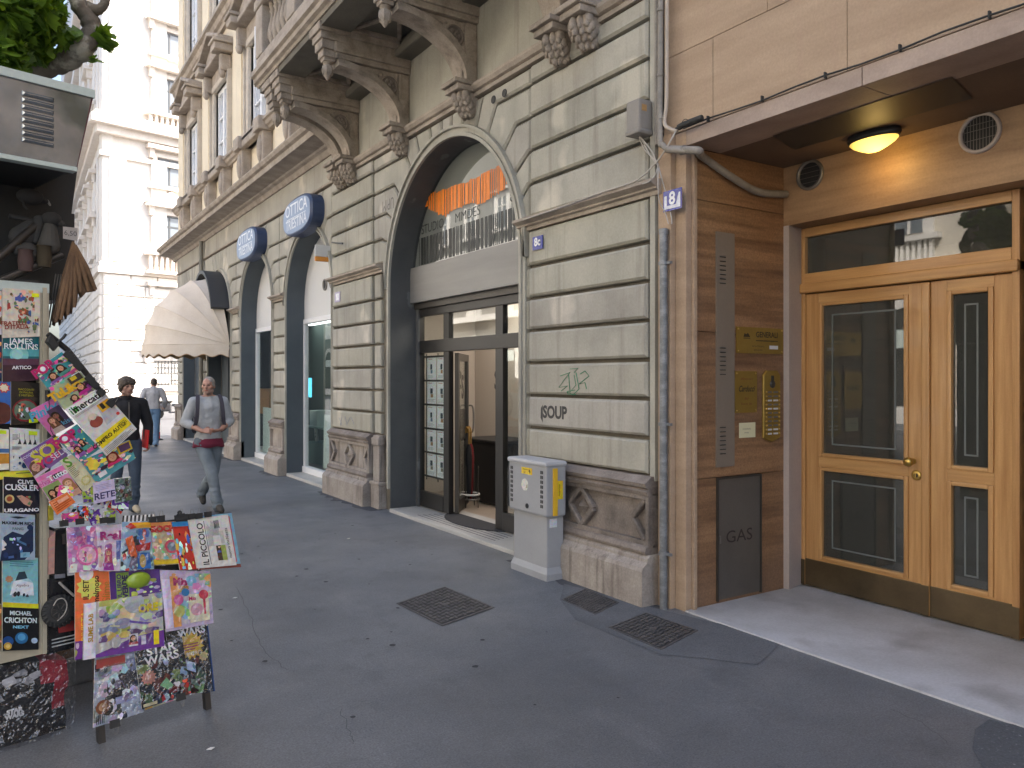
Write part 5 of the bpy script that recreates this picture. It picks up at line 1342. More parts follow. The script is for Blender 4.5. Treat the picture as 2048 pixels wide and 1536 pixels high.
f2 = Frame((3.9, 5.474, 0), (1, 0, 0), (0, 0, 1)); q = MB().mat(M['gloss']).color((0.7, 0.7, 0.74)); q.frect(f2, 0.04, 0.455, 0.12, 0.53, 0.0012); q.build('sticker', t)
q = MB().mat(M['black']); q.lathe([(0.022, 0), (0.022, -0.006), (0.013, -0.008), (0.012, -0.003), (0.001, -0.003)], (3.885, 5.735, 0.615), 18, 'x'); q.build('lock', cab)
# ---- manhole covers
def cover_plate(pts, label, rim=0.02):
    c = [Vector((*gz(*p), 0)) for p in pts]
    o = sum(c, Vector())/4
    q = MB().mat(M['iron'])
    def at(u, v, z): return c[0].lerp(c[1], u).lerp(c[3].lerp(c[2], u), v) + Vector((0, 0, z))
    q.add([at(0, 0, 0.004), at(1, 0, 0.004), at(1, 1, 0.004), at(0, 1, 0.004)], [(0, 1, 2, 3)])
    q.mat(M['iron_highlit'])
    def pad(u0, v0, u1, v1, z=0.009):
        P = [at(u0, v0, 0.004), at(u1, v0, 0.004), at(u1, v1, 0.004), at(u0, v1, 0.004), at(u0, v0, z), at(u1, v0, z), at(u1, v1, z), at(u0, v1, z)]
        q.add(P, [(4, 5, 6, 7), (0, 1, 5, 4), (1, 2, 6, 5), (2, 3, 7, 6), (3, 0, 4, 7)])
    n = 11
    for i in range(n):
        for j in range(n):
            u, v = 0.05 + 0.9*i/n, 0.05 + 0.9*j/n
            if (i + j) % 2: pad(u, v + 0.012, u + 0.075, v + 0.06)
            else: pad(u + 0.014, v, u + 0.058, v + 0.075)
    for a in ((0, 0, 1, 0.03), (0, 0.97, 1, 1), (0, 0.03, 0.03, 0.97), (0.97, 0.03, 1, 0.97)): pad(*a, z=0.007)
    pad(0.45, 0.46, 0.55, 0.54, 0.011)
    tag(q.build('manhole_cover', origin=o), label, 'manhole cover', 'square iron covers in the pavement')
cover_plate([(793, 1208), (884, 1253), (989, 1216), (890, 1174)], 'square cast-iron manhole cover in the middle of the pavement')
cover_plate([(1217, 1256), (1322, 1301), (1396, 1262), (1292, 1226)], 'square cast-iron manhole cover next to the entrance step')
cover_plate([(1123, 1200), (1190, 1230), (1238, 1206), (1172, 1178)], 'small worn manhole cover at the wall foot right of the grey cabinet')
# flattened gum spots and litter
rnd = random.Random(11)
q = MB().mat(M['asphalt_dark'])
for k in range(46):
    x, y = rnd.uniform(0.9, 4.0), rnd.uniform(2.0, 10)
    rr = rnd.uniform(0.008, 0.022)
    q.poly([(x + rr*math.cos(w*math.pi/4)*rnd.uniform(0.7, 1.2), y + rr*math.sin(w*math.pi/4)*rnd.uniform(0.7, 1.2), 0.0042) for w in range(8)])
tag(q.build('gum_spots'), kind='stuff', label='dark flattened gum spots scattered over the pavement', cat='stain')
q = MB().mat(M['asphalt_dark'])
for P in ([(470, 1175), (500, 1230), (520, 1290), (560, 1330), (590, 1345)], [(680, 1420), (700, 1465), (712, 1490)], [(1895, 1488), (1850, 1450), (1780, 1420)]):
    pts = [Vector((*gz(*p), 0.0035)) for p in P]; pts = bez(pts, 6)
    pts = [p + Vector((rnd.uniform(-.012, .012), rnd.uniform(-.012, .012), 0)) for p in pts]
    V = []
    for i, p in enumerate(pts): V += [p + Vector((0.0012, 0, 0)), p - Vector((0.0012, 0, 0))]
    q.add(V, [(2*i, 2*i+1, 2*i+3, 2*i+2) for i in range(len(pts)-1)])
tag(q.build('pavement_cracks'), kind='structure')
for k, (px_, py_, c) in enumerate(((697, 1078, (0.6, 0.58, 0.5)), (470, 1197, (0.7, 0.7, 0.68)), (421, 1500, (0.7, 0.7, 0.7)))):
    x, y = gz(px_, py_); q = MB().mat(M['paint']).color(c); q.fprism(Frame((x, y, 0.004), (1, 0, 0), (0, 1, 0)), [(-0.018, 0), (0.003, -0.01), (0.02, 0.004), (0.002, 0.013)], 0, 0.004)
    tag(q.build('litter_scrap', origin=(x, y, 0)), ['pale paper scrap on the pavement in front of the studio', 'white paper scrap right of the magazine rack', 'white scrap by the front edge below the magazine rack'][k], 'litter')

# ---- studio entrance: displayed sheets, open door leaf, counter, umbrella stand, door mat
t = thing('listing_display', 'hanging display of ten white listing sheets behind the studio side pane', 'display', (4.69, 9.03, 0.4))
fd = FAC(4.685)
rnd = random.Random(5)
for i in range(5):
    for j in range(2):
        b0 = 0.47 + i*0.315; a0 = -9.29 + j*0.285 + 0.02
        q = MB().mat(M['gloss']).color((0.90, 0.91, 0.92)); q.fbox(fd, a0, b0, a0 + 0.25, b0 + 0.285, 0, 0.003)
        q.color((0.6, 0.35, 0.28)); q.frect(fd, a0 + 0.03, b0 + 0.262, a0 + 0.15, b0 + 0.272, 0.004)
        q.color((0.07, 0.09, 0.11)); w = rnd.uniform(0.05, 0.075); x = a0 + 0.09
        q.frect(fd, x, b0 + 0.13, x + w, b0 + 0.20, 0.004); q.color(rnd.choice(((0.45, 0.25, 0.13), (0.18, 0.25, 0.35), (0.3, 0.26, 0.2)))); q.frect(fd, x + 0.01, b0 + 0.08, x + w + 0.01, b0 + 0.125, 0.004)
        q.color((0.45, 0.48, 0.5))
        for k in range(3): q.frect(fd, a0 + 0.02, b0 + 0.02 + k*0.015, a0 + rnd.uniform(0.15, 0.23), b0 + 0.026 + k*0.015, 0.004)
        q.build('listing_sheet', t)
q = MB().mat(M['darkmetal'])
for i in range(6): z = 0.455 + i*0.315; q.box((4.687, 8.71, z - 0.012), (4.695, 9.36, z + 0.012))
for a in (9.33, 9.005, 8.72): q.box((4.70, a - 0.008, 0.4), (4.708, a + 0.008, 2.07))
q.build('display_frame', t)
# glass door leaf standing open into the shop
hx, hy = 4.70, 8.50
fd2 = Frame((hx, hy, 0), (0.62, 0.785, 0), (0, 0, 1)); WD = 0.86
q = MB().mat(M['darkmetal'])
for a0 in (0.0, WD - 0.09): q.fbox(fd2, a0, 0.07, a0 + 0.09, 2.06, -0.025, 0.025)
for z0_, z1_ in ((0.07, 0.22), (1.97, 2.06)): q.fbox(fd2, 0.09, z0_, WD - 0.09, z1_, -0.024, 0.024)
t = q.build('shop_door', PAL)
q = MB().mat(M['glass']); q.fbox(fd2, 0.09, 0.22, WD - 0.09, 1.97, -0.004, 0.004); q.build('door_pane', t)
q = MB().mat(M['darkmetal'])
for k in range(5): q.fbox(fd2, 0.16 + k*0.11, 0.95, 0.21 + k*0.11, 1.35, 0.005, 0.008)
q.text(fd2, 'S', 0.43, 1.62, 0.42, 0.009, bold=0.01); q.build('lettering', t)
q = MB().mat(M['greymetal']); q.tube(bez([fd2.p(WD - 0.05, 1.02, 0.025), fd2.p(WD - 0.06, 1.05, 0.09), fd2.p(WD - 0.06, 1.35, 0.09), fd2.p(WD - 0.05, 1.38, 0.025)]), 0.012, 8); q.build('door_handle', t)
q = MB().mat(M['paint']).color((0.02, 0.02, 0.02)); f_ = FAC(6.095)
q.text(f_, 'S', f_.px(995, 762)[0] + 0.0, f_.px(995, 762)[1], 0.42, 0.0, bold=0.008); a, b = f_.px(993, 830); q.frect(f_, a, b - 0.2, a + 0.04, b + 0.25); q.build('wall_letter', PAL)
t = MB().mat(M['black']); t.cbox((5.45, 8.72, 0.04), (6.0, 9.55, 0.88), 0.05); t.cbox((5.40, 8.68, 0.88), (6.02, 9.6, 0.92), 0.015)
tag(t.build('reception_counter', origin=(5.7, 9.1, 0.04)), 'black reception counter inside the studio doorway', 'counter')
t = thing('umbrella_stand', 'dark umbrella stand with white oval base ring inside the studio door', 'umbrella stand', (5.15, 8.95, 0.045))
q = MB().mat(M['greymetal']); q.tube([(5.15 + 0.11*math.cos(2*math.pi*k/20), 8.95 + 0.15*math.sin(2*math.pi*k/20), 0.16) for k in range(21)], 0.012, 6, False)
q.mat(M['offwhite']); q.tube([(5.15 + 0.11*math.cos(2*math.pi*k/20), 8.95 + 0.15*math.sin(2*math.pi*k/20), 0.22) for k in range(21)], 0.014, 6, False)
for k in range(4): w = k*math.pi/2 + 0.4; q.mat(M['darkmetal']).tube([(5.15 + 0.11*math.cos(w), 8.95 + 0.15*math.sin(w), 0.05), (5.15 + 0.11*math.cos(w), 8.95 + 0.15*math.sin(w), 0.6)], 0.007, 6)
q.build('stand', t)
for k, (dx, dy, c, lab) in enumerate(((0.03, 0.03, (0.16, 0.012, 0.012), 'folded red umbrella upright in the stand inside the studio door'), (-0.04, -0.04, (0.015, 0.015, 0.016), 'folded black umbrella upright in the stand inside the studio door'))):
    q = MB().mat(M['cloth']).color(c); q.lathe([(0.01, 0.05), (0.03, 0.15), (0.045, 0.6), (0.035, 0.72), (0.015, 0.78)], (5.15 + dx, 8.95 + dy, 0.1 - 0.0), 12)
    q.color((0.35, 0.2, 0.05)); q.tube(bez([(5.15 + dx, 8.95 + dy, 0.85), (5.15 + dx, 8.95 + dy, 1.05), (5.15 + dx, 9.01 + dy, 1.10), (5.15 + dx, 9.05 + dy, 1.02)]), 0.012, 7)
    tag(q.build('umbrella', origin=(5.15 + dx, 8.95 + dy, 0.1)), lab, 'umbrella')
q = MB().mat(M['mat']); N_ = 24
q.fprism(Frame((4.64, 7.95, 0.047), (0, -1, 0), (1, 0, 0)), [(0.72*math.cos(math.pi + math.pi*k/N_), 0.36*math.sin(math.pi + math.pi*k/N_) + 0.12) for k in range(N_ + 1)], 0, 0.012, 0.004)
tag(q.build('doormat', origin=(4.6, 7.95, 0.047)), 'black half-round doormat on the marble threshold of the studio', 'doormat')
# ---- optician window displays
t = thing('display_shelves', 'pale green display cubes and shelf behind the nearer optician window', 'display', (5.2, 14.5, 0.1))
q = MB().mat(M['teal']); q.cbox((4.98, 14.12, 0.1), (5.4, 15.0, 0.52), 0.01); q.build('display_cube', t)
q = MB().mat(M['teal']); q.cbox((4.98, 13.9, 0.78), (5.4, 15.3, 0.81), 0.005); q.build('shelf', t)
q = MB().mat(M['mint']); q.cbox((5.02, 14.62, 0.81), (5.35, 15.05, 1.12), 0.01); q.build('display_cube', t)
q = MB().mat(M['offwhite']); q.T = Matrix.Translation((5.05, 14.7, 0.53)) @ Matrix.Rotation(R(-14), 4, 'X'); q.cbox((-0.02, -0.06, 0), (0.02, 0.06, 0.26), 0.01); q.mat(M['black']); 
for k in (0.09, 0.16): q.lathe([(0.02, 0), (0.001, -0.002)], (-0.022, 0, k), 10, 'x')
q.T = None; q.build('display_stand', t)
q = MB().mat(M['mint']); q.fprism(FAC(4.75), yz([(13.5, 0.15), (13.0, 0.15), (13.05, 1.1), (13.45, 1.1)]), -0.02, 0.0); q.build('side_panel', t)
q = MB().mat(M['mint']); q.box((4.66, 14.9, 0.16), (4.68, 17.05, 1.12))
tag(q.build('frosted_screen', origin=(4.66, 15.9, 0.16)), 'mint white screen behind the lower half of the farther optician window', 'screen')
q = MB().mat(mk_emit('lit_blue_screen', (0.1, 0.55, 0.8), 0.8)); y, z = fx(617, 775, 5.3); q.box((5.3, y - 0.12, z - 0.2), (5.33, y + 0.12, z + 0.2)); tag(q.build('display_screen', origin=(5.3, y, z)), 'small glowing blue screen inside the nearer optician shop', 'screen')
# ================================================================== newspaper kiosk
KO = Vector((0.178, 4.415, 0)); KU = Vector((0.966, 0.259, 0)).normalized()
fk = Frame(KO, KU, (0, 0, 1))               # board plane, a to the right, b up, c towards the street
def kq(fr, pts, off=0.0): return [fr.px(x, y, off) for x, y in pts]
KI = thing('news_kiosk', 'newspaper kiosk with stainless roof fascia, dark interior and framed book board', 'kiosk', tuple(KO))
def fz(px, py): return fk.px(px, py)[1]
bt, bb = fz(97, 568), fz(97, 1305)
zb_ = fk.px(155, 334, 0.25)[1]
q = MB().mat(M['black']); q.fbox(fk, -2.6, bb + 0.02, -0.02, bt + 0.02, -1.6, -0.065); q.fbox(fk, -2.6, 0.0, -0.08, bb + 0.02, -1.6, -0.55); 
q.fbox(fk, -2.6, bt + 0.02, fk.px(149, 420, -0.95)[0], zb_ + 0.01, -1.6, -0.95); q.build('cabin', KI)
# roof with fascia
q = MB().mat(M['kiosk_trim'])
aR = fk.px(190, 190, 0.25)[0]; zt = fk.px(190, 180, 0.25)[1]; zb = fk.px(155, 334, 0.25)[1]; zm = fk.px(190, 196, 0.25)[1]
ab = fk.px(155, 334, 0.25)[0]
q.fbox(fk, -2.8, zm, aR, zt, -1.7, 0.25); rf = q.build('roof', KI)
q = MB().mat(M['stainless'])
q.fprism(fk, [(-2.8, zb), (ab, zb), (aR - 0.012, zm), (-2.8, zm)], 0.20, 0.238); q.build('roof_fascia', KI)
q = MB().mat(mk('dark_red_kiosk_edge', (0.10, 0.025, 0.03), 0.5)); 
q.fprism(fk, [(ab, zb), (ab + 0.004, zb), (aR - 0.004, zm), (aR - 0.012, zm)], -1.7, 0.236); q.build('roof_side', KI)
q = MB().mat(M['stainless'])
for k in range(8):
    p0 = fk.px(44, 186 + k*13.6, 0.238); p1 = fk.px(107, 203 + k*12.6, 0.238)
    a0, a1 = p0[0], p1[0]; z = (p0[1] + p1[1])/2
    f0 = Frame(fk.p(a0, z, 0.238), fk.u, fk.v)
    q.fprism(f0, [(0, -0.007), (a1 - a0, -0.007), (a1 - a0, 0.012), (0, 0.012)], 0, 0.014, 0.008)
q.build('roof_louvre', KI)
q = MB().mat(M['kiosk_trim']); q.fbox(fk, -2.8, zb - 0.02, ab, zb, 0.19, 0.245); q.build('fascia_lip', KI)
# dark underside and post seen below the roof
q = MB().mat(M['black']); q.fbox(fk, -2.8, zb - 0.01, ab - 0.01, zb + 0.02, -1.5, 0.19); q.fbox(fk, -0.12, bt, -0.04, zb, -0.75, -0.65); q.fbox(fk, -0.45, bt + 0.2, -0.38, zb, -0.9, -0.82)
q.mat(M['greymetal']).fbox(fk, -0.38, zb - 0.09, -0.31, zb - 0.03, -0.3, -0.28); q.fbox(fk, -2.6, bt + 0.16, -0.12, bt + 0.19, -0.6, -0.5)
q.fbox(fk, -2.6, bt + 0.03, -0.25, bt + 0.15, -0.5, -0.48)
q.mat(M['dark']).fprism(fk, kq(fk, [(156, 330), (120, 600), (-200, 600), (-200, 300)], -0.35), -0.38, -0.35)
q.build('inner_frame', KI)
# bracket arms under the fringe
q = MB().mat(M['darkmetal'])
q.tube([fk.p(-0.28, bt + 0.02, -0.05), fk.p(-0.02, bt + 0.30, -0.12)], 0.022, 6); q.tube([fk.p(-0.20, bt + 0.0, -0.05), fk.p(0.09, bt + 0.16, -0.1)], 0.02, 6)
for k in range(4): q.tube([fk.p(0.01 + 0.012*k, bt - 0.22 + 0.012*k, -0.06), fk.p(0.05 + 0.012*k, bt + 0.06, -0.06)], 0.004, 5)
q.build('bracket_arm', KI)
# framed book board
q = MB().mat(M['beige'])
aL = fk.px(-60, 900)[0]
a78 = fk.px(79, 900)[0]
q.fbox(fk, a78, bb, 0.0, bt, -0.06, 0.0); q.cbox((0, 0, 0), (0, 0, 0)) if False else None
q.fbox(fk, a78 + 0.012, bb, a78 + 0.03, bt - 0.02, 0.0, 0.008)
q.mat(M['kiosk_trim']).fbox(fk, -1.2, bt - 0.045, 0.0, bt, -0.06, 0.004); q.mat(M['beige']).fbox(fk, -1.2, bb, a78, bb + 0.06, -0.06, 0.0)
q.mat(M['dark']).fbox(fk, -1.2, bb + 0.06, a78, bt - 0.045, -0.07, -0.05)
q.build('book_board', KI)
q = MB().mat(M['gloss']).color((0.75, 0.65, 0.05)); zs = fk.px(30, 948)[1]; q.fbox(fk, -0.5, zs - 0.02, a78, zs + 0.015, -0.05, 0.004); q.color((0.2, 0.18, 0.05)); q.frect(fk, a78 - 0.1, zs, a78 - 0.02, zs + 0.005, 0.0045); q.build('price_strip', KI)
# faded brown canvas fringe
q = MB().mat(M['browncloth'])
top = [(146, 487), (152, 500), (158, 520)]
outl = [(148, 482), (160, 500), (193, 582), (173, 585), (164, 595), (158, 580), (154, 612), (148, 600), (145, 628), (139, 606), (134, 638), (128, 618), (122, 650), (117, 630), (111, 652), (106, 636), (118, 590), (130, 545)]
P = [fk.px(x, y, -0.02) for x, y in outl]
q.fprism(fk, P, -0.05, -0.02, 0.006)
for k, (x0, y0, x1, y1) in enumerate(((150, 490, 190, 580), (150, 490, 176, 583), (149, 495, 160, 585), (147, 500, 147, 615), (145, 505, 134, 630), (142, 510, 120, 640), (140, 515, 110, 645))):
    a, b = fk.px(x0, y0, -0.02); c, d = fk.px(x1, y1, -0.02); q.tube([fk.p(a, b, -0.015), fk.p((a+c)/2, (b+d)/2, -0.008), fk.p(c, d, -0.012)], [0.006, 0.014, 0.009], 6)
tag(q.build('canvas_fringe', origin=fk.p(*P[0])), 'faded brown canvas fringe with a ragged lower edge hanging at the kiosk corner', 'awning')
# hanging toys under the roof, their colours darkened to paint the shade
t = thing('hanging_toy', 'grey hanging animal toy with price card under the kiosk roof', 'toy', fk.p(*fk.px(105, 470, -0.1)))
q = MB().mat(M['cloth']).color((0.04, 0.039, 0.037))
def kp(px, py, off): a, b = fk.px(px, py, off); return fk.p(a, b, off)
q.ball(kp(103, 438, -0.1), (0.045, 0.045, 0.035)); q.cone(kp(110, 440, -0.1), 0.028, kp(125, 450, -0.08), 0.014); q.color((0.085, 0.08, 0.072)); q.cone(kp(100, 455, -0.1), 0.03, kp(98, 490, -0.1), 0.05); q.color((0.05, 0.05, 0.048)); q.cone(kp(78, 440, -0.12), 0.025, kp(70, 480, -0.12), 0.02)
q.color((0.06, 0.057, 0.053)); q.cone(kp(55, 505, -0.1), 0.05, kp(35, 500, -0.1), 0.03); q.color((0.05, 0.05, 0.05)); q.cone(kp(62, 460, -0.15), 0.05, kp(45, 475, -0.15), 0.06); q.build('toy_body', t)
q = MB().mat(M['paint']).color((0.45, 0.42, 0.40)); p_ = [fk.px(x, y, -0.05) for x, y in ((126, 453), (155, 456), (155, 482), (126, 477))]; q.fpoly(fk, p_, -0.05); q.color((0.1, 0.1, 0.1)); a, b = fk.px(141, 467, -0.048); q.text(fk, '6,50', a, b, 0.035, -0.048); q.build('price_card', t)
t = thing('hanging_toy', 'dark hanging bird toy with a hooked white beak under the kiosk roof', 'toy', kp(62, 395, -0.2))
q = MB().mat(M['cloth']).color((0.035, 0.035, 0.036)); q.ball(kp(60, 393, -0.2), (0.06, 0.05, 0.04)); q.cone(kp(72, 395, -0.2), 0.03, kp(92, 403, -0.2), 0.012); q.color((0.3, 0.3, 0.3)); q.cone(kp(95, 402, -0.2), 0.007, kp(100, 410, -0.2), 0.005); q.color((0.05, 0.05, 0.05)); q.tube([kp(45, 398, -0.19), kp(48, 412, -0.19), kp(55, 418, -0.19)], 0.006, 5); q.tube([kp(18, 432, -0.2), kp(60, 440, -0.2), (kp(80, 450, -0.2))], 0.012, 6); q.build('toy_body', t)
for k, (px, py, c, lab) in enumerate(((88, 514, (0.06, 0.045, 0.025), 'brown toy tankard standing on the kiosk shelf under the roof'), (51, 522, (0.09, 0.055, 0.05), 'dull pink tin standing in the kiosk left of the toy tankard'))):
    q = MB().mat(M['cloth']).color(c); p_ = kp(px, py, -0.06); q.lathe([(0.03, -0.05), (0.034, 0), (0.03, 0.05), (0.036, 0.055)], p_, 12); tag(q.build('toy_tin', origin=p_), lab, 'tin')

# ------------------------------------------------------------------ printed covers
PAL_ = {'candy': ['#e94f9b', '#f7b6d5', '#ffffff', '#58c0b4', '#f4df3a', '#8b3f8f', '#d62b5a', '#f6d6b8', '#3a2430'],
        'pink': ['#e070b0', '#f0a0cc', '#c03c90', '#ffffff', '#9a5ab0', '#f4c0a8'],
        'purple': ['#6a3fa0', '#8d62b8', '#d8b4e0', '#ffffff', '#3b2458', '#e9d36a'],
        'toys': ['#d8332a', '#2f67b5', '#f0c93a', '#ffffff', '#1d1d22', '#f08a2c', '#6fb2d8'],
        'cars': ['#2f74b8', '#e2622a', '#c92f2b', '#8fb7d6', '#1c2430', '#ffffff', '#6b757d'],
        'space': ['#15202b', '#22344a', '#3d5f42', '#6a8a4c', '#9ab5c9', '#1a1a1f', '#71302a'],
        'silver': ['#d5dae2', '#8e98a6', '#f2f4f7', '#3d434d', '#a9b6c8', '#6b7280', '#20242b'],
        'news': ['#d8d4cc', '#bdb9b0', '#8f8b84', '#c7a58c', '#6b6862'],
        'pastel': ['#c9b3e0', '#f2a54a', '#8ed08a', '#f090b0', '#fff1a8', '#7cc6de', '#ffffff'],
        'lime': ['#9fb83a', '#c9d65a', '#6c4a98', '#4b3a70', '#dfe6a0', '#b8a7cf', '#8a93a0'],
        'teal': ['#2b7f86', '#4fb0b2', '#8fd3d0', '#0f4550', '#5a3344', '#3f2632'],
        'red': ['#a52a2a', '#601818', '#d65a4a', '#2a1010', '#5c7a62', '#dbe6d2'],
        'blue': ['#3c6fa8', '#6f9cc8', '#1a3a66', '#0f2038', '#cfe0ee'],
        'figure': ['#b5482f', '#3c5fa0', '#d9a679', '#5b7a52', '#7b4a2c', '#e8c9a0']}
def quad_map(fr, Q, off):
    """bilinear map of the unit square (u right, v up) onto a quadrilateral TL,TR,BR,BL of plane coordinates"""
    TL, TR, BR, BL = [Vector((*p, 0)) for p in Q]
    def g(u, v, c=0.0):
        p = BL.lerp(BR, u).lerp(TL.lerp(TR, u), v); return fr.p(p.x, p.y, off + c)
    return g
class Cover:
    def __init__(s, g, w, h, thick=0.006, page='#e8e4da'):
        s.g = g; s.w = w; s.h = h; s.q = MB().mat(M['gloss']); s.c = 0.0008
        q = s.q; q.color(L(page))
        V = [g(u, v, c) for c in (-thick, 0) for u, v in ((0, 0), (1, 0), (1, 1), (0, 1))]
        q.add(V, [(3, 2, 1, 0), (4, 5, 6, 7), (0, 1, 5, 4), (1, 2, 6, 5), (2, 3, 7, 6), (3, 0, 4, 7)])
    def poly(s, pts, col):
        s.c += 0.00012; s.q.color(L(col) if isinstance(col, str) else col)
        s.q.poly([s.g(min(1, max(0, u)), min(1, max(0, v)), s.c) for u, v in pts])
    def rect(s, u0, v0, u1, v1, col): s.poly([(u0, v0), (u1, v0), (u1, v1), (u0, v1)], col)
    def disc(s, u, v, r, col, ry=None, n=16, jit=0.0, rnd=None):
        ry = ry if ry else r*s.w/s.h
        s.poly([(u + r*math.cos(2*math.pi*k/n)*(1 + (rnd.uniform(-jit, jit) if rnd else 0)), v + ry*math.sin(2*math.pi*k/n)) for k in range(n)], col)
    def star(s, u, v, r, col, n=14):
        s.poly([(u + r*(1 if k % 2 else 0.75)*math.cos(math.pi*k/n), v + r*s.w/s.h*(1 if k % 2 else 0.75)*math.sin(math.pi*k/n)) for k in range(2*n)], col)
    def collage(s, pal, n, seed, u0=0, v0=0, u1=1, v1=1, small=0.05, big=0.25):
        rn = random.Random(seed); P = [tuple(1.0*c + 0.10*sum(L(h))/3 + 0.006 for c in L(h)) for h in PAL_[pal]]; n = int(n*1.15); big *= 1.15; small *= 0.85
        for k in range(n):
            col = tuple(c*rn.uniform(0.65, 1.2) for c in rn.choice(P)); t = (k/n)**0.6; sz = big*(1 - t) + small*t
            u, v = rn.uniform(u0, u1), rn.uniform(v0, v1); kind = rn.random()
            cl = lambda pts: [(min(u1, max(u0, a)), min(v1, max(v0, b))) for a, b in pts]
            if kind < 0.5:
                m_ = rn.randint(5, 9); ph = rn.uniform(0, 6)
                s.poly(cl([(u + sz*rn.uniform(0.5, 1)*math.cos(ph + 2*math.pi*i/m_), v + sz*rn.uniform(0.5, 1)*math.sin(ph + 2*math.pi*i/m_)) for i in range(m_)]), col)
            elif kind < 0.75:
                a, b = sz*rn.uniform(0.3, 1.2), sz*rn.uniform(0.15, 0.5); sk = rn.uniform(-0.4, 0.4)*a
                s.poly(cl([(u - a, v - b - sk), (u + a, v - b + sk), (u + a, v + b + sk), (u - a, v + b - sk)]), col)
            else: s.poly(cl([(u + sz*0.7*math.cos(i*0.7), v + sz*0.6*math.sin(i*0.7)) for i in range(9)]), col)
    def text(s, t, u, v, size, col, sx=1.0, rot=0.0, bold=0.0, shear=0.0, align='CENTER'):
        s.c += 0.0002; s.q.color(L(col) if isinstance(col, str) else col)
        me = text_mesh(t, size, align, shear, bold, 0.0); ca, sa = math.cos(rot), math.sin(rot)
        s.q.add([s.g(u + (x*sx*ca - y*sa)/s.w, v + (x*sx*sa + y*ca)/s.h, s.c) for x, y, z in me[0]], me[1])
    def lines(s, u0, v0, u1, v1, n, col, seed=1):
        rn = random.Random(seed)
        for k in range(n):
            v = v0 + (v1 - v0)*k/n; s.rect(u0, v, u0 + (u1 - u0)*rn.uniform(0.7, 1), v + (v1 - v0)/n*0.45, col)
    def face(s, u, v, r, skin='#dca37e', hair='#3a241a', dress='#8a5aa0'):
        s.poly([(u - r*1.9, v - r*3.2), (u + r*1.9, v - r*3.2), (u + r*1.3, v - r*1.3), (u, v - r*0.9), (u - r*1.3, v - r*1.3)], dress)
        s.disc(u, v + r*0.1, r*1.25, hair); s.poly([(u - r*1.2, v), (u + r*1.2, v), (u + r*1.4, v - r*1.9), (u - r*1.4, v - r*1.9)], hair)
        s.disc(u, v - r*0.1, r*0.85, skin); s.rect(u - r*0.3, v - r*1.5, u + r*0.3, v - r*0.7, skin); s.rect(u - r*0.45, v + r*0.05, u - r*0.2, v + r*0.2, '#2a1a14'); s.rect(u + r*0.2, v + r*0.05, u + r*0.45, v + r*0.2, '#2a1a14'); s.rect(u - r*0.3, v - r*0.6, u + r*0.3, v - r*0.45, '#b03a4a')
    def wrap(s, parent, mat='wrap', c=0.006, n=5):
        q = MB().mat(M[mat]); V = []; q.smooth = True
        for j in range(n+1):
            for i in range(n+1): V.append(s.g(-0.015 + 1.03*i/n, -0.015 + 1.03*j/n, c + (0.004 if 0 < i < n and 0 < j < n else -0.003)))
        q.add(V, [(j*(n+1)+i, j*(n+1)+i+1, (j+1)*(n+1)+i+1, (j+1)*(n+1)+i) for j in range(n) for i in range(n)])
        return q.build('plastic_wrap', parent)
def dims(Q):
    TL, TR, BR, BL = [Vector(p) for p in Q]
    return ((TR - TL).length + (BR - BL).length)/2, ((TL - BL).length + (TR - BR).length)/2
def make(fr, pxq, off, name, label, cat, art, thick=0.006, group=None, wrap=None, page='#e8e4da'):
    Q = [fr.px(x, y, off) for x, y in pxq]
    w, h = dims(Q); g = quad_map(fr, Q, off)
    c = Cover(g, w, h, thick, page); art(c)
    org = g(0.5, 0, -thick)
    if wrap:
        t = thing(name, label, cat, org, group); o = c.q.build('cover' if name != 'book' else 'book_cover', t); c.wrap(t, wrap)
        return t
    return tag(c.q.build(name, origin=org), label, cat, group)
# ---- books on the board
def bk(x0, y0, x1, y1, d=0): return [(x0, y0), (x1, y0 + 4), (x1, y1 - 3 + d), (x0, y1 + d)]
GB = 'books displayed on the kiosk board'
def a1(c):
    c.rect(0, 0, 1, 1, '#d9cfbf'); c.collage('figure', 22, 3, 0.12, 0.55, 0.85, 0.98, 0.04, 0.11); c.collage('figure', 14, 5, 0.4, 0.3, 0.75, 0.62, 0.04, 0.12); c.collage('figure', 12, 9, 0.62, 0.08, 0.95, 0.45, 0.03, 0.08)
    c.text('FRATELLI', 0.28, 0.29, 0.026, '#8c2f22', bold=0.0006); c.text("D'ITALIA", 0.36, 0.21, 0.026, '#8c2f22', bold=0.0006); c.rect(0.76, 0.84, 0.96, 0.92, '#e3ef2a')
def a2(c):
    c.rect(0, 0, 1, 1, '#3f2632'); c.rect(0, 0.45, 1, 1, '#1f5e68'); c.rect(0, 0.55, 1, 0.72, '#4f9fa6'); c.disc(0.45, 0.58, 0.26, '#79bfc0'); c.rect(0, 0.36, 1, 0.5, '#5c3a4c'); c.disc(0.4, 0.6, 0.16, '#97cfcd')
    c.text('JAMES', 0.5, 0.88, 0.037, '#e8f0f0', bold=0.0004); c.text('ROLLINS', 0.5, 0.76, 0.037, '#e8f0f0', bold=0.0004); c.text('ARTICO', 0.52, 0.30, 0.022, '#f0eef0', bold=0.0006)
def a3(c):
    c.rect(0, 0, 1, 1, '#26221f'); c.disc(0.5, 0.33, 0.45, '#7c1f26', 0.27); c.disc(0.5, 0.33, 0.4, '#5f7462', 0.23); c.collage('red', 18, 8, 0.2, 0.15, 0.8, 0.5, 0.03, 0.1)
    for k, tx in enumerate(('RACCONTI', 'DI PAURA', 'E MISTERO')): c.text(tx, 0.52, 0.82 - k*0.07, 0.013, '#b5b02c')
    c.rect(0.62, 0.03, 0.94, 0.12, '#cfe626')
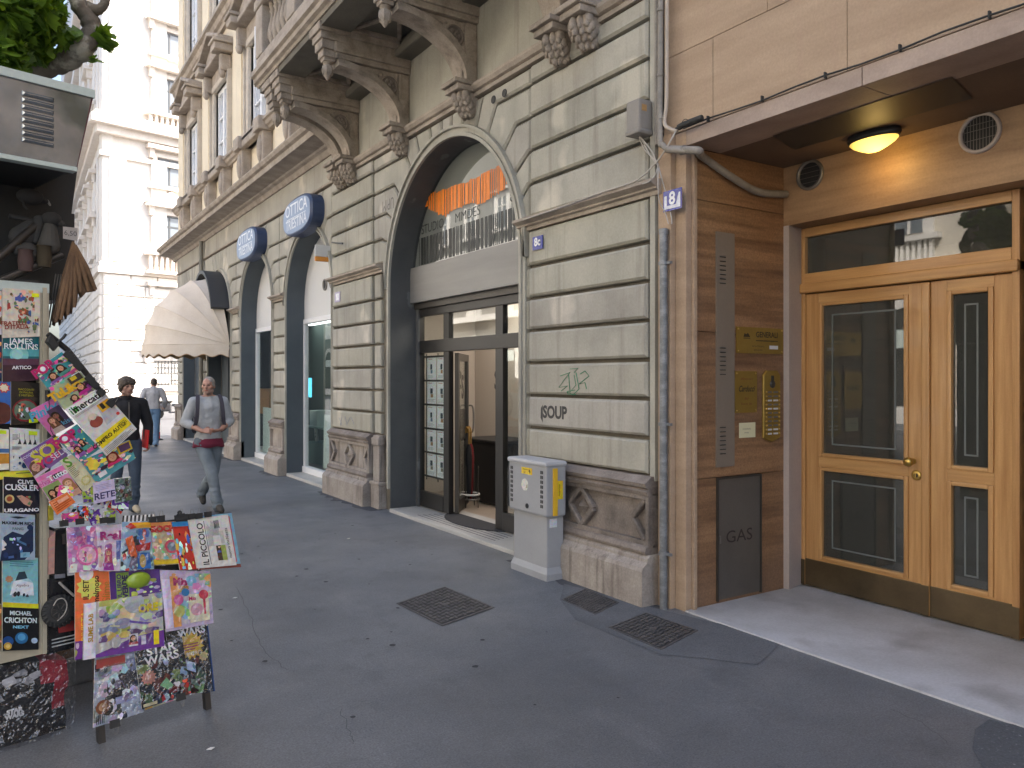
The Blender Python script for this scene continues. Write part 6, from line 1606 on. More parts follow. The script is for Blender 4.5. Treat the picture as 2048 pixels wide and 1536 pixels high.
def a3b(c): c.rect(0, 0, 1, 1, '#2f66b0'); c.disc(0.6, 0.25, 0.5, '#5a2f2a'); c.star(0.75, 0.85, 0.25, '#c33b33', 8); c.star(0.75, 0.85, 0.18, '#f0e2c0', 8)
def a4(c):
    c.rect(0, 0, 1, 1, '#d7d8d4'); c.lines(0.08, 0.72, 0.3, 0.86, 5, '#55585c')
    for k, u in enumerate((0.3, 0.48, 0.65, 0.82)): c.rect(u, 0.62, u + 0.012, 0.88, '#222'); c.poly([(u - 0.05, 0.62), (u + 0.08, 0.62), (u + 0.03, 0.75)], '#33363a')
    c.rect(0.62, 0.85, 0.92, 0.95, '#d6ea2a'); c.collage('blue', 14, 4, 0.1, 0.05, 0.8, 0.35, 0.04, 0.14); c.disc(0.75, 0.42, 0.14, '#3a2c26'); c.disc(0.62, 0.36, 0.08, '#d0a58c'); c.lines(0.06, 0.5, 0.4, 0.58, 3, '#44474c')
def a4b(c): c.rect(0, 0, 1, 1, '#e0dccb'); c.rect(0, 0.15, 1, 0.4, '#c58a35'); c.rect(0.2, 0.88, 0.9, 0.97, '#d6ea2a'); c.rect(0.5, 0.55, 0.65, 0.85, '#2a2a2c'); c.rect(0, 0.42, 1, 0.52, '#3d6aa0')
def a5(c):
    c.rect(0, 0, 1, 1, '#151a2a'); c.text('CLIVE', 0.6, 0.88, 0.026, '#e8e8ea', bold=0.0008); c.text('CUSSLER', 0.5, 0.72, 0.038, '#e8e8ea', bold=0.001, sx=0.95); c.poly([(0.35, 0.5), (0.5, 0.52), (0.8, 0.35), (0.72, 0.2), (0.55, 0.28)], '#c8937f'); c.collage('figure', 8, 2, 0.4, 0.25, 0.75, 0.5, 0.03, 0.06); c.disc(0.16, 0.42, 0.13, '#c9b37a'); c.disc(0.16, 0.42, 0.08, '#9c4a2c'); c.text('URAGANO', 0.5, 0.11, 0.022, '#e8e8ea', sx=1.35, bold=0.0008)
def a6(c):
    c.rect(0, 0, 1, 1, '#9fb0c0'); c.poly([(0, 0), (0.1, 0.5), (0.35, 0.62), (0.65, 0.55), (0.95, 0.75), (0.95, 0.2), (0.7, 0)], '#1d2c4a'); c.collage('blue', 14, 6, 0.05, 0.02, 0.85, 0.5, 0.03, 0.14); c.disc(0.85, 0.72, 0.09, '#1b2f55'); c.text('MAXIMUM RIDE', 0.5, 0.80, 0.019, '#20262e', bold=0.0006); c.text('FANG', 0.5, 0.68, 0.018, '#20262e'); c.poly([(0.25, 0.93), (0.5, 0.9), (0.75, 0.93), (0.55, 0.95), (0.45, 0.95)], '#2a323c')
def a7(c):
    c.rect(0, 0, 1, 1, '#7fb9c0'); c.disc(0.55, 0.38, 0.33, '#a9cfd2', 0.2); c.poly([(0.35, 0.5), (0.45, 0.68), (0.62, 0.7), (0.7, 0.55)], '#2b3d4a'); c.poly([(0.2, 0.2), (0.3, 0.48), (0.5, 0.52), (0.85, 0.45), (0.88, 0.18)], '#dfe4ea'); c.lines(0.2, 0.8, 0.9, 0.93, 3, '#4d868f'); c.star(0.18, 0.53, 0.12, '#b58a6a', 8); c.text('Algebra', 0.55, 0.4, 0.018, '#6a4c5a', shear=0.3); c.collage('silver', 10, 4, 0.25, 0.15, 0.8, 0.35, 0.03, 0.09)
def a8(c):
    c.rect(0, 0, 1, 1, '#121417'); c.rect(0, 0.9, 1, 1, '#d8d02a'); c.text('MICHAEL', 0.5, 0.78, 0.027, '#d9e6e6', sx=0.85, bold=0.0008); c.text('CRICHTON', 0.5, 0.63, 0.034, '#d9e6e6', sx=0.8, bold=0.001); c.text('NEXT', 0.5, 0.49, 0.019, '#86c4e0', sx=1.4, bold=0.0006); c.disc(0.52, 0.26, 0.18, '#2a6a9a'); c.disc(0.52, 0.28, 0.11, '#57a0cc'); c.disc(0.15, 0.2, 0.15, '#1d4a86'); c.disc(0.88, 0.2, 0.09, '#b6cbe0'); c.disc(0.14, 0.1, 0.11, '#c9a040'); c.disc(0.14, 0.1, 0.06, '#e0c878')
LB = ['cream book with a boot-shaped cartoon of figures, top of the kiosk board', 'teal and maroon book with white author lettering, second from the top of the board', 'dark book with a red oval picture and yellow lettering on the board', 'blue book with a red and white badge at the left edge of the board', 'white book with small dark figures and yellow sticker on the board', 'cream and orange book with a yellow sticker at the left edge of the board', 'navy book with a pale ship on the cover, below the yellow price strip', 'pale blue-grey book with a dark blue winged figure on the board', 'turquoise book with a white box on the cover on the board', 'black book with yellow top band at the bottom of the board']
for pq, ar, lb, of in ((bk(5, 576, 80, 676), a1, LB[0], 0.012), (bk(5, 670, 78, 764), a2, LB[1], 0.006), (bk(22, 762, 79, 850), a3, LB[2], 0.006), (bk(-32, 760, 21, 850), a3b, LB[3], 0.004), (bk(20, 855, 79, 942), a4, LB[4], 0.006), (bk(-36, 855, 18, 942), a4b, LB[5], 0.008), (bk(7, 953, 79, 1030), a5, LB[6], 0.008), (bk(0, 1026, 70, 1122), a6, LB[7], 0.016), (bk(5, 1112, 76, 1212, -2), a7, LB[8], 0.006), (bk(5, 1204, 77, 1304, -2), a8, LB[9], 0.012)):
    make(fk, pq, of, 'book', lb, 'book', ar, 0.012, GB)
for k, (y0, y1, c1, lb) in enumerate(((578, 672, '#c8c4c8', 'pale book at the left picture edge beside the boot cartoon'), (672, 760, '#1f3a5a', 'dark blue book at the left picture edge beside the teal one'), (1060, 1112, '#b08a80', 'dull pink book at the left picture edge low on the board'), (1205, 1300, '#8a6a3a', 'ochre book at the left picture edge beside the black one'))):
    make(fk, bk(-66, y0, 3, y1), 0.004, 'book', lb, 'book', lambda c, c1=c1: (c.rect(0, 0, 1, 1, c1), c.collage('figure', 10, 3, 0.4, 0.1, 1, 0.9, 0.05, 0.2)), 0.012, GB)
# ---- tilted display of clipped magazines
GM = 'magazines clipped to the tilted kiosk display'
OT = 0.10
def m_pop(seed):
    def f(c):
        c.rect(0, 0, 1, 1, '#3f9aa0'); c.collage('candy', 46, seed, 0.02, 0.02, 0.98, 0.86, 0.03, 0.17); c.face(0.3, 0.42, 0.09); c.face(0.6, 0.52, 0.09, hair='#2a1a20', dress='#4a9a8a'); c.disc(0.22, 0.86, 0.2, '#f3eef2', 0.13); c.text('POP', 0.22, 0.86, 0.06, '#c02a6a', bold=0.003); c.rect(0.5, 0.1, 0.95, 0.2, '#e25a9a')
    return f
def m_tul(c): c.rect(0, 0, 1, 1, '#a9b48c'); c.collage('candy', 30, 21, 0, 0, 1, 1, 0.03, 0.15); c.face(0.72, 0.45, 0.1, dress='#c02a8a'); c.face(0.4, 0.2, 0.08, dress='#c9308a'); c.text('TuLike', 0.3, 0.62, 0.055, '#e8b52a', bold=0.003); c.rect(0.55, 0.7, 0.95, 0.98, '#3a3230'); c.rect(0.62, 0.8, 0.8, 0.96, '#e0c52a')
def m_merc(c):
    c.rect(0, 0, 1, 1, '#d9d6d0'); c.rect(0.0, 0.84, 1, 0.985, '#efede8'); c.text('il', 0.09, 0.91, 0.05, '#1f7a34', bold=0.001); c.rect(0.15, 0.865, 0.24, 0.96, '#2f9a3f'); c.text('mercatino', 0.62, 0.91, 0.047, '#17191a', bold=0.0014, sx=1.0)
    c.disc(0.36, 0.62, 0.14, '#c9b9a6'); c.disc(0.36, 0.55, 0.17, '#96483c', 0.09); c.disc(0.37, 0.66, 0.09, '#dcc6b2'); c.poly([(0.5, 0.4), (0.6, 0.72), (0.95, 0.74), (0.95, 0.42)], '#b9b6bb'); c.rect(0.62, 0.62, 0.95, 0.78, '#dba72a'); c.rect(0.68, 0.66, 0.78, 0.77, '#2a2622'); c.disc(0.9, 0.45, 0.045, '#c23a3a')
    c.rect(0.04, 0.14, 0.98, 0.33, '#e6cf22'); c.text('COMPRO AUTO', 0.38, 0.235, 0.026, '#2a2a10', bold=0.001); c.lines(0.72, 0.2, 0.95, 0.31, 4, '#8a7a20'); c.lines(0.04, 0.02, 0.96, 0.12, 4, '#8f8c88'); c.lines(0.05, 0.8, 0.95, 0.84, 2, '#a09d99')
def m_pink(c): c.rect(0, 0, 1, 1, '#c66aa0'); c.rect(0, 0.7, 0.7, 1, '#dc74ae'); c.text('Pinky', 0.32, 0.78, 0.06, '#4aa0c0', bold=0.002, shear=0.3); c.rect(0.45, 0, 1, 0.75, '#4c3a58'); c.face(0.62, 0.5, 0.13, '#8a5a48', '#1e1414', '#3a3040'); c.face(0.38, 0.42, 0.13, '#d0987a', '#6a4630', '#b8a498'); c.text('kiss', 0.84, 0.2, 0.035, '#5aa8c8')
def m_kiss(c): c.rect(0, 0, 1, 1, '#4f9aa2'); c.collage('candy', 46, 33, 0, 0, 1, 1, 0.03, 0.14); c.rect(0.7, 0.55, 1, 1, '#d8b62a'); c.rect(0.74, 0.62, 0.97, 0.95, '#5a3c60'); c.face(0.55, 0.62, 0.1, dress='#d0306a', hair='#7a1f1c'); c.star(0.15, 0.7, 0.14, '#e8cf4a', 6); c.rect(0.12, 0.12, 0.3, 0.3, '#e8e4e4')
def m_sof(c): c.rect(0, 0, 1, 1, '#7a5a94'); c.collage('purple', 12, 3, 0, 0.0, 0.4, 0.6, 0.05, 0.15); c.face(0.17, 0.35, 0.13, '#c99a84', '#6a4a3a', '#c8b8c8'); c.text('SOF', 0.66, 0.62, 0.085, '#cfc53a', bold=0.003); c.text('YOU', 0.56, 0.28, 0.05, '#c9306a', bold=0.002); c.text('SELL', 0.84, 0.26, 0.04, '#e2dce8'); c.text('scopri tutto', 0.35, 0.88, 0.026, '#d9d0e6'); c.rect(0.75, 0.82, 0.98, 0.95, '#b03a7a')
def m_selv(c): c.rect(0, 0, 1, 1, '#d890b8'); c.rect(0, 0.86, 1, 1, '#e07ab0'); c.text('selvaggia', 0.3, 0.76, 0.036, '#c04a86', shear=0.2); c.rect(0.5, 0.72, 0.86, 0.86, '#1f1c1f'); c.text('Tutto', 0.68, 0.79, 0.04, '#e8e8e8', bold=0.001); c.rect(0.02, 0.1, 0.6, 0.66, '#8aa060'); c.face(0.2, 0.4, 0.1, dress='#3a3034'); c.face(0.42, 0.42, 0.1, dress='#b83a7a'); c.face(0.8, 0.45, 0.14, '#e0b090', '#a0704a', '#d0a088')
def m_s(c): c.rect(0, 0, 1, 1, '#d6d0ad'); c.text('S', 0.35, 0.86, 0.07, '#6a9a3a', bold=0.002); c.lines(0.1, 0.45, 0.6, 0.75, 7, '#8a8768'); c.star(0.55, 0.22, 0.36, '#c4b86a', 16); c.star(0.55, 0.22, 0.26, '#d9d2a4', 12)
def m_tag(c): c.rect(0, 0, 1, 1, '#e8793f'); c.rect(0.05, 0.5, 0.3, 0.9, '#f09a6a'); c.lines(0.1, 0.15, 0.95, 0.85, 5, '#b8542a'); c.rect(0.35, 0.55, 0.9, 0.8, '#f3b090')
for pq, ar, lb, of, wr in (
    ([(60, 821), (107, 796), (149, 848), (104, 872)], m_pink, 'pink magazine with an embracing couple on the tilted display', OT - 0.02, None),
    ([(40, 912), (104, 873), (136, 910), (70, 957)], m_sof, 'purple magazine with yellow lettering and a woman, at the lower left of the tilted display', OT - 0.015, None),
    ([(119, 922), (146, 907), (193, 962), (169, 987)], m_s, 'cream magazine with a sunburst on the tilted display', OT - 0.012, None),
    ([(70, 957), (124, 930), (164, 984), (107, 1014)], m_selv, 'pink magazine with a black title box above the orange tag', OT - 0.004, None),
    ([(161, 922), (258, 880), (271, 917), (193, 967)], m_kiss, 'teal and yellow teen magazine at the foot of the tilted display', OT + 0.0, None),
    ([(113, 878), (154, 848), (200, 897), (161, 925)], m_pop(9), 'teal and pink teen magazine, lower copy on the tilted display', OT + 0.012, None),
    ([(68, 742), (123, 704), (165, 737), (98, 781)], m_pop(2), 'teal and pink teen magazine, upper copy on the tilted display', OT + 0.012, None),
    ([(98, 776), (159, 742), (191, 779), (129, 820)], m_tul, 'olive and pink magazine with yellow title between the teen magazine and the newspaper', OT + 0.024, None),
    ([(131, 818), (201, 776), (274, 858), (213, 912)], m_merc, 'white advertising paper with a yellow strip in front of the tilted display', OT + 0.036, None),
    ([(97, 1004), (134, 984), (151, 1004), (114, 1030)], m_tag, 'orange price tag hanging at the foot of the tilted display', OT + 0.012, None)):
    make(fk, pq, of, 'magazine' if ar is not m_tag else 'price_tag', lb, 'magazine' if ar is not m_tag else 'price tag', ar, 0.005, GM if ar is not m_tag else None, wr)
t = thing('sloping_display_rack', 'black sloping display arm that carries the clipped teen magazines', 'display rack', kp(150, 760, OT - 0.03))
q = MB().mat(M['black']); q.tube([kp(96, 668, OT - 0.02), kp(135, 700, OT - 0.03), kp(195, 775, OT - 0.03), kp(250, 868, OT - 0.03)], 0.014, 6); q.tube([kp(95, 780, OT - 0.03), kp(100, 860, OT - 0.03), kp(170, 990, OT - 0.03)], 0.012, 6); q.tube([kp(92, 1000, -0.03), kp(100, 860, OT - 0.03)], 0.012, 6); q.build('rail', t)
q = MB().mat(M['blackrubber']); a, b = fk.px(112, 690, OT); q.fprism(fk, kq(fk, [(100, 668), (118, 690), (108, 702), (92, 684)], OT), OT - 0.02, OT + 0.01, 0.004); q.tube([kp(112, 688, OT), kp(126, 676, OT), kp(132, 668, OT)], 0.007, 6); q.build('spring_clip', t)
def clip(fr, px, py, ang, off, s=1.0, lab=None, group=None):
    """binder clip: black wedge with two wire handles"""
    a, b = fr.px(px, py, off)
    f = Frame(fr.p(a, b, off), fr.u*math.cos(ang) + fr.v*math.sin(ang), -fr.u*math.sin(ang) + fr.v*math.cos(ang))
    q = MB().mat(M['blackrubber']); w = 0.02*s
    q.add([f.p(-w, -0.018*s, 0.004), f.p(w, -0.018*s, 0.004), f.p(w, 0.014*s, 0.009), f.p(-w, 0.014*s, 0.009), f.p(-w, -0.018*s, -0.006), f.p(w, -0.018*s, -0.006), f.p(w, 0.014*s, -0.011), f.p(-w, 0.014*s, -0.011)], [(0, 1, 2, 3), (7, 6, 5, 4), (2, 6, 7, 3), (0, 3, 7, 4), (1, 5, 6, 2)])
    q.mat(M['greymetal'])
    q.tube([f.p(-0.011*s, 0.014*s, 0.008), f.p(-0.005*s, 0.04*s, 0.012), f.p(0.005*s, 0.04*s, 0.012), f.p(0.011*s, 0.014*s, 0.008)], 0.0012, 5)
    return tag(q.build('binder_clip', origin=f.p(0, 0, 0)), lab, 'binder clip', group)
GC = 'black binder clips along the sloping display arm'
for k, (px, py) in enumerate(((137, 710), (147, 720), (158, 732), (180, 757), (189, 768), (203, 784), (222, 806))):
    clip(fk, px, py, R(-42), OT + 0.045, 0.95, 'black binder clip holding a magazine on the sloping display arm', GC)
# ---- standing magazine rack
RU = Vector((0.9724, 0.233, 0)).normalized(); tl = R(10)
nn = Vector((RU.y, -RU.x, 0)); RV = Vector((0, 0, 1))*math.cos(tl) - nn*math.sin(tl)
fr = Frame((0.378, 4.189, 0), RU, RV)
def rp(px, py, off=0.0): a, b = fr.px(px, py, off); return fr.p(a, b, off)
t = thing('magazine_rack', 'black standing magazine rack leaning back on the pavement in front of the kiosk', 'magazine rack', (0.378, 4.189, 0))
q = MB().mat(M['darkmetal'])
z = fr.px(300, 1045)[1]
w_ = fr.px(425, 1420)[0]
for a in (0.0, w_ - 0.03): q.fbox(fr, a, 0.0, a + 0.03, z, -0.045, -0.01)
q.build('leg', t)
q = MB().mat(M['black'])
q.fbox(fr, 0.03, 0.14, w_ - 0.03, z, -0.04, -0.02); q.fbox(fr, -0.10, z - 0.05, w_ + 0.10, z, -0.045, -0.005); q.fbox(fr, 0.0, fr.px(300, 1255)[1], w_, fr.px(300, 1245)[1], -0.03, -0.008)
q.build('back_panel', t)
GR = 'magazines hung on the standing rack'
def r_a(c): c.rect(0, 0, 1, 1, '#c98cc0'); c.collage('pink', 40, 5, 0, 0, 1, 1, 0.03, 0.2); c.disc(0.6, 0.36, 0.36, '#e85fa4'); c.disc(0.6, 0.36, 0.28, '#f3b6cf'); c.collage('candy', 14, 9, 0.42, 0.2, 0.8, 0.5, 0.03, 0.1)
def r_b(c): c.rect(0, 0, 1, 1, '#e4cfdf'); c.collage('pink', 26, 15, 0, 0, 1, 0.6, 0.03, 0.16); c.rect(0.72, 0.25, 0.95, 0.65, '#5a6ab0'); c.face(0.4, 0.4, 0.12, hair='#c0406a', dress='#a02a9a'); c.text('Real', 0.5, 0.76, 0.055, '#b01f7a', bold=0.003)
def r_c(c): c.rect(0, 0, 1, 1, '#8fb4cc'); c.collage('cars', 36, 25, 0, 0, 1, 0.85, 0.04, 0.2); c.rect(0.25, 0.86, 1, 0.98, '#e8a52a'); c.poly([(0.1, 0.9), (0.3, 0.98), (0.5, 0.88), (0.3, 0.84)], '#c92f2b'); c.poly([(0.1, 0.65), (0.35, 0.72), (0.5, 0.3), (0.3, 0.28)], '#e2622a'); c.rect(0.5, 0.02, 0.9, 0.35, '#1f66b0'); c.disc(0.66, 0.18, 0.1, '#b89a4a', 0.14); c.poly([(0.45, 0.5), (0.95, 0.56), (0.9, 0.4), (0.5, 0.38)], '#b8262a')
def r_d(c): c.rect(0, 0, 1, 1, '#c9b48a'); c.collage('pastel', 36, 35, 0, 0.1, 1, 0.85, 0.03, 0.16); c.rect(0, 0.86, 1, 1, '#e89a5a'); c.text('GIOCHI', 0.5, 0.84, 0.042, '#d6332a', bold=0.003); c.disc(0.75, 0.42, 0.26, '#d8506a'); c.disc(0.75, 0.42, 0.17, '#7a8a94'); c.rect(0, 0.02, 1, 0.13, '#d8b82a')
def r_e(c): c.rect(0, 0, 1, 1, '#c23a30'); c.collage('toys', 46, 45, 0, 0, 1, 1, 0.03, 0.15); c.rect(0, 0.9, 1, 1, '#2f86c0')
    
def r_f(c):
    c.rect(0, 0, 1, 1, '#d4d1ca'); c.text('IL PICCOLO', 0.26, 0.48, 0.046, '#141516', rot=R(90), bold=0.0008, sx=0.95); c.rect(0.36, 0.06, 0.375, 0.94, '#55565a')
    rn = random.Random(4)
    for k in range(14): u = 0.40 + k*0.022; c.rect(u, 0.42 + 0.2*(k > 5), u + 0.009, rn.uniform(0.8, 0.93), '#8b8a88')
    c.rect(0.56, 0.12, 0.68, 0.42, '#4a3f34'); c.rect(0.68, 0.12, 0.80, 0.42, '#9aa858'); c.collage('figure', 6, 3, 0.57, 0.14, 0.67, 0.4, 0.02, 0.04); c.text('nuova inchiesta', 0.88, 0.45, 0.026, '#2a2b2d', rot=R(90)); 
    for k in range(5): c.rect(0.60 + k*0.028, 0.76, 0.612 + k*0.028, 0.92, '#1e1e20')
    for k in range(4): c.rect(0.71 + k*0.025, 0.45, 0.718 + k*0.025, 0.7, '#9a9894')
def r_f2(c): c.rect(0, 0, 1, 1, '#7fb0c4'); c.rect(0, 0.1, 0.93, 0.95, '#c46a72'); c.rect(0, 0, 0.9, 0.97, '#d9cfc0'); c.rect(0, 0, 1, 0.06, '#8a4a40')
def r_g(c):
    c.rect(0, 0, 1, 1, '#e2713f'); c.rect(0, 0, 1, 0.2, '#6a2f86'); c.collage('lime', 10, 3, 0, 0.0, 1, 0.18, 0.03, 0.1); c.star(0.38, 0.8, 0.36, '#d8cf62', 10); c.text('IL SET', 0.30, 0.77, 0.036, '#3a2a20', rot=R(90), bold=0.0008); c.text('melmoso', 0.58, 0.77, 0.036, '#3a2a20', rot=R(90), bold=0.0008); c.text('Slime', 0.86, 0.74, 0.052, '#a87a2c', rot=R(90), sx=0.9); c.text('+', 0.5, 0.53, 0.05, '#f0d23a', bold=0.003); c.disc(0.3, 0.96, 0.2, '#e8e4e0'); c.text('RIVISTA', 0.25, 0.36, 0.04, '#f0c23a', rot=R(90))
def r_h(c):
    c.rect(0, 0, 1, 1, '#5a3c86'); c.rect(0.0, 0.0, 0.12, 1, '#4a2c74'); c.rect(0.12, 0.1, 0.36, 0.95, '#7f9e45'); c.text('IL LIBRO', 0.18, 0.55, 0.028, '#3a2a60', rot=R(90), bold=0.001); c.text('VERDE', 0.29, 0.5, 0.036, '#2c2250', rot=R(90), bold=0.002); c.collage('lime', 20, 8, 0.4, 0.1, 1, 0.95, 0.04, 0.14); c.rect(0, 0, 1, 0.1, '#d8c82a')
def r_i(c):
    c.rect(0, 0, 1, 1, '#d2cfc6'); c.collage('lime', 40, 14, 0.18, 0.25, 1, 1, 0.04, 0.18); c.poly([(0.0, 0.0), (1, 0.0), (1, 0.3), (0.6, 0.26), (0.3, 0.12)], '#6c3a90'); c.rect(0.0, 0.0, 0.14, 1, '#e2dce6'); c.disc(0.62, 0.88, 0.13, '#aeb4b8'); c.text('ORE', 0.8, 0.75, 0.05, '#d9c52a', bold=0.003); c.rect(0.55, 0.1, 0.66, 0.32, '#e8e2e8'); c.face(0.6, 0.24, 0.035, dress='#c04a4a'); c.disc(0.38, 0.22, 0.07, '#b8b4ae'); c.disc(0.05, 0.12, 0.05, '#d8d4e0'); c.rect(0.86, 0.06, 0.93, 0.32, '#e8cf2a'); c.text('SLIME LAB', 0.08, 0.55, 0.03, '#b08a2a', rot=R(90), bold=0.001); c.rect(0.70, 0.1, 0.76, 0.26, '#cfc8d8')
def r_j(c):
    c.rect(0, 0, 1, 1, '#d3c0dc'); c.collage('pastel', 34, 24, 0.15, 0.05, 1, 0.95, 0.03, 0.18); c.rect(0.0, 0.05, 0.16, 0.85, '#e6d6ee'); c.rect(0.16, 0.05, 0.32, 0.9, '#eba35c'); c.text('Mia', 0.36, 0.8, 0.05, '#b0206a', bold=0.003); c.text('me', 0.44, 0.71, 0.035, '#c58a3a', bold=0.002); c.rect(0.5, 0.08, 0.92, 0.58, '#ece3c0'); c.disc(0.66, 0.3, 0.13, '#e0a8b8'); c.text('Mia', 0.58, 0.5, 0.028, '#c2306a', bold=0.001); c.rect(0.8, 0.2, 0.85, 0.5, '#d03a5a'); c.disc(0.82, 0.56, 0.1, '#d8405a'); c.disc(0.3, 0.5, 0.1, '#d860a0'); c.disc(0.3, 0.3, 0.11, '#c2c46a'); c.disc(0.45, 0.62, 0.08, '#2f86c0')
def r_k(c):
    c.rect(0, 0, 1, 1, '#aeb8c8'); c.collage('silver', 56, 44, 0, 0, 1, 0.88, 0.03, 0.26); c.rect(0.02, 0.82, 0.7, 0.95, '#9a4640'); c.disc(0.18, 0.26, 0.15, '#7a4a34'); c.disc(0.18, 0.26, 0.09, '#b08a6a')
    for k in range(5): c.rect(0.05 + k*0.035, 0.03, 0.065 + k*0.035, 0.16, '#24262b')
def r_l(c):
    c.rect(0, 0, 1, 1, '#1d2832'); c.collage('space', 44, 54, 0, 0, 1, 0.72, 0.03, 0.2); c.text('STAR', 0.52, 0.89, 0.056, '#f2f2f0', sx=1.1, bold=0.0016); c.text('WARS', 0.52, 0.74, 0.056, '#f2f2f0', sx=1.1, bold=0.0016); c.star(0.2, 0.48, 0.16, '#c98a78', 12); c.poly([(0.4, 0.3), (0.55, 0.4), (0.7, 0.2), (0.62, 0.14)], '#7fc08a'); c.collage('red', 14, 3, 0.4, 0.02, 1, 0.28, 0.03, 0.1); c.rect(0.02, 0.02, 0.3, 0.07, '#b8b090')
def r_m(c):
    c.rect(0, 0, 1, 1, '#1e2426'); c.collage('space', 30, 64, 0, 0, 1, 0.6, 0.03, 0.18); c.text('STAR', 0.62, 0.96, 0.05, '#f2f2f0', sx=1.0, bold=0.0016); c.text('WARS', 0.62, 0.87, 0.05, '#f2f2f0', sx=1.0, bold=0.0016); c.star(0.55, 0.68, 0.36, '#d9b54a', 16); c.lines(0.35, 0.62, 0.78, 0.73, 3, '#a04a6a'); c.star(0.85, 0.5, 0.13, '#c9b884', 8); c.collage('red', 12, 5, 0.0, 0.02, 0.7, 0.25, 0.03, 0.12); c.collage('blue', 10, 5, 0.1, 0.2, 0.6, 0.5, 0.03, 0.14); c.text('IMPERO', 0.6, 0.57, 0.024, '#e8e2e0')
def r_n(c): c.rect(0, 0, 1, 1, '#c8c49a'); c.collage('pastel', 20, 4, 0, 0, 1, 1, 0.04, 0.2)
def r_n2(c): c.rect(0, 0, 1, 1, '#2f4f86'); c.rect(0, 0, 0.9, 1, '#22344a')
for pq, ar, lb, of, wr in (
    ([(288, 1380), (360, 1368), (356, 1398), (290, 1420)], r_n, 'yellowish magazine peeping out under the lowest row of the rack', 0.0, None),
    ([(400, 1255), (416, 1250), (430, 1382), (410, 1386)], r_n2, 'dark blue magazine edge behind the right black magazine of the lowest row', 0.002, None),
    ([(330, 1258), (410, 1238), (424, 1382), (352, 1392)], r_m, 'black magazine with a yellow burst at the lower right of the rack', 0.010, 'wrap'),
    ([(190, 1313), (272, 1298), (287, 1424), (186, 1456)], r_k, 'silver shrink-wrapped toy magazine at the lower left of the rack', 0.010, 'wrap'),
    ([(268, 1298), (364, 1274), (381, 1388), (284, 1418)], r_l, 'black magazine with green figure art in the middle of the lowest row', 0.024, 'wrap'),
    ([(150, 1140), (222, 1140), (224, 1306), (150, 1320)], r_g, 'orange and purple magazine down the left side of the rack', 0.012, None),
    ([(218, 1143), (322, 1138), (322, 1190), (222, 1212)], r_h, 'purple and green book pack with a green moulded toy in the middle row', 0.016, None),
    ([(168, 1208), (324, 1184), (328, 1292), (166, 1320)], r_i, 'purple and lime blister pack with white boxes under the green toy', 0.026, 'wrap_soft'),
    ([(320, 1140), (420, 1142), (427, 1246), (332, 1264)], r_j, 'pastel girls magazine with small gifts at the right of the middle row', 0.028, 'wrap_soft'),
    ([(133, 1056), (198, 1050), (199, 1140), (138, 1146)], r_a, 'pink and lilac magazine with a round pink gift, far left of the top row', 0.030, 'wrap_soft'),
    ([(192, 1052), (247, 1048), (245, 1142), (198, 1142)], r_b, 'pale magazine with magenta title, second from the left in the top row', 0.036, 'wrap_soft'),
    ([(294, 1046), (350, 1043), (360, 1128), (308, 1131)], r_d, 'yellow and red puzzle magazine, fourth from the left in the top row', 0.036, 'wrap_soft'),
    ([(244, 1044), (300, 1042), (308, 1138), (240, 1142)], r_c, 'blue toy car magazine in the middle of the top row', 0.044, 'wrap_soft'),
    ([(342, 1044), (384, 1042), (398, 1138), (360, 1140)], r_e, 'red toy magazine directly left of the folded newspaper', 0.042, None),
    ([(382, 1034), (463, 1026), (482, 1134), (398, 1140)], r_f2, 'stack of folded newspapers under the white front page', 0.046, None),
    ([(376, 1040), (455, 1029), (473, 1130), (394, 1137)], r_f, 'white newspaper turned on its side at the right end of the top row', 0.060, None)):
    make(fr, pq, of, 'newspaper' if ar in (r_f, r_f2) else 'magazine', lb, 'newspaper' if ar in (r_f, r_f2) else 'magazine', ar, 0.010 if ar is r_f2 else 0.006, GR if ar not in (r_f, r_f2) else None, wr)
# green moulded toy on the purple pack
q = MB().mat(mk('shiny_lime_plastic', (0.28, 0.40, 0.03), 0.3, alt=(0.22, 0.33, 0.025), scale=20, fine=0.03, coat=0.4))
a, b = fr.px(277, 1160, 0.03); q.ball((0, 0, 0), (0.060, 0.022, 0.040), 20, 12)
mt = Matrix((( fr.u.x, -fr.n.x, fr.v.x, 0), (fr.u.y, -fr.n.y, fr.v.y, 0), (fr.u.z, -fr.n.z, fr.v.z, 0), (0, 0, 0, 1)))
q.v = [fr.p(a, b, 0.03) + (mt @ v) for v in q.v]
tag(q.build('moulded_toy', origin=fr.p(a, b, 0.03)), 'shiny lime green rounded plastic toy stuck on the purple pack', 'toy')
GC2 = 'black binder clips along the top rail of the rack'
for px, py in ((128, 1046), (160, 1042), (208, 1040), (222, 1040), (305, 1038), (322, 1036), (362, 1032), (383, 1032), (398, 1031), (416, 1028)):
    clip(fr, px, py, 0.0, 0.065, 0.9, 'black binder clip along the top rail of the standing rack', GC2)
for k, (px, py, lb) in enumerate(((362, 1394, 'wire-handled binder clip hanging under the lowest row, right of middle'), (230, 1448, 'brass bulldog clip at the bottom edge of the silver magazine'))): clip(fr, px, py, math.pi, 0.03, 1.1, lb)
q = MB().mat(M['blackrubber']); a, b = fr.px(357, 1036, 0.06); q.fbox(fr, a - 0.02, b - 0.012, a + 0.045, b + 0.016, 0.055, 0.07); q.lathe([(0.012, 0), (0.012, -0.01)], fr.p(a + 0.005, b + 0.028, 0.065), 10, 'y'); tag(q.build('spring_clip', origin=fr.p(a, b, 0.06)), 'wide black spring clip with a round eye left of the newspaper', 'clip')
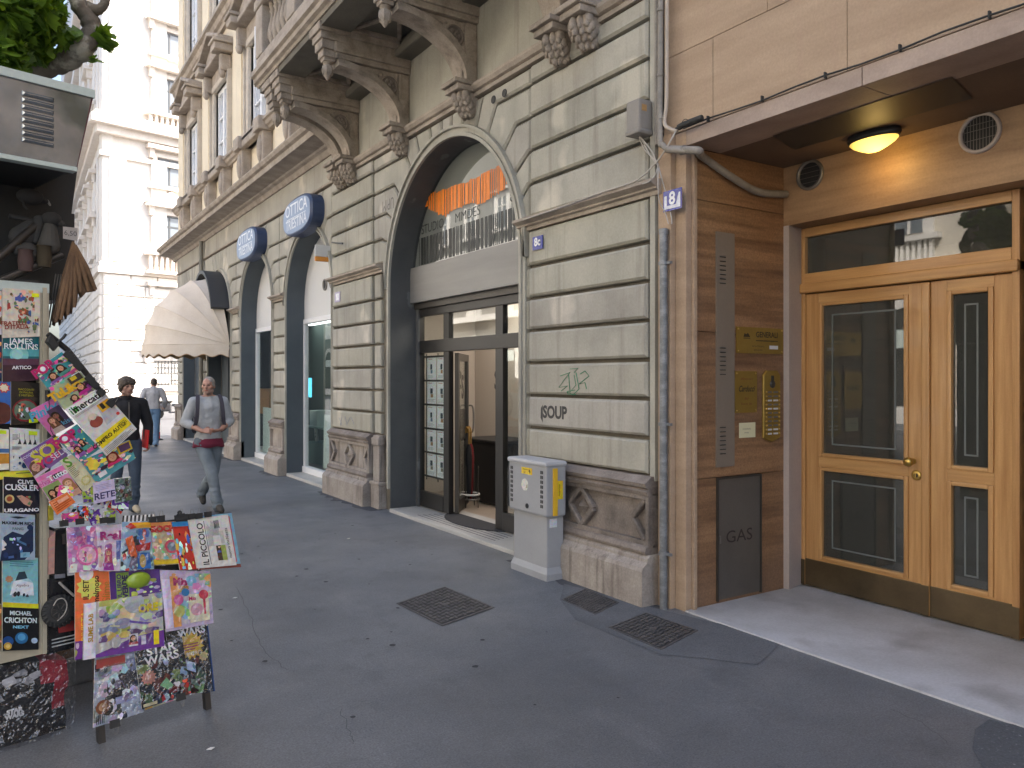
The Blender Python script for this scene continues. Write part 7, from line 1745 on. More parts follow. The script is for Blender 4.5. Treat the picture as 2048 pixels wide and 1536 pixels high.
# zebra striped strip behind the top row
q = MB().mat(M['gloss'])
for k in range(16): q.color((0.75, 0.73, 0.7) if k % 2 else (0.03, 0.03, 0.03)); p0 = fr.px(243 + k*4, 1032 - k*0.2, 0.02); p1 = fr.px(247 + k*4, 1045 - k*0.2, 0.02); q.fpoly(fr, [(p0[0] + 0.006, p0[1]), (p1[0] + 0.006, p0[1]), (p1[0], p1[1]), (p0[0], p1[1])], 0.02)
tag(q.build('striped_strip', origin=rp(270, 1040, 0.02)), 'black and white striped strip behind the top row of magazines', 'strip')
# heap of shiny packets behind the rack
GP = 'shiny packets heaped between rack and tilted display'
rn = random.Random(12)
fp = Frame(fk.p(0, 0, 0.06), fk.u, fk.v)
for k in range(26):
    px, py = rn.uniform(128, 256), rn.uniform(962, 1036)
    if px < 165 and py < 985: px += 60
    w, h = rn.uniform(18, 34), rn.uniform(18, 30); rt = rn.uniform(-0.6, 0.6)
    pq = [(px + x*math.cos(rt)*w/2 - y*math.sin(rt)*h/2, py + x*math.sin(rt)*w/2 + y*math.cos(rt)*h/2) for x, y in ((-1, -1), (1, -1), (1, 1), (-1, 1))]
    pal = rn.choice(['lime', 'candy', 'silver', 'space', 'purple', 'toys'])
    make(fp, pq, rn.uniform(0, 0.05), 'toy_packet', 'small shiny coloured packet in the heap behind the rack', 'packet', lambda c, pal=pal, k=k: (c.rect(0, 0, 1, 1, PAL_[pal][0]), c.collage(pal, 14, k, 0, 0, 1, 1, 0.08, 0.35)), 0.008, GP)
make(fp, [(186, 966), (228, 958), (232, 998), (188, 1008)], 0.056, 'toy_packet', 'pale lilac packet with dark blue capital letters in the heap behind the rack', 'packet', lambda c: (c.rect(0, 0, 1, 1, '#c9bedb'), c.text('RETE', 0.5, 0.3, 0.045, '#3a3560', bold=0.001), c.lines(0.1, 0.6, 0.9, 0.9, 4, '#a79cc0')), 0.006)
make(fp, [(228, 958), (261, 954), (264, 1000), (231, 1006)], 0.05, 'toy_packet', 'shiny green and blue foil packet at the right of the heap', 'packet', lambda c: (c.rect(0, 0, 1, 1, '#5a7a6a'), c.collage('space', 24, 7, 0, 0, 1, 1, 0.05, 0.25), c.collage('silver', 12, 3, 0, 0, 1, 1, 0.03, 0.1)), 0.01, None, 'wrap')
# ---- toy boxes between board and rack
fb2 = Frame(fk.p(0, 0, 0.02), fk.u, fk.v)
t = thing('toy_box', 'black toy vehicle box with big tyre beside the book board', 'toy box', fb2.p(*fb2.px(120, 1300)))
q = MB().mat(M['gloss']).color((0.016, 0.016, 0.018)); Q = kq(fb2, [(97, 1160), (158, 1150), (158, 1295), (97, 1312)]); q.fprism(fb2, Q, -0.22, -0.02)
q.color((0.5, 0.5, 0.48))
for k in range(3): a, b = fb2.px(106, 1283 + k*7); q.frect(fb2, a, b, a + 0.11, b + 0.006, -0.018)
q.color((0.35, 0.05, 0.05)); q.fpoly(fb2, kq(fb2, [(118, 1245), (150, 1238), (152, 1262), (120, 1268)]), -0.0185); q.build('box', t)
q = MB().mat(M['blackrubber']); c = fb2.p(*fb2.px(118, 1222)); 
for k in range(24): w = 2*math.pi*k/24; q.cbox((-0.012, -0.02, -0.012), (0.012, 0.02, 0.012), 0.004); 
q.v = []; q.f = []; q.m = []; q.c = []; q.sm = []
ring_ = []
q.T = Matrix.Translation(c) @ mt
q.lathe([(0.04, -0.012), (0.072, -0.016), (0.078, 0.0), (0.072, 0.016), (0.04, 0.012)], (0, 0, 0), 28, 'y')
for k in range(22): w = 2*math.pi*k/22; q.tube([(0.06*math.cos(w), -0.018, 0.06*math.sin(w)), (0.078*math.cos(w + .1), -0.012, 0.078*math.sin(w + .1))], 0.005, 5)
q.build('toy_tyre', t)
q = MB().mat(M['darkmetal']); q.T = Matrix.Translation(c) @ mt
for k in range(7): w = 2*math.pi*k/7; q.tube([(0.012*math.cos(w), -0.014, 0.012*math.sin(w)), (0.036*math.cos(w), -0.014, 0.036*math.sin(w))], 0.003, 5)
q.tube([(0.037*math.cos(2*math.pi*k/24), -0.014, 0.037*math.sin(2*math.pi*k/24)) for k in range(25)], 0.003, 5, False); q.build('toy_rim', t)
q = MB().mat(M['cable']); q.tube(bez([fb2.p(*fb2.px(x, y), 0.02) for x, y in ((104, 1210), (112, 1198), (124, 1196), (131, 1208), (126, 1226), (112, 1240))]), 0.003, 5); q.tube([fb2.p(*fb2.px(118, 1165), 0.0), fb2.p(*fb2.px(148, 1192), 0.0)], 0.006, 5); q.build('cable_tie', t)
q = MB().mat(M['gloss']).color(L('#c9988a')); q.fprism(fb2, kq(fb2, [(99, 1078), (112, 1064), (110, 1148), (98, 1150)]), -0.1, -0.01); tag(q.build('paper_bag', origin=fb2.p(*fb2.px(105, 1148))), 'pink paper bag wedged beside the book board', 'bag')
q = MB().mat(M['gloss']).color((0.02, 0.02, 0.021)); q.fprism(fb2, kq(fb2, [(112, 1058), (136, 1056), (138, 1160), (110, 1162)]), -0.14, -0.015, 0.006); q.color((0.22, 0.22, 0.25)); q.fpoly(fb2, kq(fb2, [(111, 1150), (132, 1148), (132, 1156), (111, 1158)]), -0.012); tag(q.build('black_case', origin=fb2.p(*fb2.px(120, 1160))), 'upright black case with a grey label strip beside the pink bag', 'case')
q = MB().mat(M['gloss']).color((0.55, 0.45, 0.05)); q.fprism(fb2, kq(fb2, [(98, 1012), (108, 1010), (108, 1040), (98, 1042)]), -0.05, -0.005); tag(q.build('yellow_card', origin=fb2.p(*fb2.px(103, 1042))), 'small yellow card stuck between board and packets', 'card')
q = MB().mat(mk('brown_cardboard', (0.20, 0.12, 0.07), 0.85)); fbx = Frame((0, 0, 0.0), KU, (0, 0, 1)); 
p_ = gz(150, 1402); q.T = Matrix.Translation((p_[0], p_[1] + 0.25, 0)) @ Matrix.Rotation(R(15), 4, 'Z'); q.cbox((-0.08, 0, 0.16), (0.22, 0.3, 0.42), 0.005); tag(q.build('cardboard_box', origin=(p_[0], p_[1] + 0.25, 0.16)), 'brown cardboard box standing in the shadow behind the rack', 'box')
q = MB().mat(mk('grey_plastic_bin', (0.20, 0.22, 0.24), 0.6)); q.T = Matrix.Translation((p_[0], p_[1] + 0.23, 0)) @ Matrix.Rotation(R(15), 4, 'Z'); q.cbox((-0.09, 0, 0.0), (0.24, 0.34, 0.15), 0.02); q.cbox((-0.1, -0.01, 0.13), (0.25, 0.35, 0.16), 0.01); tag(q.build('plastic_crate', origin=(p_[0], p_[1] + 0.23, 0)), 'grey plastic crate under the cardboard box behind the rack', 'crate')
# ---- wrapped rucksack on the ground below the board
gx0, gy0 = gz(128, 1452); gx0 += 0.259*0.04; gy0 -= 0.966*0.04
t = thing('wrapped_rucksack', 'black and red rucksack in crinkled plastic on the ground below the book board', 'rucksack', (gx0, gy0, 0))
fw = Frame((gx0, gy0, 0), KU, (0, 0, 1))
top_z = fw.px(60, 1322)[1]
bm = bmesh.new(); bmesh.ops.create_cube(bm, size=1); bmesh.ops.subdivide_edges(bm, edges=bm.edges[:], cuts=9, use_grid_fill=True)
for v in bm.verts:
    x, y, z = v.co
    k = 1 - 0.14*(abs(2*x)**4)*(0.4 + z) ; bulge = 0.03*math.cos(math.pi*x)*math.cos(math.pi*z)
    nz = mnoise.noise(Vector((x*3, y*2, z*3)))*0.03
    v.co = fw.p((x - 0.5)*0.62 + nz*0.4, (z + 0.5)*top_z*(1 - 0.10*abs(2*x)**3*(z > 0)) , -0.11 + y*0.22*(1 if y < 0 else 1) + (bulge + nz if y > 0 else 0))
q = MB().mat(M['cloth']); q.smooth = True
for f_ in bm.faces:
    c = f_.calc_center_median(); a = (c - fw.o).dot(fw.u); b = (c - fw.o).dot(fw.v)
    red = (-0.13 < a and (b > top_z*0.72 or a > -0.06) and b > 0.10) 
    q.color((0.42, 0.03, 0.05) if red else (0.016, 0.016, 0.018)); q.add([v.co.copy() for v in f_.verts], [list(range(len(f_.verts)))])
bm.free(); q.build('bag_body', t)
q = MB().mat(M['cloth'])
rn = random.Random(4)
for k in range(26):
    a, b = rn.uniform(-0.40, -0.12), rn.uniform(top_z*0.62, top_z*0.92); q.color(rn.choice(((0.5, 0.5, 0.52), (0.02, 0.02, 0.02), (0.3, 0.31, 0.33)))); s_ = rn.uniform(0.012, 0.04)
    q.fpoly(fw, [(a + s_*math.cos(i*1.1)*rn.uniform(.5, 1.4), b + s_*math.sin(i*1.1)*rn.uniform(.3, 1)) for i in range(6)], 0.036 + k*0.0002)
q.color((0.75, 0.75, 0.75)); q.text(fw, 'STAR', -0.24, top_z*0.46, 0.028, 0.042, bold=0.002); q.text(fw, 'WARS', -0.24, top_z*0.40, 0.028, 0.042, bold=0.002); q.build('bag_print', t)
q = MB().mat(M['wrap']); q.smooth = True; n = 16; V = []
for j in range(n+1):
    for i in range(n+1):
        a = -0.64 + 0.68*i/n; b = -0.002 + (top_z + 0.03)*j/n
        V.append(fw.p(a, b, 0.05 + 0.02*mnoise.noise(Vector((a*9, b*9, 1))) - 0.05*(abs(2*i/n - 1)**4)))
q.add(V, [(j*(n+1)+i, j*(n+1)+i+1, (j+1)*(n+1)+i+1, (j+1)*(n+1)+i) for j in range(n) for i in range(n)]); q.build('plastic_wrap', t)
# ================================================================== people
def union(mb, voxel, smooth=3):
    """one continuous surface from overlapping closed volumes"""
    o = mb.build('volume')
    m1 = o.modifiers.new('r', 'REMESH'); m1.mode = 'VOXEL'; m1.voxel_size = voxel
    m2 = o.modifiers.new('s', 'SMOOTH'); m2.iterations = smooth; m2.factor = 0.5
    dg = bpy.context.evaluated_depsgraph_get(); dg.update()
    me = o.evaluated_get(dg).to_mesh()
    vs = [v.co.copy() for v in me.vertices]; fs = [list(p.vertices) for p in me.polygons]
    o.evaluated_get(dg).to_mesh_clear()
    old = o.data; bpy.data.objects.remove(o); bpy.data.meshes.remove(old)
    return vs, fs
def skinned(name, parent, vs, fs, mat, colf, warp=None):
    q = MB().mat(mat); q.smooth = True
    if warp: vs = [warp(v) for v in vs]
    T = parent_T[parent.name]
    q.v = [T @ v for v in vs]; q.f = fs; q.m = [0]*len(fs); q.sm = [True]*len(fs)
    if colf: q.c = [colf(sum((vs[i] for i in f), Vector())/len(f)) for f in fs]
    else: q.c = [(0.5, 0.5, 0.5)]*len(fs)
    return q.build(name, parent)
parent_T = {}
M['skinpaint'] = mk_paint('skin_tones', 0.55)
M['denim'] = mk_paint('worn_fold_toned_denim', 0.92, bump=0.8)
def lerp(a, b, t): return Vector(a).lerp(Vector(b), t)
def hand(mb, wrist, d, palm_n, side, curl=0.6, s=1.0):
    """palm, four fingers and a thumb; d = pointing direction, palm_n = palm normal, side = +1/-1 thumb side"""
    d = Vector(d).normalized(); n = Vector(palm_n).normalized(); t = d.cross(n).normalized()*side
    w = Vector(wrist)
    for k in (-1, 0, 1): mb.cone(w + t*0.012*k, 0.017*s, w + d*0.085*s + t*0.026*k*s, 0.0155*s)
    for k, ln in enumerate((0.070, 0.080, 0.074, 0.058)):
        b = w + d*0.088*s + t*(0.030 - 0.020*k)*s
        a1_ = curl*0.7; a2_ = curl*1.5
        m1 = b + (d*math.cos(a1_) + n*math.sin(a1_))*ln*0.5*s
        m2 = m1 + (d*math.cos(a2_) + n*math.sin(a2_))*ln*0.5*s
        mb.cone(b, 0.0105*s, m1, 0.0095*s, 8); mb.cone(m1, 0.0095*s, m2, 0.0078*s, 8)
    b = w + d*0.03*s + t*0.026*s; m1 = b + (t*0.7 + d*0.6 + n*0.25).normalized()*0.038*s; m2 = m1 + (t*0.3 + d*0.85 + n*0.4).normalized()*0.03*s
    mb.cone(b, 0.0135*s, m1, 0.0115*s, 8); mb.cone(m1, 0.0115*s, m2, 0.009*s, 8)
def rotz(v, a, c=(0, 0)):
    x, y = v[0] - c[0], v[1] - c[1]; return Vector((c[0] + x*math.cos(a) - y*math.sin(a), c[1] + x*math.sin(a) + y*math.cos(a), v[2]))
def head_prims(mb, hc, yaw, tilt=0.0):
    """head with brow, nose, lips, chin and ears; faces -Y turned by yaw"""
    H = lambda x, y, z: Vector(hc) + rotz((x, y, z), yaw)
    mb2 = MB()
    mb2.ball((0, 0.012, 0.028), (0.074, 0.094, 0.088), 18, 12); mb2.ball((0, -0.028, -0.03), (0.062, 0.062, 0.085), 16, 10)
    mb2.ball((0, -0.062, -0.088), (0.028, 0.024, 0.022)); mb2.ball((0, -0.075, 0.022), (0.052, 0.018, 0.016))
    mb2.cone((0, -0.088, 0.008), 0.009, (0, -0.108, -0.024), 0.0135); mb2.ball((0, -0.097, -0.026), (0.018, 0.013, 0.010))
    mb2.ball((0, -0.083, -0.053), (0.024, 0.013, 0.007)); mb2.ball((0, -0.081, -0.064), (0.022, 0.013, 0.008))
    for s in (-1, 1):
        mb2.ball((s*0.046, -0.058, -0.012), (0.022, 0.024, 0.022)); mb2.ball((s*0.076, 0.008, -0.008), (0.010, 0.018, 0.030)); mb2.ball((s*0.052, -0.015, -0.065), (0.02, 0.035, 0.024))
    mb2.v = [H(*v) for v in mb2.v]
    b = len(mb.v); mb.v += mb2.v
    for f in mb2.f: mb.f.append([b + i for i in f]); mb.m.append(0); mb.c.append((0.5,)*3); mb.sm.append(True)
def head_color(hc, yaw, skin, hairline=None, stubble=None):
    inv = lambda p: rotz(p - Vector(hc), -yaw)
    def f(p):
        q = inv(p)
        if abs(q.z) > 0.2: return skin
        if q.y < -0.055:
            if abs(abs(q.x) - 0.031) < 0.013 and abs(q.z - 0.006) < 0.0065: return (0.06, 0.04, 0.035)
            if abs(abs(q.x) - 0.032) < 0.019 and abs(q.z - 0.026) < 0.005: return tuple(c*0.3 for c in skin)
            if abs(q.x) < 0.024 and abs(q.z + 0.058) < 0.008: return (skin[0]*0.75, skin[1]*0.5, skin[2]*0.5)
        if stubble and q.z < -0.04 and q.y < 0.0 and q.z > -0.12: return stubble
        return skin
    return f
def person(label, loc, yaw, J, skin, hair, spec):
    """J: joints; spec: clothes"""
    root = thing('person', label, 'person', loc)
    parent_T[root.name] = Matrix.Translation(Vector(loc)) @ Matrix.Rotation(yaw, 4, 'Z')
    b = MB()
    head_prims(b, J['head'], J['face'])
    hd = Vector(J['head'])
    nk = Vector(J['neck'])
    b.cone(hd + Vector((0, 0.02, -0.05)), 0.052, nk, 0.058)
    b.cone(nk, 0.06, J['chest'], 0.095); b.cone(J['chest'], 0.095, J['waist'], 0.085); b.cone(J['waist'], 0.085, J['pelvis'], 0.09)
    for s in 'LR':
        sh, el, wr = J['sh'+s], J['el'+s], J['wr'+s]
        b.cone(nk, 0.05, sh, 0.05); b.cone(sh, 0.052, el, 0.040); b.cone(el, 0.041, lerp(el, wr, 0.35), 0.041); b.cone(lerp(el, wr, 0.35), 0.040, wr, 0.026)
        hp, kn, an, to = J['hp'+s], J['kn'+s], J['an'+s], J['to'+s]
        b.cone(J['pelvis'], 0.08, hp, 0.075); b.cone(hp, 0.075, kn, 0.050); b.cone(kn, 0.052, lerp(kn, an, 0.35), 0.052); b.cone(lerp(kn, an, 0.35), 0.05, an, 0.034); b.cone(an, 0.034, to, 0.024)
        d = J.get('hd'+s, Vector(wr) - Vector(el)); hand(b, wr, d, J['pn'+s], J['ts'+s], J.get('curl'+s, 0.6))
    vs, fs = union(b, 0.0062, 2)
    skinned('body', root, vs, fs, M['skinpaint'], head_color(J['head'], J['face'], skin, stubble=spec.get('stubble')))
    # ---- upper garment
    def folds(amp, sc, seed, hem=None):
        def w(v):
            if hem is not None and abs(v.x) < 0.215 and v.z < hem: v = Vector((v.x*(1 + 0.0), v.y, hem))
            n = mnoise.noise(Vector((v.x*sc + seed, v.y*sc, v.z*sc*1.7))) + 0.5*mnoise.noise(Vector((v.x*sc*2.3, v.y*sc*2.3 + seed, v.z*sc*3)))
            c = Vector((0, 0.0, v.z)); d = (v - c); d.z = 0
            k = max(0.15, min(1.0, (0.24 - abs(v.x))/0.06))
            return v + d.normalized()*amp*n*k if d.length > 1e-4 else v
        return w
    g = MB(); t = spec['top_r']
    g.cone(nk + Vector((0, 0.01, -0.035)), 0.085*t, J['chest'] + Vector((0, 0, 0.02)), 0.135*t)
    g.cone(J['chest'], 0.13*t, J['waist'], 0.118*t); g.cone(J['waist'], 0.118*t, J['hem'], 0.118*t)
    for s_ in (-1, 1): g.cone(J['chest'] + Vector((s_*0.06, 0, 0.03)), 0.115*t, J['waist'] + Vector((s_*0.045, 0, 0)), 0.108*t); g.cone(J['waist'] + Vector((s_*0.045, 0, 0)), 0.108*t, J['hem'] + Vector((s_*0.05, 0, 0)), 0.112*t)
    for s in 'LR':
        sh, el, wr = J['sh'+s], J['el'+s], J['wr'+s]; e = spec['sleeve']
        g.cone(nk + Vector((0, 0.01, -0.04)), 0.075*t, sh, 0.068*t); g.cone(sh, 0.070*t, el, 0.064*t)
        if e > 0: m_ = lerp(el, wr, e); g.cone(el, 0.064*t, m_, 0.056*t); g.cone(m_ - (Vector(wr) - Vector(el)).normalized()*0.02, 0.052*t, m_, 0.056*t)
    vs, fs = union(g, 0.010, 3)
    tc = spec['top_c']
    zc = J['neck'][2]
    skinned(spec['top_name'], root, vs, fs, M['cloth'], (lambda p: tc(p)) if callable(tc) else (lambda p: tc), folds(spec.get('fold', 0.010), 7.0, spec['seed'], J['hem'].z - 0.005))
    if spec.get('under'):
        g = MB().mat(M['cloth']).color(spec['under']); g.T = parent_T[root.name] @ Matrix.Translation((0, 0, J['hem'].z)) @ Matrix.Diagonal((1.14, 0.84, 1, 1)); g.smooth = True
        V = [(r_*math.cos(2*math.pi*k/36), r_*math.sin(2*math.pi*k/36), z_ + 0.008*math.sin(k*0.9)*(z_ < 0)) for r_, z_ in ((0.150, 0.05), (0.166, 0.0), (0.176, -0.060), (0.160, -0.062)) for k in range(36)]
        g.add(V, [(j*36 + k, j*36 + (k+1) % 36, (j+1)*36 + (k+1) % 36, (j+1)*36 + k) for j in range(3) for k in range(36)])
        g.build('undershirt', root)
    # ---- trousers
    g = MB(); g.cone(J['pelvis'] + Vector((-0.045, 0, 0.03)), 0.110, J['pelvis'] + Vector((-0.05, 0, -0.02)), 0.118); g.cone(J['pelvis'] + Vector((0.045, 0, 0.03)), 0.110, J['pelvis'] + Vector((0.05, 0, -0.02)), 0.118)
    for s in 'LR':
        hp, kn, an = J['hp'+s], J['kn'+s], J['an'+s]; e_ = Vector(an) + (Vector(an) - Vector(kn)).normalized()*0.03
        g.cone(hp, 0.105, lerp(hp, kn, 0.5), 0.090); g.cone(lerp(hp, kn, 0.5), 0.090, kn, 0.072); g.cone(kn, 0.071, lerp(kn, an, 0.4), 0.070); g.cone(lerp(kn, an, 0.4), 0.070, e_, 0.070)
    vs, fs = union(g, 0.011, 3)
    jc, jc2 = spec['jeans'], spec['jeans_fold']  # second tone paints fold contrast into the denim colour
    def jcol(p):
        n = 0.5 + 0.5*mnoise.noise(Vector((p.x*9, p.y*9, p.z*5))); return tuple(a + (b_ - a)*max(0, min(1, n)) for a, b_ in zip(jc, jc2))
    def crump(v):
        low = max(0.0, min(1.0, (0.45 - v.z)/0.3)); n = mnoise.noise(Vector((v.x*8 + 3, v.y*8, v.z*26))); d = Vector((n, mnoise.noise(Vector((v.x*8, v.y*8 + 9, v.z*26))), 0)); return v + d*(0.004 + 0.016*low)
    skinned('trousers', root, vs, fs, M['denim'], jcol, crump)
    for s in 'LR':
        an, to = Vector(J['an'+s]), Vector(J['to'+s]); g = MB(); d = (to - an); 
        hz = Vector((d.x, d.y, 0)).normalized()
        g.cone(an + Vector((0, 0, -0.025)), 0.045, an - hz*0.035 + Vector((0, 0, -0.05)), 0.040); g.cone(an + Vector((0, 0, -0.02)), 0.042, to + Vector((0, 0, 0.012)), 0.038); g.cone(lerp(an, to, 0.6), 0.046, to + hz*0.03, 0.036)
        vs, fs = union(g, 0.008, 2)
        mz = min(v.z for v in vs); sc_ = spec['shoe']; so = spec['sole']
        zf = min(an.z, to.z) - 0.06
        skinned('shoe', root, vs, fs, M['cloth'], lambda p, mz=mz: so if p.z < mz + 0.018 else sc_)
    # ---- hair
    g = MB(); H = lambda x, y, z: hd + rotz((x, y, z), J['face'])
    rn = random.Random(spec['seed'])
    if spec['hair'] == 'short':
        g.ball(H(0, 0.020, 0.042), (0.0775, 0.092, 0.082), 18, 12); g.ball(H(0, 0.05, 0.0), (0.068, 0.062, 0.07), 14, 10)
        for s in (-1, 1): g.ball(H(s*0.064, 0.012, 0.012), (0.016, 0.035, 0.035))
        sm = 0.004
    else:
        g.ball(H(0, 0.014, 0.050), (0.092, 0.104, 0.082), 18, 12); g.ball(H(0, 0.055, -0.005), (0.082, 0.066, 0.085), 14, 10)
        for s in (-1, 1): g.ball(H(s*0.074, 0.008, 0.012), (0.026, 0.05, 0.05))
        for k in range(90):
            w = rn.uniform(0, 2*math.pi); u = rn.uniform(0.0, 1.0)
            p = H(0.085*math.cos(w)*math.sqrt(1 - u*u), 0.012 + 0.096*math.sin(w)*math.sqrt(1 - u*u), 0.045 + 0.085*u)
            g.cone(p, 0.020, p + Vector((rn.uniform(-.035, .035), rn.uniform(-.03, .03), rn.uniform(-0.03, 0.018))), 0.007, 7)
        for k in range(-3, 4): g.cone(H(k*0.018, -0.058, 0.09), 0.022, H(k*0.022 + 0.01, -0.086, 0.058 + 0.010*(k % 2)), 0.006, 7)
        sm = 0.0
    vs, fs = union(g, 0.006, 1)
    # keep the face free
    def trim(v):
        q = rotz(v - hd, -J['face'])
        if q.y < -0.045 and q.z < 0.055 and spec['hair'] == 'short': return v + rotz((0, 0.05, 0.0), J['face'])*min(1, (0.055 - q.z)/0.03)
        return v
    skinned('hair', root, vs, fs, hair, None, trim)
    return root
V3 = Vector
# man in the grey sweater: walking towards the camera, hands joined at the belly, head turned to his right
JA = dict(head=V3((-0.005, -0.03, 1.645)), face=R(-26), neck=V3((0, 0.01, 1.50)), chest=V3((0, 0.0, 1.33)), waist=V3((0.0, 0.0, 1.12)), hem=V3((0, 0, 0.905)), pelvis=V3((0.0, 0.0, 0.93)),
          shL=V3((0.185, 0.01, 1.435)), elL=V3((0.275, 0.05, 1.17)), wrL=V3((0.125, -0.19, 1.075)), shR=V3((-0.185, 0.0, 1.435)), elR=V3((-0.285, 0.03, 1.17)), wrR=V3((-0.105, -0.20, 1.065)),
          hdL=V3((-0.8, -0.35, -0.12)), pnL=V3((0.1, 0.5, 0.9)), tsL=1, curlL=0.55, hdR=V3((0.85, -0.3, 0.02)), pnR=V3((0, 0.85, -0.5)), tsR=1, curlR=1.0,
          hpL=V3((0.085, 0.02, 0.90)), knL=V3((0.065, 0.02, 0.50)), anL=V3((-0.035, 0.36, 0.20)), toL=V3((-0.03, 0.30, 0.075)),
          hpR=V3((-0.085, -0.01, 0.90)), knR=V3((0.02, -0.17, 0.50)), anR=V3((0.085, -0.20, 0.10)), toR=V3((0.105, -0.345, 0.045)))
xa, ya = gz(417, 1021)
def swe(p):
    z = p.z; n = mnoise.noise(p*22)*0.02
    return (0.40 + n, 0.415 + n, 0.425 + n)
PA = person('grey haired man in a light grey sweater and faded jeans walking with joined hands', (xa, ya, 0), R(-4), JA, (0.46, 0.245, 0.175), M['hair_grey'],
       dict(top_r=1.02, sleeve=0.36, top_c=swe, top_name='sweater', seed=3, fold=0.010, under=(0.17, 0.018, 0.045), jeans=(0.085, 0.11, 0.135), jeans_fold=(0.27, 0.31, 0.34), shoe=(0.05, 0.045, 0.04), sole=(0.02, 0.02, 0.02), hair='short', stubble=(0.36, 0.23, 0.18)))
q = MB().mat(M['cloth']).color((0.055, 0.05, 0.065)); T = parent_T[PA.name]
for s in (-1, 1):
    path = bez([(s*0.15, 0.16, 1.30), (s*0.135, 0.10, 1.49), (s*0.135, 0.0, 1.525), (s*0.145, -0.10, 1.46), (s*0.155, -0.155, 1.34), (s*0.165, -0.15, 1.2), (s*0.19, -0.07, 1.08), (s*0.15, 0.12, 1.02)])
    V = []
    for i, p in enumerate(path): w = 0.025; V += [T @ (p + V3((w, 0, 0))), T @ (p + V3((-w, 0, 0))), T @ (p + V3((-w*0.9, -0.010, 0.006))), T @ (p + V3((w*0.9, -0.010, 0.006)))]
    n = len(path)
    q.add(V, [(4*i + k, 4*i + (k+1) % 4, 4*i + 4 + (k+1) % 4, 4*i + 4 + k) for i in range(n-1) for k in range(4)])
q.T = T; q.cbox((-0.16, 0.13, 1.0), (0.16, 0.30, 1.50), 0.05); q.T = None
tag(q.build('backpack', origin=(xa, ya + 0.2, 1.0)), 'dark backpack with two shoulder straps worn by the man in the grey sweater', 'backpack')
# man in the black jacket
JB = dict(head=V3((0.0, -0.04, 1.63)), face=R(14), neck=V3((0, 0.01, 1.49)), chest=V3((0, 0.0, 1.32)), waist=V3((0, 0, 1.12)), hem=V3((0, 0, 0.95)), pelvis=V3((0, 0, 0.93)),
          shL=V3((0.195, 0.01, 1.42)), elL=V3((0.275, 0.03, 1.14)), wrL=V3((0.265, -0.02, 0.90)), shR=V3((-0.195, 0.0, 1.42)), elR=V3((-0.27, 0.06, 1.15)), wrR=V3((-0.20, -0.14, 0.99)),
          hdL=V3((-0.05, -0.12, -1)), pnL=V3((-1, 0, 0.1)), tsL=-1, curlL=1.1, hdR=V3((0.4, -0.8, 0.1)), pnR=V3((0.5, 0, -0.8)), tsR=1, curlR=0.9,
          hpL=V3((0.09, 0, 0.9)), knL=V3((0.10, -0.04, 0.49)), anL=V3((0.09, -0.02, 0.095)), toL=V3((0.10, -0.16, 0.035)),
          hpR=V3((-0.09, 0, 0.9)), knR=V3((-0.10, 0.05, 0.50)), anR=V3((-0.09, 0.30, 0.17)), toR=V3((-0.095, 0.22, 0.05)))
xb, yb = gz(252, 1025)
PB = person('dark haired man in a black zip jacket and dark jeans holding a red folder', (xb, yb, 0), R(6), JB, (0.45, 0.25, 0.18), M['hair_dark'],
       dict(top_r=1.05, sleeve=0.95, top_c=(0.016, 0.016, 0.019), top_name='jacket', seed=8, fold=0.010, jeans=(0.035, 0.055, 0.085), jeans_fold=(0.075, 0.105, 0.15), shoe=(0.42, 0.36, 0.26), sole=(0.5, 0.48, 0.42), hair='long', stubble=(0.30, 0.18, 0.14)))
T = parent_T[PB.name]
q = MB().mat(M['greymetal']); q.tube([T @ V3((0.0, -0.155, 1.44)), T @ V3((0.0, -0.165, 1.2)), T @ V3((0, -0.15, 1.0))], 0.004, 5); q.build('zip', PB)
q = MB().mat(M['cloth']).color((0.014, 0.014, 0.016)); q.T = T; q.lathe([(0.085, -0.04), (0.078, 0.02), (0.072, 0.05), (0.066, 0.048), (0.07, -0.03)], (0, 0.005, 1.47), 20); q.build('collar', PB)
q = MB().mat(M['cloth']).color((0.55, 0.02, 0.02)); q.T = T @ Matrix.Translation((0.215, -0.03, 0.83)) @ Matrix.Rotation(R(4), 4, 'Y'); q.cbox((-0.010, -0.15, 0.0), (0.010, 0.13, 0.24), 0.006)
tag(q.build('folder', origin=T @ V3((0.2, -0.06, 0.86))), 'red folder carried under the arm of the man in the black jacket', 'folder')
# man walking away
JC = dict(head=V3((-0.02, -0.03, 1.63)), face=R(0), neck=V3((0, 0.01, 1.49)), chest=V3((0, 0.0, 1.32)), waist=V3((0, 0, 1.12)), hem=V3((0, 0, 0.97)), pelvis=V3((0, 0, 0.93)),
          shL=V3((0.19, 0.01, 1.43)), elL=V3((0.27, 0.09, 1.17)), wrL=V3((0.25, 0.02, 0.93)), shR=V3((-0.19, 0.0, 1.43)), elR=V3((-0.285, -0.02, 1.17)), wrR=V3((-0.27, -0.18, 1.02)),
          hdL=V3((0, -0.1, -1)), pnL=V3((-1, 0, 0)), tsL=-1, curlL=0.8, hdR=V3((0, -0.8, -0.4)), pnR=V3((1, 0, 0)), tsR=1, curlR=0.8,
          hpL=V3((0.085, 0, 0.9)), knL=V3((0.08, -0.16, 0.52)), anL=V3((0.05, -0.04, 0.12)), toL=V3((0.05, -0.18, 0.05)),
          hpR=V3((-0.085, 0, 0.9)), knR=V3((-0.08, 0.02, 0.49)), anR=V3((-0.07, 0.05, 0.095)), toR=V3((-0.08, -0.09, 0.035)))
xc, yc_ = gz(306, 893)
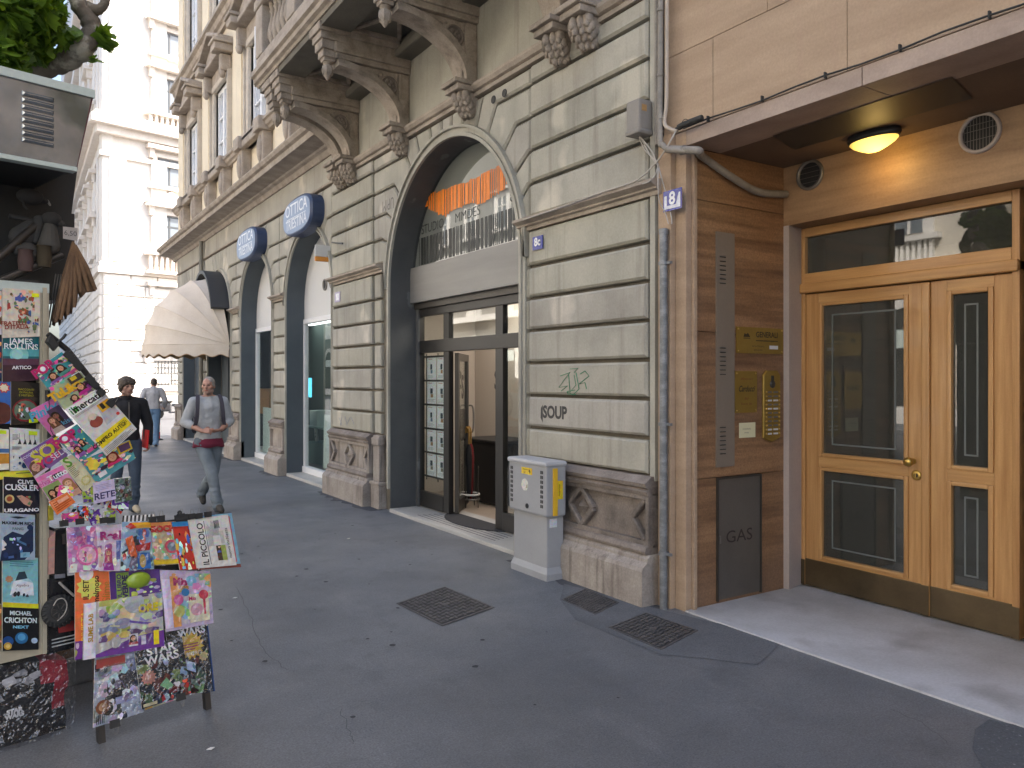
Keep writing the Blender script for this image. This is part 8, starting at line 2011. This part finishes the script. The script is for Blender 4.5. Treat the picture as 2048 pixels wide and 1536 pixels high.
PC = person('man in pale grey shirt and light blue jeans walking away near the street corner', (xc, yc_, 0), R(180 - 8), JC, (0.42, 0.24, 0.17), M['hair_dark'],
       dict(top_r=1.04, sleeve=0.9, top_c=(0.47, 0.47, 0.49), top_name='shirt', seed=14, fold=0.014, jeans=(0.10, 0.19, 0.32), jeans_fold=(0.19, 0.30, 0.45), shoe=(0.05, 0.035, 0.025), sole=(0.02, 0.02, 0.02), hair='short'))
# ================================================================== white corner building across the side street
WC = Vector((5.2, 56.2, 0)); E1 = Vector((0.976, 0.218, 0)).normalized(); E2 = Vector((0.014, 1, 0)).normalized()
WB = thing('white_building', 'tall sunlit white limestone corner building with rusticated base across the side street', 'building', tuple(WC))
ff = Frame(WC, E1, (0, 0, 1)); fl = Frame(WC + E2*60, -E2, (0, 0, 1))
HT = 44.0
def fpz(x, y): return ff.px(x, y)
q = MB().mat(M['white_stone'])
q.fbox(ff, 0, 0, 50, HT, -0.6, 0); q.fbox(fl, 0, 0, 60, HT, -0.6, 0); q.box((5.8, 57, HT), (60, 110, HT + 0.3)); q.build('wall', WB)
q = MB().mat(M['white_stone'])
zr = fpz(205, 545)[1]
n = 11
rn = random.Random(2)
for k in range(n):
    z0_, z1_ = 0.6 + (zr - 0.6)*k/n, 0.6 + (zr - 0.6)*(k+1)/n
    for fr_, ln in ((ff, 24), (fl, 60)):
        x = 0 if fr_ is ff else ln; d = 1 if fr_ is ff else -1; a = 0.0
        off = 0.9 if k % 2 else 1.7
        while a < ln:
            b = min(a + off, ln); off = 1.7
            p = sorted((x + d*a, x + d*b))
            fr__ = fr_; 
            q.fprism(fr_, inset([(p[0], z0_), (p[1], z0_), (p[1], z1_), (p[0], z1_)], 0.02), -0.05, 0.16 + rn.uniform(0, 0.07), 0.07); a = b
q.build('rusticated_base', WB)
q = MB().mat(M['white_trim'])
def band(z0_, z1_, pr, m=None):
    q.fbox(ff, -pr, z0_, 30, z1_, 0, pr); q.fbox(fl, 0, z0_, 60, z1_, 0, pr)
zc1 = fpz(215, 238)[1]; zt = fpz(205, 248)[1]
band(zr, zr + 0.35, 0.35); band(zr + 0.35, zr + 0.7, 0.2)
band(zc1 - 0.5, zc1, 0.9); band(zc1 - 1.0, zc1 - 0.5, 0.45); band(zc1 - 2.4, zc1 - 2.1, 0.2); band(zc1, zc1 + 0.3, 0.6)
zu = 1.75 + 2.05*0 + fpz(300, 15)[1]
band(zu, zu + 0.8, 0.5); band(zu + 1.4, zu + 2.0, 1.0); band(0, 0.6, 0.3)
for k in range(24): q.fbox(ff, 0.3 + k*0.55, zu + 0.85, 0.6 + k*0.55, zu + 1.35, 0, 0.75)
q.build('cornice', WB)
# pilaster strips at the corner
q = MB().mat(M['white_stone'])
zm = fpz(250, 440)[1]
for a in (0.4, 3.0): q.fbox(ff, a, zr + 0.8, a + 1.0, zc1 - 2.4, 0, 0.18); q.fbox(ff, a, zc1 + 0.3, a + 1.0, zu, 0, 0.18)
for a in (59, 56.5, 51, 46, 41): q.fbox(fl, a - 1.0, zr + 0.8, a, zc1 - 2.4, 0, 0.2); q.fbox(fl, a - 1, zc1 + 0.3, a, zu, 0, 0.2)
q.build('pilaster', WB)
frame_m = mk('dark_window_frame', (0.06, 0.065, 0.07), 0.5, fine=0.04, bump=0)
sky_pane = mk('grey_blue_pane', (0.16, 0.185, 0.21), 0.08, fine=0.03, bump=0, coat=0.6)
def wwin(fr_, a0, a1, z0_, z1_, trans=0.3, ped=False, bal=False):
    w = MB().mat(frame_m); a0, a1 = sorted((a0, a1)); z0_, z1_ = sorted((z0_, z1_)); t = 0.09
    for A in ((a0, z0_, a0 + t, z1_), (a1 - t, z0_, a1, z1_), (a0 + t, z0_, a1 - t, z0_ + t), (a0 + t, z1_ - t, a1 - t, z1_), ((a0 + a1)/2 - t/2, z0_ + t, (a0 + a1)/2 + t/2, z1_ - t)): w.fbox(fr_, *A, 0.01, 0.07)
    if trans: zz = z1_ - (z1_ - z0_)*trans; w.fbox(fr_, a0 + t, zz, (a0 + a1)/2 - t/2, zz + t, 0.01, 0.065); w.fbox(fr_, (a0 + a1)/2 + t/2, zz, a1 - t, zz + t, 0.01, 0.065)
    o = w.build('window', WB)
    g = MB().mat(sky_pane); g.fbox(fr_, a0 + t, z0_ + t, a1 - t, z1_ - t, 0.005, 0.03); g.build('pane', o)
    s = MB().mat(M['white_trim'])
    for A in ((a0 - 0.35, z0_, a0 - 0.05, z1_ + 0.3), (a1 + 0.05, z0_, a1 + 0.35, z1_ + 0.3), (a0 - 0.05, z1_ + 0.05, a1 + 0.05, z1_ + 0.3)): s.fbox(fr_, *A, 0, 0.12)
    s.fbox(fr_, a0 - 0.8, z1_ + 0.5, a1 + 0.8, z1_ + 0.75, 0, 0.55); s.fbox(fr_, a0 - 0.6, z0_ - 0.3, a1 + 0.6, z0_ - 0.05, 0, 0.4)
    for a in (a0 - 0.6, a1 + 0.3): s.fbox(fr_, a, z1_ - 0.1, a + 0.3, z1_ + 0.5, 0, 0.35)
    if ped: s.fprism(fr_, [(a0 - 0.9, z1_ + 0.75), (a1 + 0.9, z1_ + 0.75), ((a0 + a1)/2, z1_ + 1.6)], 0, 0.5, 0.1)
    if bal:
        s.fbox(fr_, a0 - 0.9, z0_ - 0.25, a1 + 0.9, z0_ - 0.02, 0, 0.7); s.fbox(fr_, a0 - 0.9, z0_ - 1.5, a1 + 0.9, z0_ - 1.3, 0, 0.75)
        k = a0 - 0.7
        while k < a1 + 0.7: s.fbox(fr_, k, z0_ - 1.3, k + 0.16, z0_ - 0.25, 0.35, 0.55); k += 0.36
    s.build('window_surround', o)
for (y0, y1, tr, pd, bl) in ((60, 106, 0, False, False), (155, 228, 0.33, False, True), (316, 370, 0, False, False), (430, 505, 0.3, True, True), (588, 640, 0, False, False)):
    a0, zT = fpz(315, y0); a1, zB = fpz(357, y1 + (10 if y1 < 700 else 0)); zB = fpz(315, y1)[1]
    for k in range(2): wwin(ff, a0 + k*6.5, a0 + k*6.5 + 1.55, zB, zT, tr, pd, bl)
# barred ground-floor window
a0, zT = fpz(305, 722); a1, zB = fpz(350, 772)
wwin(ff, a0, a0 + 2.0, zB, zT, 0)
q = MB().mat(frame_m)
for k in range(9): q.tube([ff.p(a0 + 0.1 + k*0.22, zB, 0.2), ff.p(a0 + 0.1 + k*0.22, zT, 0.2)], 0.025, 5)
for k in range(5): q.tube([ff.p(a0, zB + (zT - zB)*k/4, 0.22), ff.p(a0 + 2.0, zB + (zT - zB)*k/4, 0.22)], 0.025, 5)
q.build('window_grille', WB)
for k in range(7):
    a = 57.6 - k*5
    wwin(fl, a - 3.2, a - 1.7, zc1 + 2.2, zc1 + 5.4, 0.3); wwin(fl, a - 3.2, a - 1.7, zr + 4.6, zr + 6.6, 0); wwin(fl, a - 3.2, a - 1.7, zr + 1.6, zr + 3.6, 0)
# ================================================================== buildings on the other side of the street (they face the sun and show in every pane)
M['opp_grey'] = mk('grey_rendered_facade', (0.24, 0.24, 0.225), 0.85, alt=(0.2, 0.2, 0.19), scale=0.6, fine=0.05, fscale=12)
def opposite(name, label, X, y0, y1, h, seed, step=4.6):
    t = thing(name, label, 'building', (X, (y0 + y1)/2, 0))
    fo = Frame((X, 0, 0), (0, 1, 0), (0, 0, 1))
    q = MB().mat(M['opp_grey'] if seed == 3 else M['opp_wall']); q.box((X - 10, y0, -0.1), (X, y1, h))
    for k in range(14):
        z = 0.7 + k*0.36
        q.box((X, y0, z), (X + 0.05, y1, z + 0.32))
    q.build('wall', t)
    q = MB().mat(M['opp_trim'])
    q.box((X, y0, 5.75), (X + 0.5, y1, 6.15)); q.box((X, y0, 10.6), (X + 0.3, y1, 10.9)); q.box((X, y0, h - 1.0), (X + 0.9, y1, h - 0.3)); q.box((X, y0, 0), (X + 0.12, y1, 0.65)); q.build('cornice', t)
    n = int((y1 - y0)/step)
    for i in range(n):
        y = y0 + step*(i + 0.5)
        s = MB().mat(M['opp_trim']); r = 1.25
        P0 = [(y + r*math.cos(math.pi*k/16), 3.2 + r*math.sin(math.pi*k/16)) for k in range(17)]; P1 = [(y + (r + .35)*math.cos(math.pi*k/16), 3.2 + (r + .35)*math.sin(math.pi*k/16)) for k in range(17)]
        for k in range(16): s.fprism(fo, [P0[k], P0[k+1], P1[k+1], P1[k]], 0.0, 0.12)
        for sg in (-1, 1): s.fbox(fo, y + sg*r, 0, y + sg*(r + .35), 3.2, 0, 0.12)
        s.build('arch_moulding', t)
        s = MB().mat(M['dark']); s.fpoly(fo, [(y - r, 0.05), (y + r, 0.05)] + P0, 0.06); s.mat(M['mint']).fpoly(fo, [(y - r + .2, 2.9), (y + r - .2, 2.9), (y + r - .2, 3.6), (y - r + .2, 3.6)], 0.07); s.build('shop_window', t)
        for z0_, z1_ in ((7.2, 9.6), (11.9, 14.0)):
            s = MB().mat(M['opp_trim'])
            for A in ((y - 0.95, z0_ - 0.1, y - 0.62, z1_ + 0.3), (y + 0.62, z0_ - 0.1, y + 0.95, z1_ + 0.3), (y - 0.62, z1_, y + 0.62, z1_ + 0.3)): s.fbox(fo, *A, 0, 0.14)
            s.fbox(fo, y - 1.1, z1_ + 0.3, y + 1.1, z1_ + 0.45, 0, 0.35); s.fbox(fo, y - 1.2, z0_ - 0.3, y + 1.2, z0_ - 0.1, 0, 0.3)
            if z0_ < 8:
                for k in range(9): s.fbox(fo, y - 0.95 + k*0.22, z0_ - 1.0, y - 0.84 + k*0.22, z0_ - 0.3, 0, 0.18)
            for A in ((y - 0.05, z0_, y + 0.05, z1_), (y - 0.62, z0_, y - 0.54, z1_), (y + 0.54, z0_, y + 0.62, z1_), (y - 0.54, z1_ - 0.08, y + 0.54, z1_), (y - 0.54, z1_ - 0.7, y + 0.54, z1_ - 0.62)): s.fbox(fo, *A, 0.02, 0.1)
            o = s.build('window', t)
            g = MB().mat(sky_pane); g.fbox(fo, y - 0.54, z0_, y + 0.54, z1_, 0.01, 0.05); g.build('pane', o)
opposite('corner_building', 'pale cream building with arched shop windows across the street, seen only in the glass', -17.5, -22, 12.5, 16.5, 1)
opposite('town_house', 'whitish town house farther along across the street, seen only in the glass', -17.5, 14.5, 32, 17.5, 2, 4.2)
opposite('grey_building', 'tall grey building beyond the side street opposite, seen only in the arched glass', -19.0, 38, 84, 29.0, 3, 4.2)
# ================================================================== plane trees
def leaf_mesh(mb, p, n, up, size, col):
    n = n.normalized(); a = up.cross(n)
    if a.length < 1e-3: a = Vector((1, 0, 0)).cross(n)
    a.normalize(); b = n.cross(a)
    prof_ = [(0, -0.5), (0.22, -0.42), (0.5, -0.12), (0.28, -0.02), (0.42, 0.28), (0.18, 0.2), (0, 0.55), (-0.18, 0.2), (-0.42, 0.28), (-0.28, -0.02), (-0.5, -0.12), (-0.22, -0.42)]
    mb.color(col)
    V = [p] + [p + (a*x + b*y)*size + n*(-0.25*(x*x)*size) for x, y in prof_]
    mb.add(V, [(0, 1 + i, 1 + (i+1) % 12) for i in range(12)])
def fyp(px, py, Y): d = ray(px, py); t = Y/d.y; return Vector((d.x*t, Y, EYE + d.z*t))
def tree(name, label, base, limbs, clumps, seed, count, size):
    t = thing(name, label, 'tree', base)
    q = MB().mat(M['bark'])
    for path, rr in limbs:
        pth = bez(path, 5); n = len(pth)
        rs = [rr[0] + (rr[1] - rr[0])*i/(n-1) for i in range(n)]
        rn = random.Random(len(pth)); rs = [r_*(1 + rn.uniform(-0.12, 0.12)) for r_ in rs]
        q.tube(pth, rs, 10)
    q.build('trunk', t)
    q = MB().mat(M['leaf']); rn = random.Random(seed)
    tot = sum(c[2] for c in clumps)
    for c, r_, w in clumps:
        for k in range(int(count*w/tot)):
            while True:
                d = Vector((rn.uniform(-1, 1), rn.uniform(-1, 1), rn.uniform(-1, 1)))
                if d.length < 1: break
            p = Vector(c) + Vector((d.x*r_[0], d.y*r_[1], d.z*r_[2]))
            n = Vector((rn.uniform(-0.8, 0.8), rn.uniform(-0.9, 0.5), rn.uniform(0.15, 1)))
            g = rn.random(); col = (0.07 + 0.09*g, 0.145 + 0.12*g, 0.022 + 0.015*g)
            leaf_mesh(q, p, n, Vector((rn.uniform(-1, 1), rn.uniform(-1, 1), rn.uniform(-1, 1))), size*rn.uniform(0.6, 1.25), col)
    q.build('crown', t)
    return t
B = [fyp(-60, 185, 5.7), fyp(20, 160, 5.7), fyp(75, 138, 5.6), fyp(125, 122, 5.5), fyp(165, 98, 5.4), fyp(184, 66, 5.4), fyp(178, 38, 5.4), fyp(160, 12, 5.4), fyp(148, -25, 5.4), fyp(150, -80, 5.4)]
FK = [fyp(172, 14, 5.4), fyp(192, 20, 5.38), fyp(206, 12, 5.36), fyp(214, -8, 5.35)]
base = Vector((-2.0, 6.0, 0))
CL = []
for px, py, Y, r_, w in ((20, 25, 5.2, (0.22, 0.35, 0.16), 16), (72, 20, 5.4, (0.15, 0.3, 0.13), 12), (40, 70, 5.3, (0.2, 0.3, 0.12), 13), (10, 108, 5.2, (0.12, 0.2, 0.08), 8), (98, 48, 5.5, (0.05, 0.12, 0.09), 4), (65, 105, 5.4, (0.09, 0.12, 0.05), 2)):
    CL.append((fyp(px, py, Y), r_, w))
for px, py, w in ((212, 70, 0.25), (205, 85, 0.2), (138, 70, 0.4), (128, 82, 0.3), (186, 121, 0.14), (222, 92, 0.12), (195, 62, 0.12)): CL.append((fyp(px, py, 5.35), (0.035, 0.06, 0.025), w))
for c, r_, w in (((-1.6, 6.2, 6.6), (1.6, 2.2, 1.0), 60), ((-2.0, 4.2, 7.2), (1.8, 1.8, 1.1), 50), ((-2.6, 7.4, 7.6), (2.2, 1.8, 1.4), 60), ((-1.0, 2.6, 6.4), (1.2, 1.4, 0.7), 34), ((-1.4, 5.0, 5.3), (0.9, 0.8, 0.45), 22)): CL.append((c, r_, w))
tree('plane_tree', 'plane tree with mottled bark reaching over the kiosk roof at the upper left', base, [([base, base + Vector((0.05, 0, 2)), base + Vector((0.1, -0.1, 3.6)), (-1.2, 5.75, 4.05), B[0]], (0.26, 0.085)), (B, (0.078, 0.045)), (FK, (0.04, 0.022)), ([base + Vector((0.1, -0.1, 3.5)), (-2.2, 5.6, 5.2), (-2.4, 4.8, 7)], (0.16, 0.05)), ([base + Vector((0.1, -0.1, 3.5)), (-2.2, 6.6, 5.4), (-2.8, 7.4, 7.4)], (0.15, 0.05)), ([(-2.2, 5.6, 5.2), (-1.4, 3.9, 6.0), (-1.0, 2.6, 6.5)], (0.08, 0.03))], CL, 5, 7800, 0.098)
tree('plane_tree', 'plane tree farther back on the street, showing only as a reflection', (-3.0, -3.5, 0), [([(-3.0, -3.5, 0), (-2.9, -3.4, 2.5), (-2.6, -3.0, 5)], (0.22, 0.12)), ([(-2.6, -3.0, 5), (-1.8, -2.0, 6), (-1.0, -0.5, 6.2)], (0.1, 0.03))], [((-2.0, -2.5, 6.6), (1.8, 2.4, 1.1), 50), ((-3.6, -4, 7.2), (2, 2, 1.4), 40), ((-1.4, -0.6, 5.6), (0.9, 1.0, 0.5), 14)], 6, 1800, 0.15)
# ================================================================== far street things
x, y = gz(318, 880)
t = thing('barrier_post', 'slim red and white post standing behind the man in the pale shirt', 'post', (x, y, 0))
q = MB().mat(M['gloss'])
for k in range(5): q.color((0.5, 0.03, 0.03) if k % 2 == 0 else (0.75, 0.75, 0.75)); q.lathe([(0.03, k*0.2), (0.03, k*0.2 + 0.2)], (x, y, 0.03), 12)
q.build('pole', t)
q = MB().mat(M['blackrubber']); q.lathe([(0.12, 0), (0.10, 0.03), (0.035, 0.045)], (x, y, 0), 14); q.build('foot', t)
def scooter(x, y, rz, c, label):
    t = thing('parked_scooter', label, 'scooter', (x, y, -0.16))
    T = Matrix.Translation((x, y, -0.16)) @ Matrix.Rotation(rz, 4, 'Z')
    for yy in (-0.62, 0.62):
        q = MB().mat(M['blackrubber']); q.T = T; q.lathe([(0.12, -0.05), (0.22, -0.055), (0.25, 0), (0.22, 0.055), (0.12, 0.05)], (0, yy, 0.25), 20, 'x'); w = q.build('wheel', t)
        q = MB().mat(M['greymetal']); q.T = T; q.lathe([(0.0, -0.03), (0.13, -0.04), (0.13, 0.04), (0.0, 0.03)], (0, yy, 0.25), 16, 'x'); q.build('rim', w)
    q = MB().mat(M['gloss']).color(c); q.T = T
    q.cbox((-0.16, 0.05, 0.35), (0.16, 0.75, 0.75), 0.08); q.cbox((-0.17, -0.45, 0.28), (0.17, 0.15, 0.36), 0.04); q.cbox((-0.2, -0.60, 0.35), (0.2, -0.48, 1.0), 0.05); q.cbox((-0.09, -0.72, 0.42), (0.09, -0.5, 0.55), 0.04); q.build('body', t)
    q = MB().mat(M['blackrubber']); q.T = T; q.cbox((-0.14, 0.0, 0.75), (0.14, 0.72, 0.85), 0.04); q.build('saddle', t)
    q = MB().mat(M['darkmetal']); q.T = T; q.tube([(0, -0.62, 0.3), (0, -0.5, 1.05)], 0.03, 8); q.tube([(-0.34, -0.42, 1.08), (0, -0.5, 1.05), (0.34, -0.42, 1.08)], 0.018, 8); q.ball((0, -0.58, 0.98), (0.09, 0.06, 0.08)); q.build('handlebar', t)
x, y = gz(345, 838, -0.16); scooter(x, y, R(70), (0.05, 0.05, 0.055), 'dark scooter parked on the side street beyond the palazzo corner')
x, y = gz(322, 832, -0.16); scooter(x - 1.0, y + 3, R(80), (0.35, 0.36, 0.38), 'silver scooter parked behind the dark one on the side street')
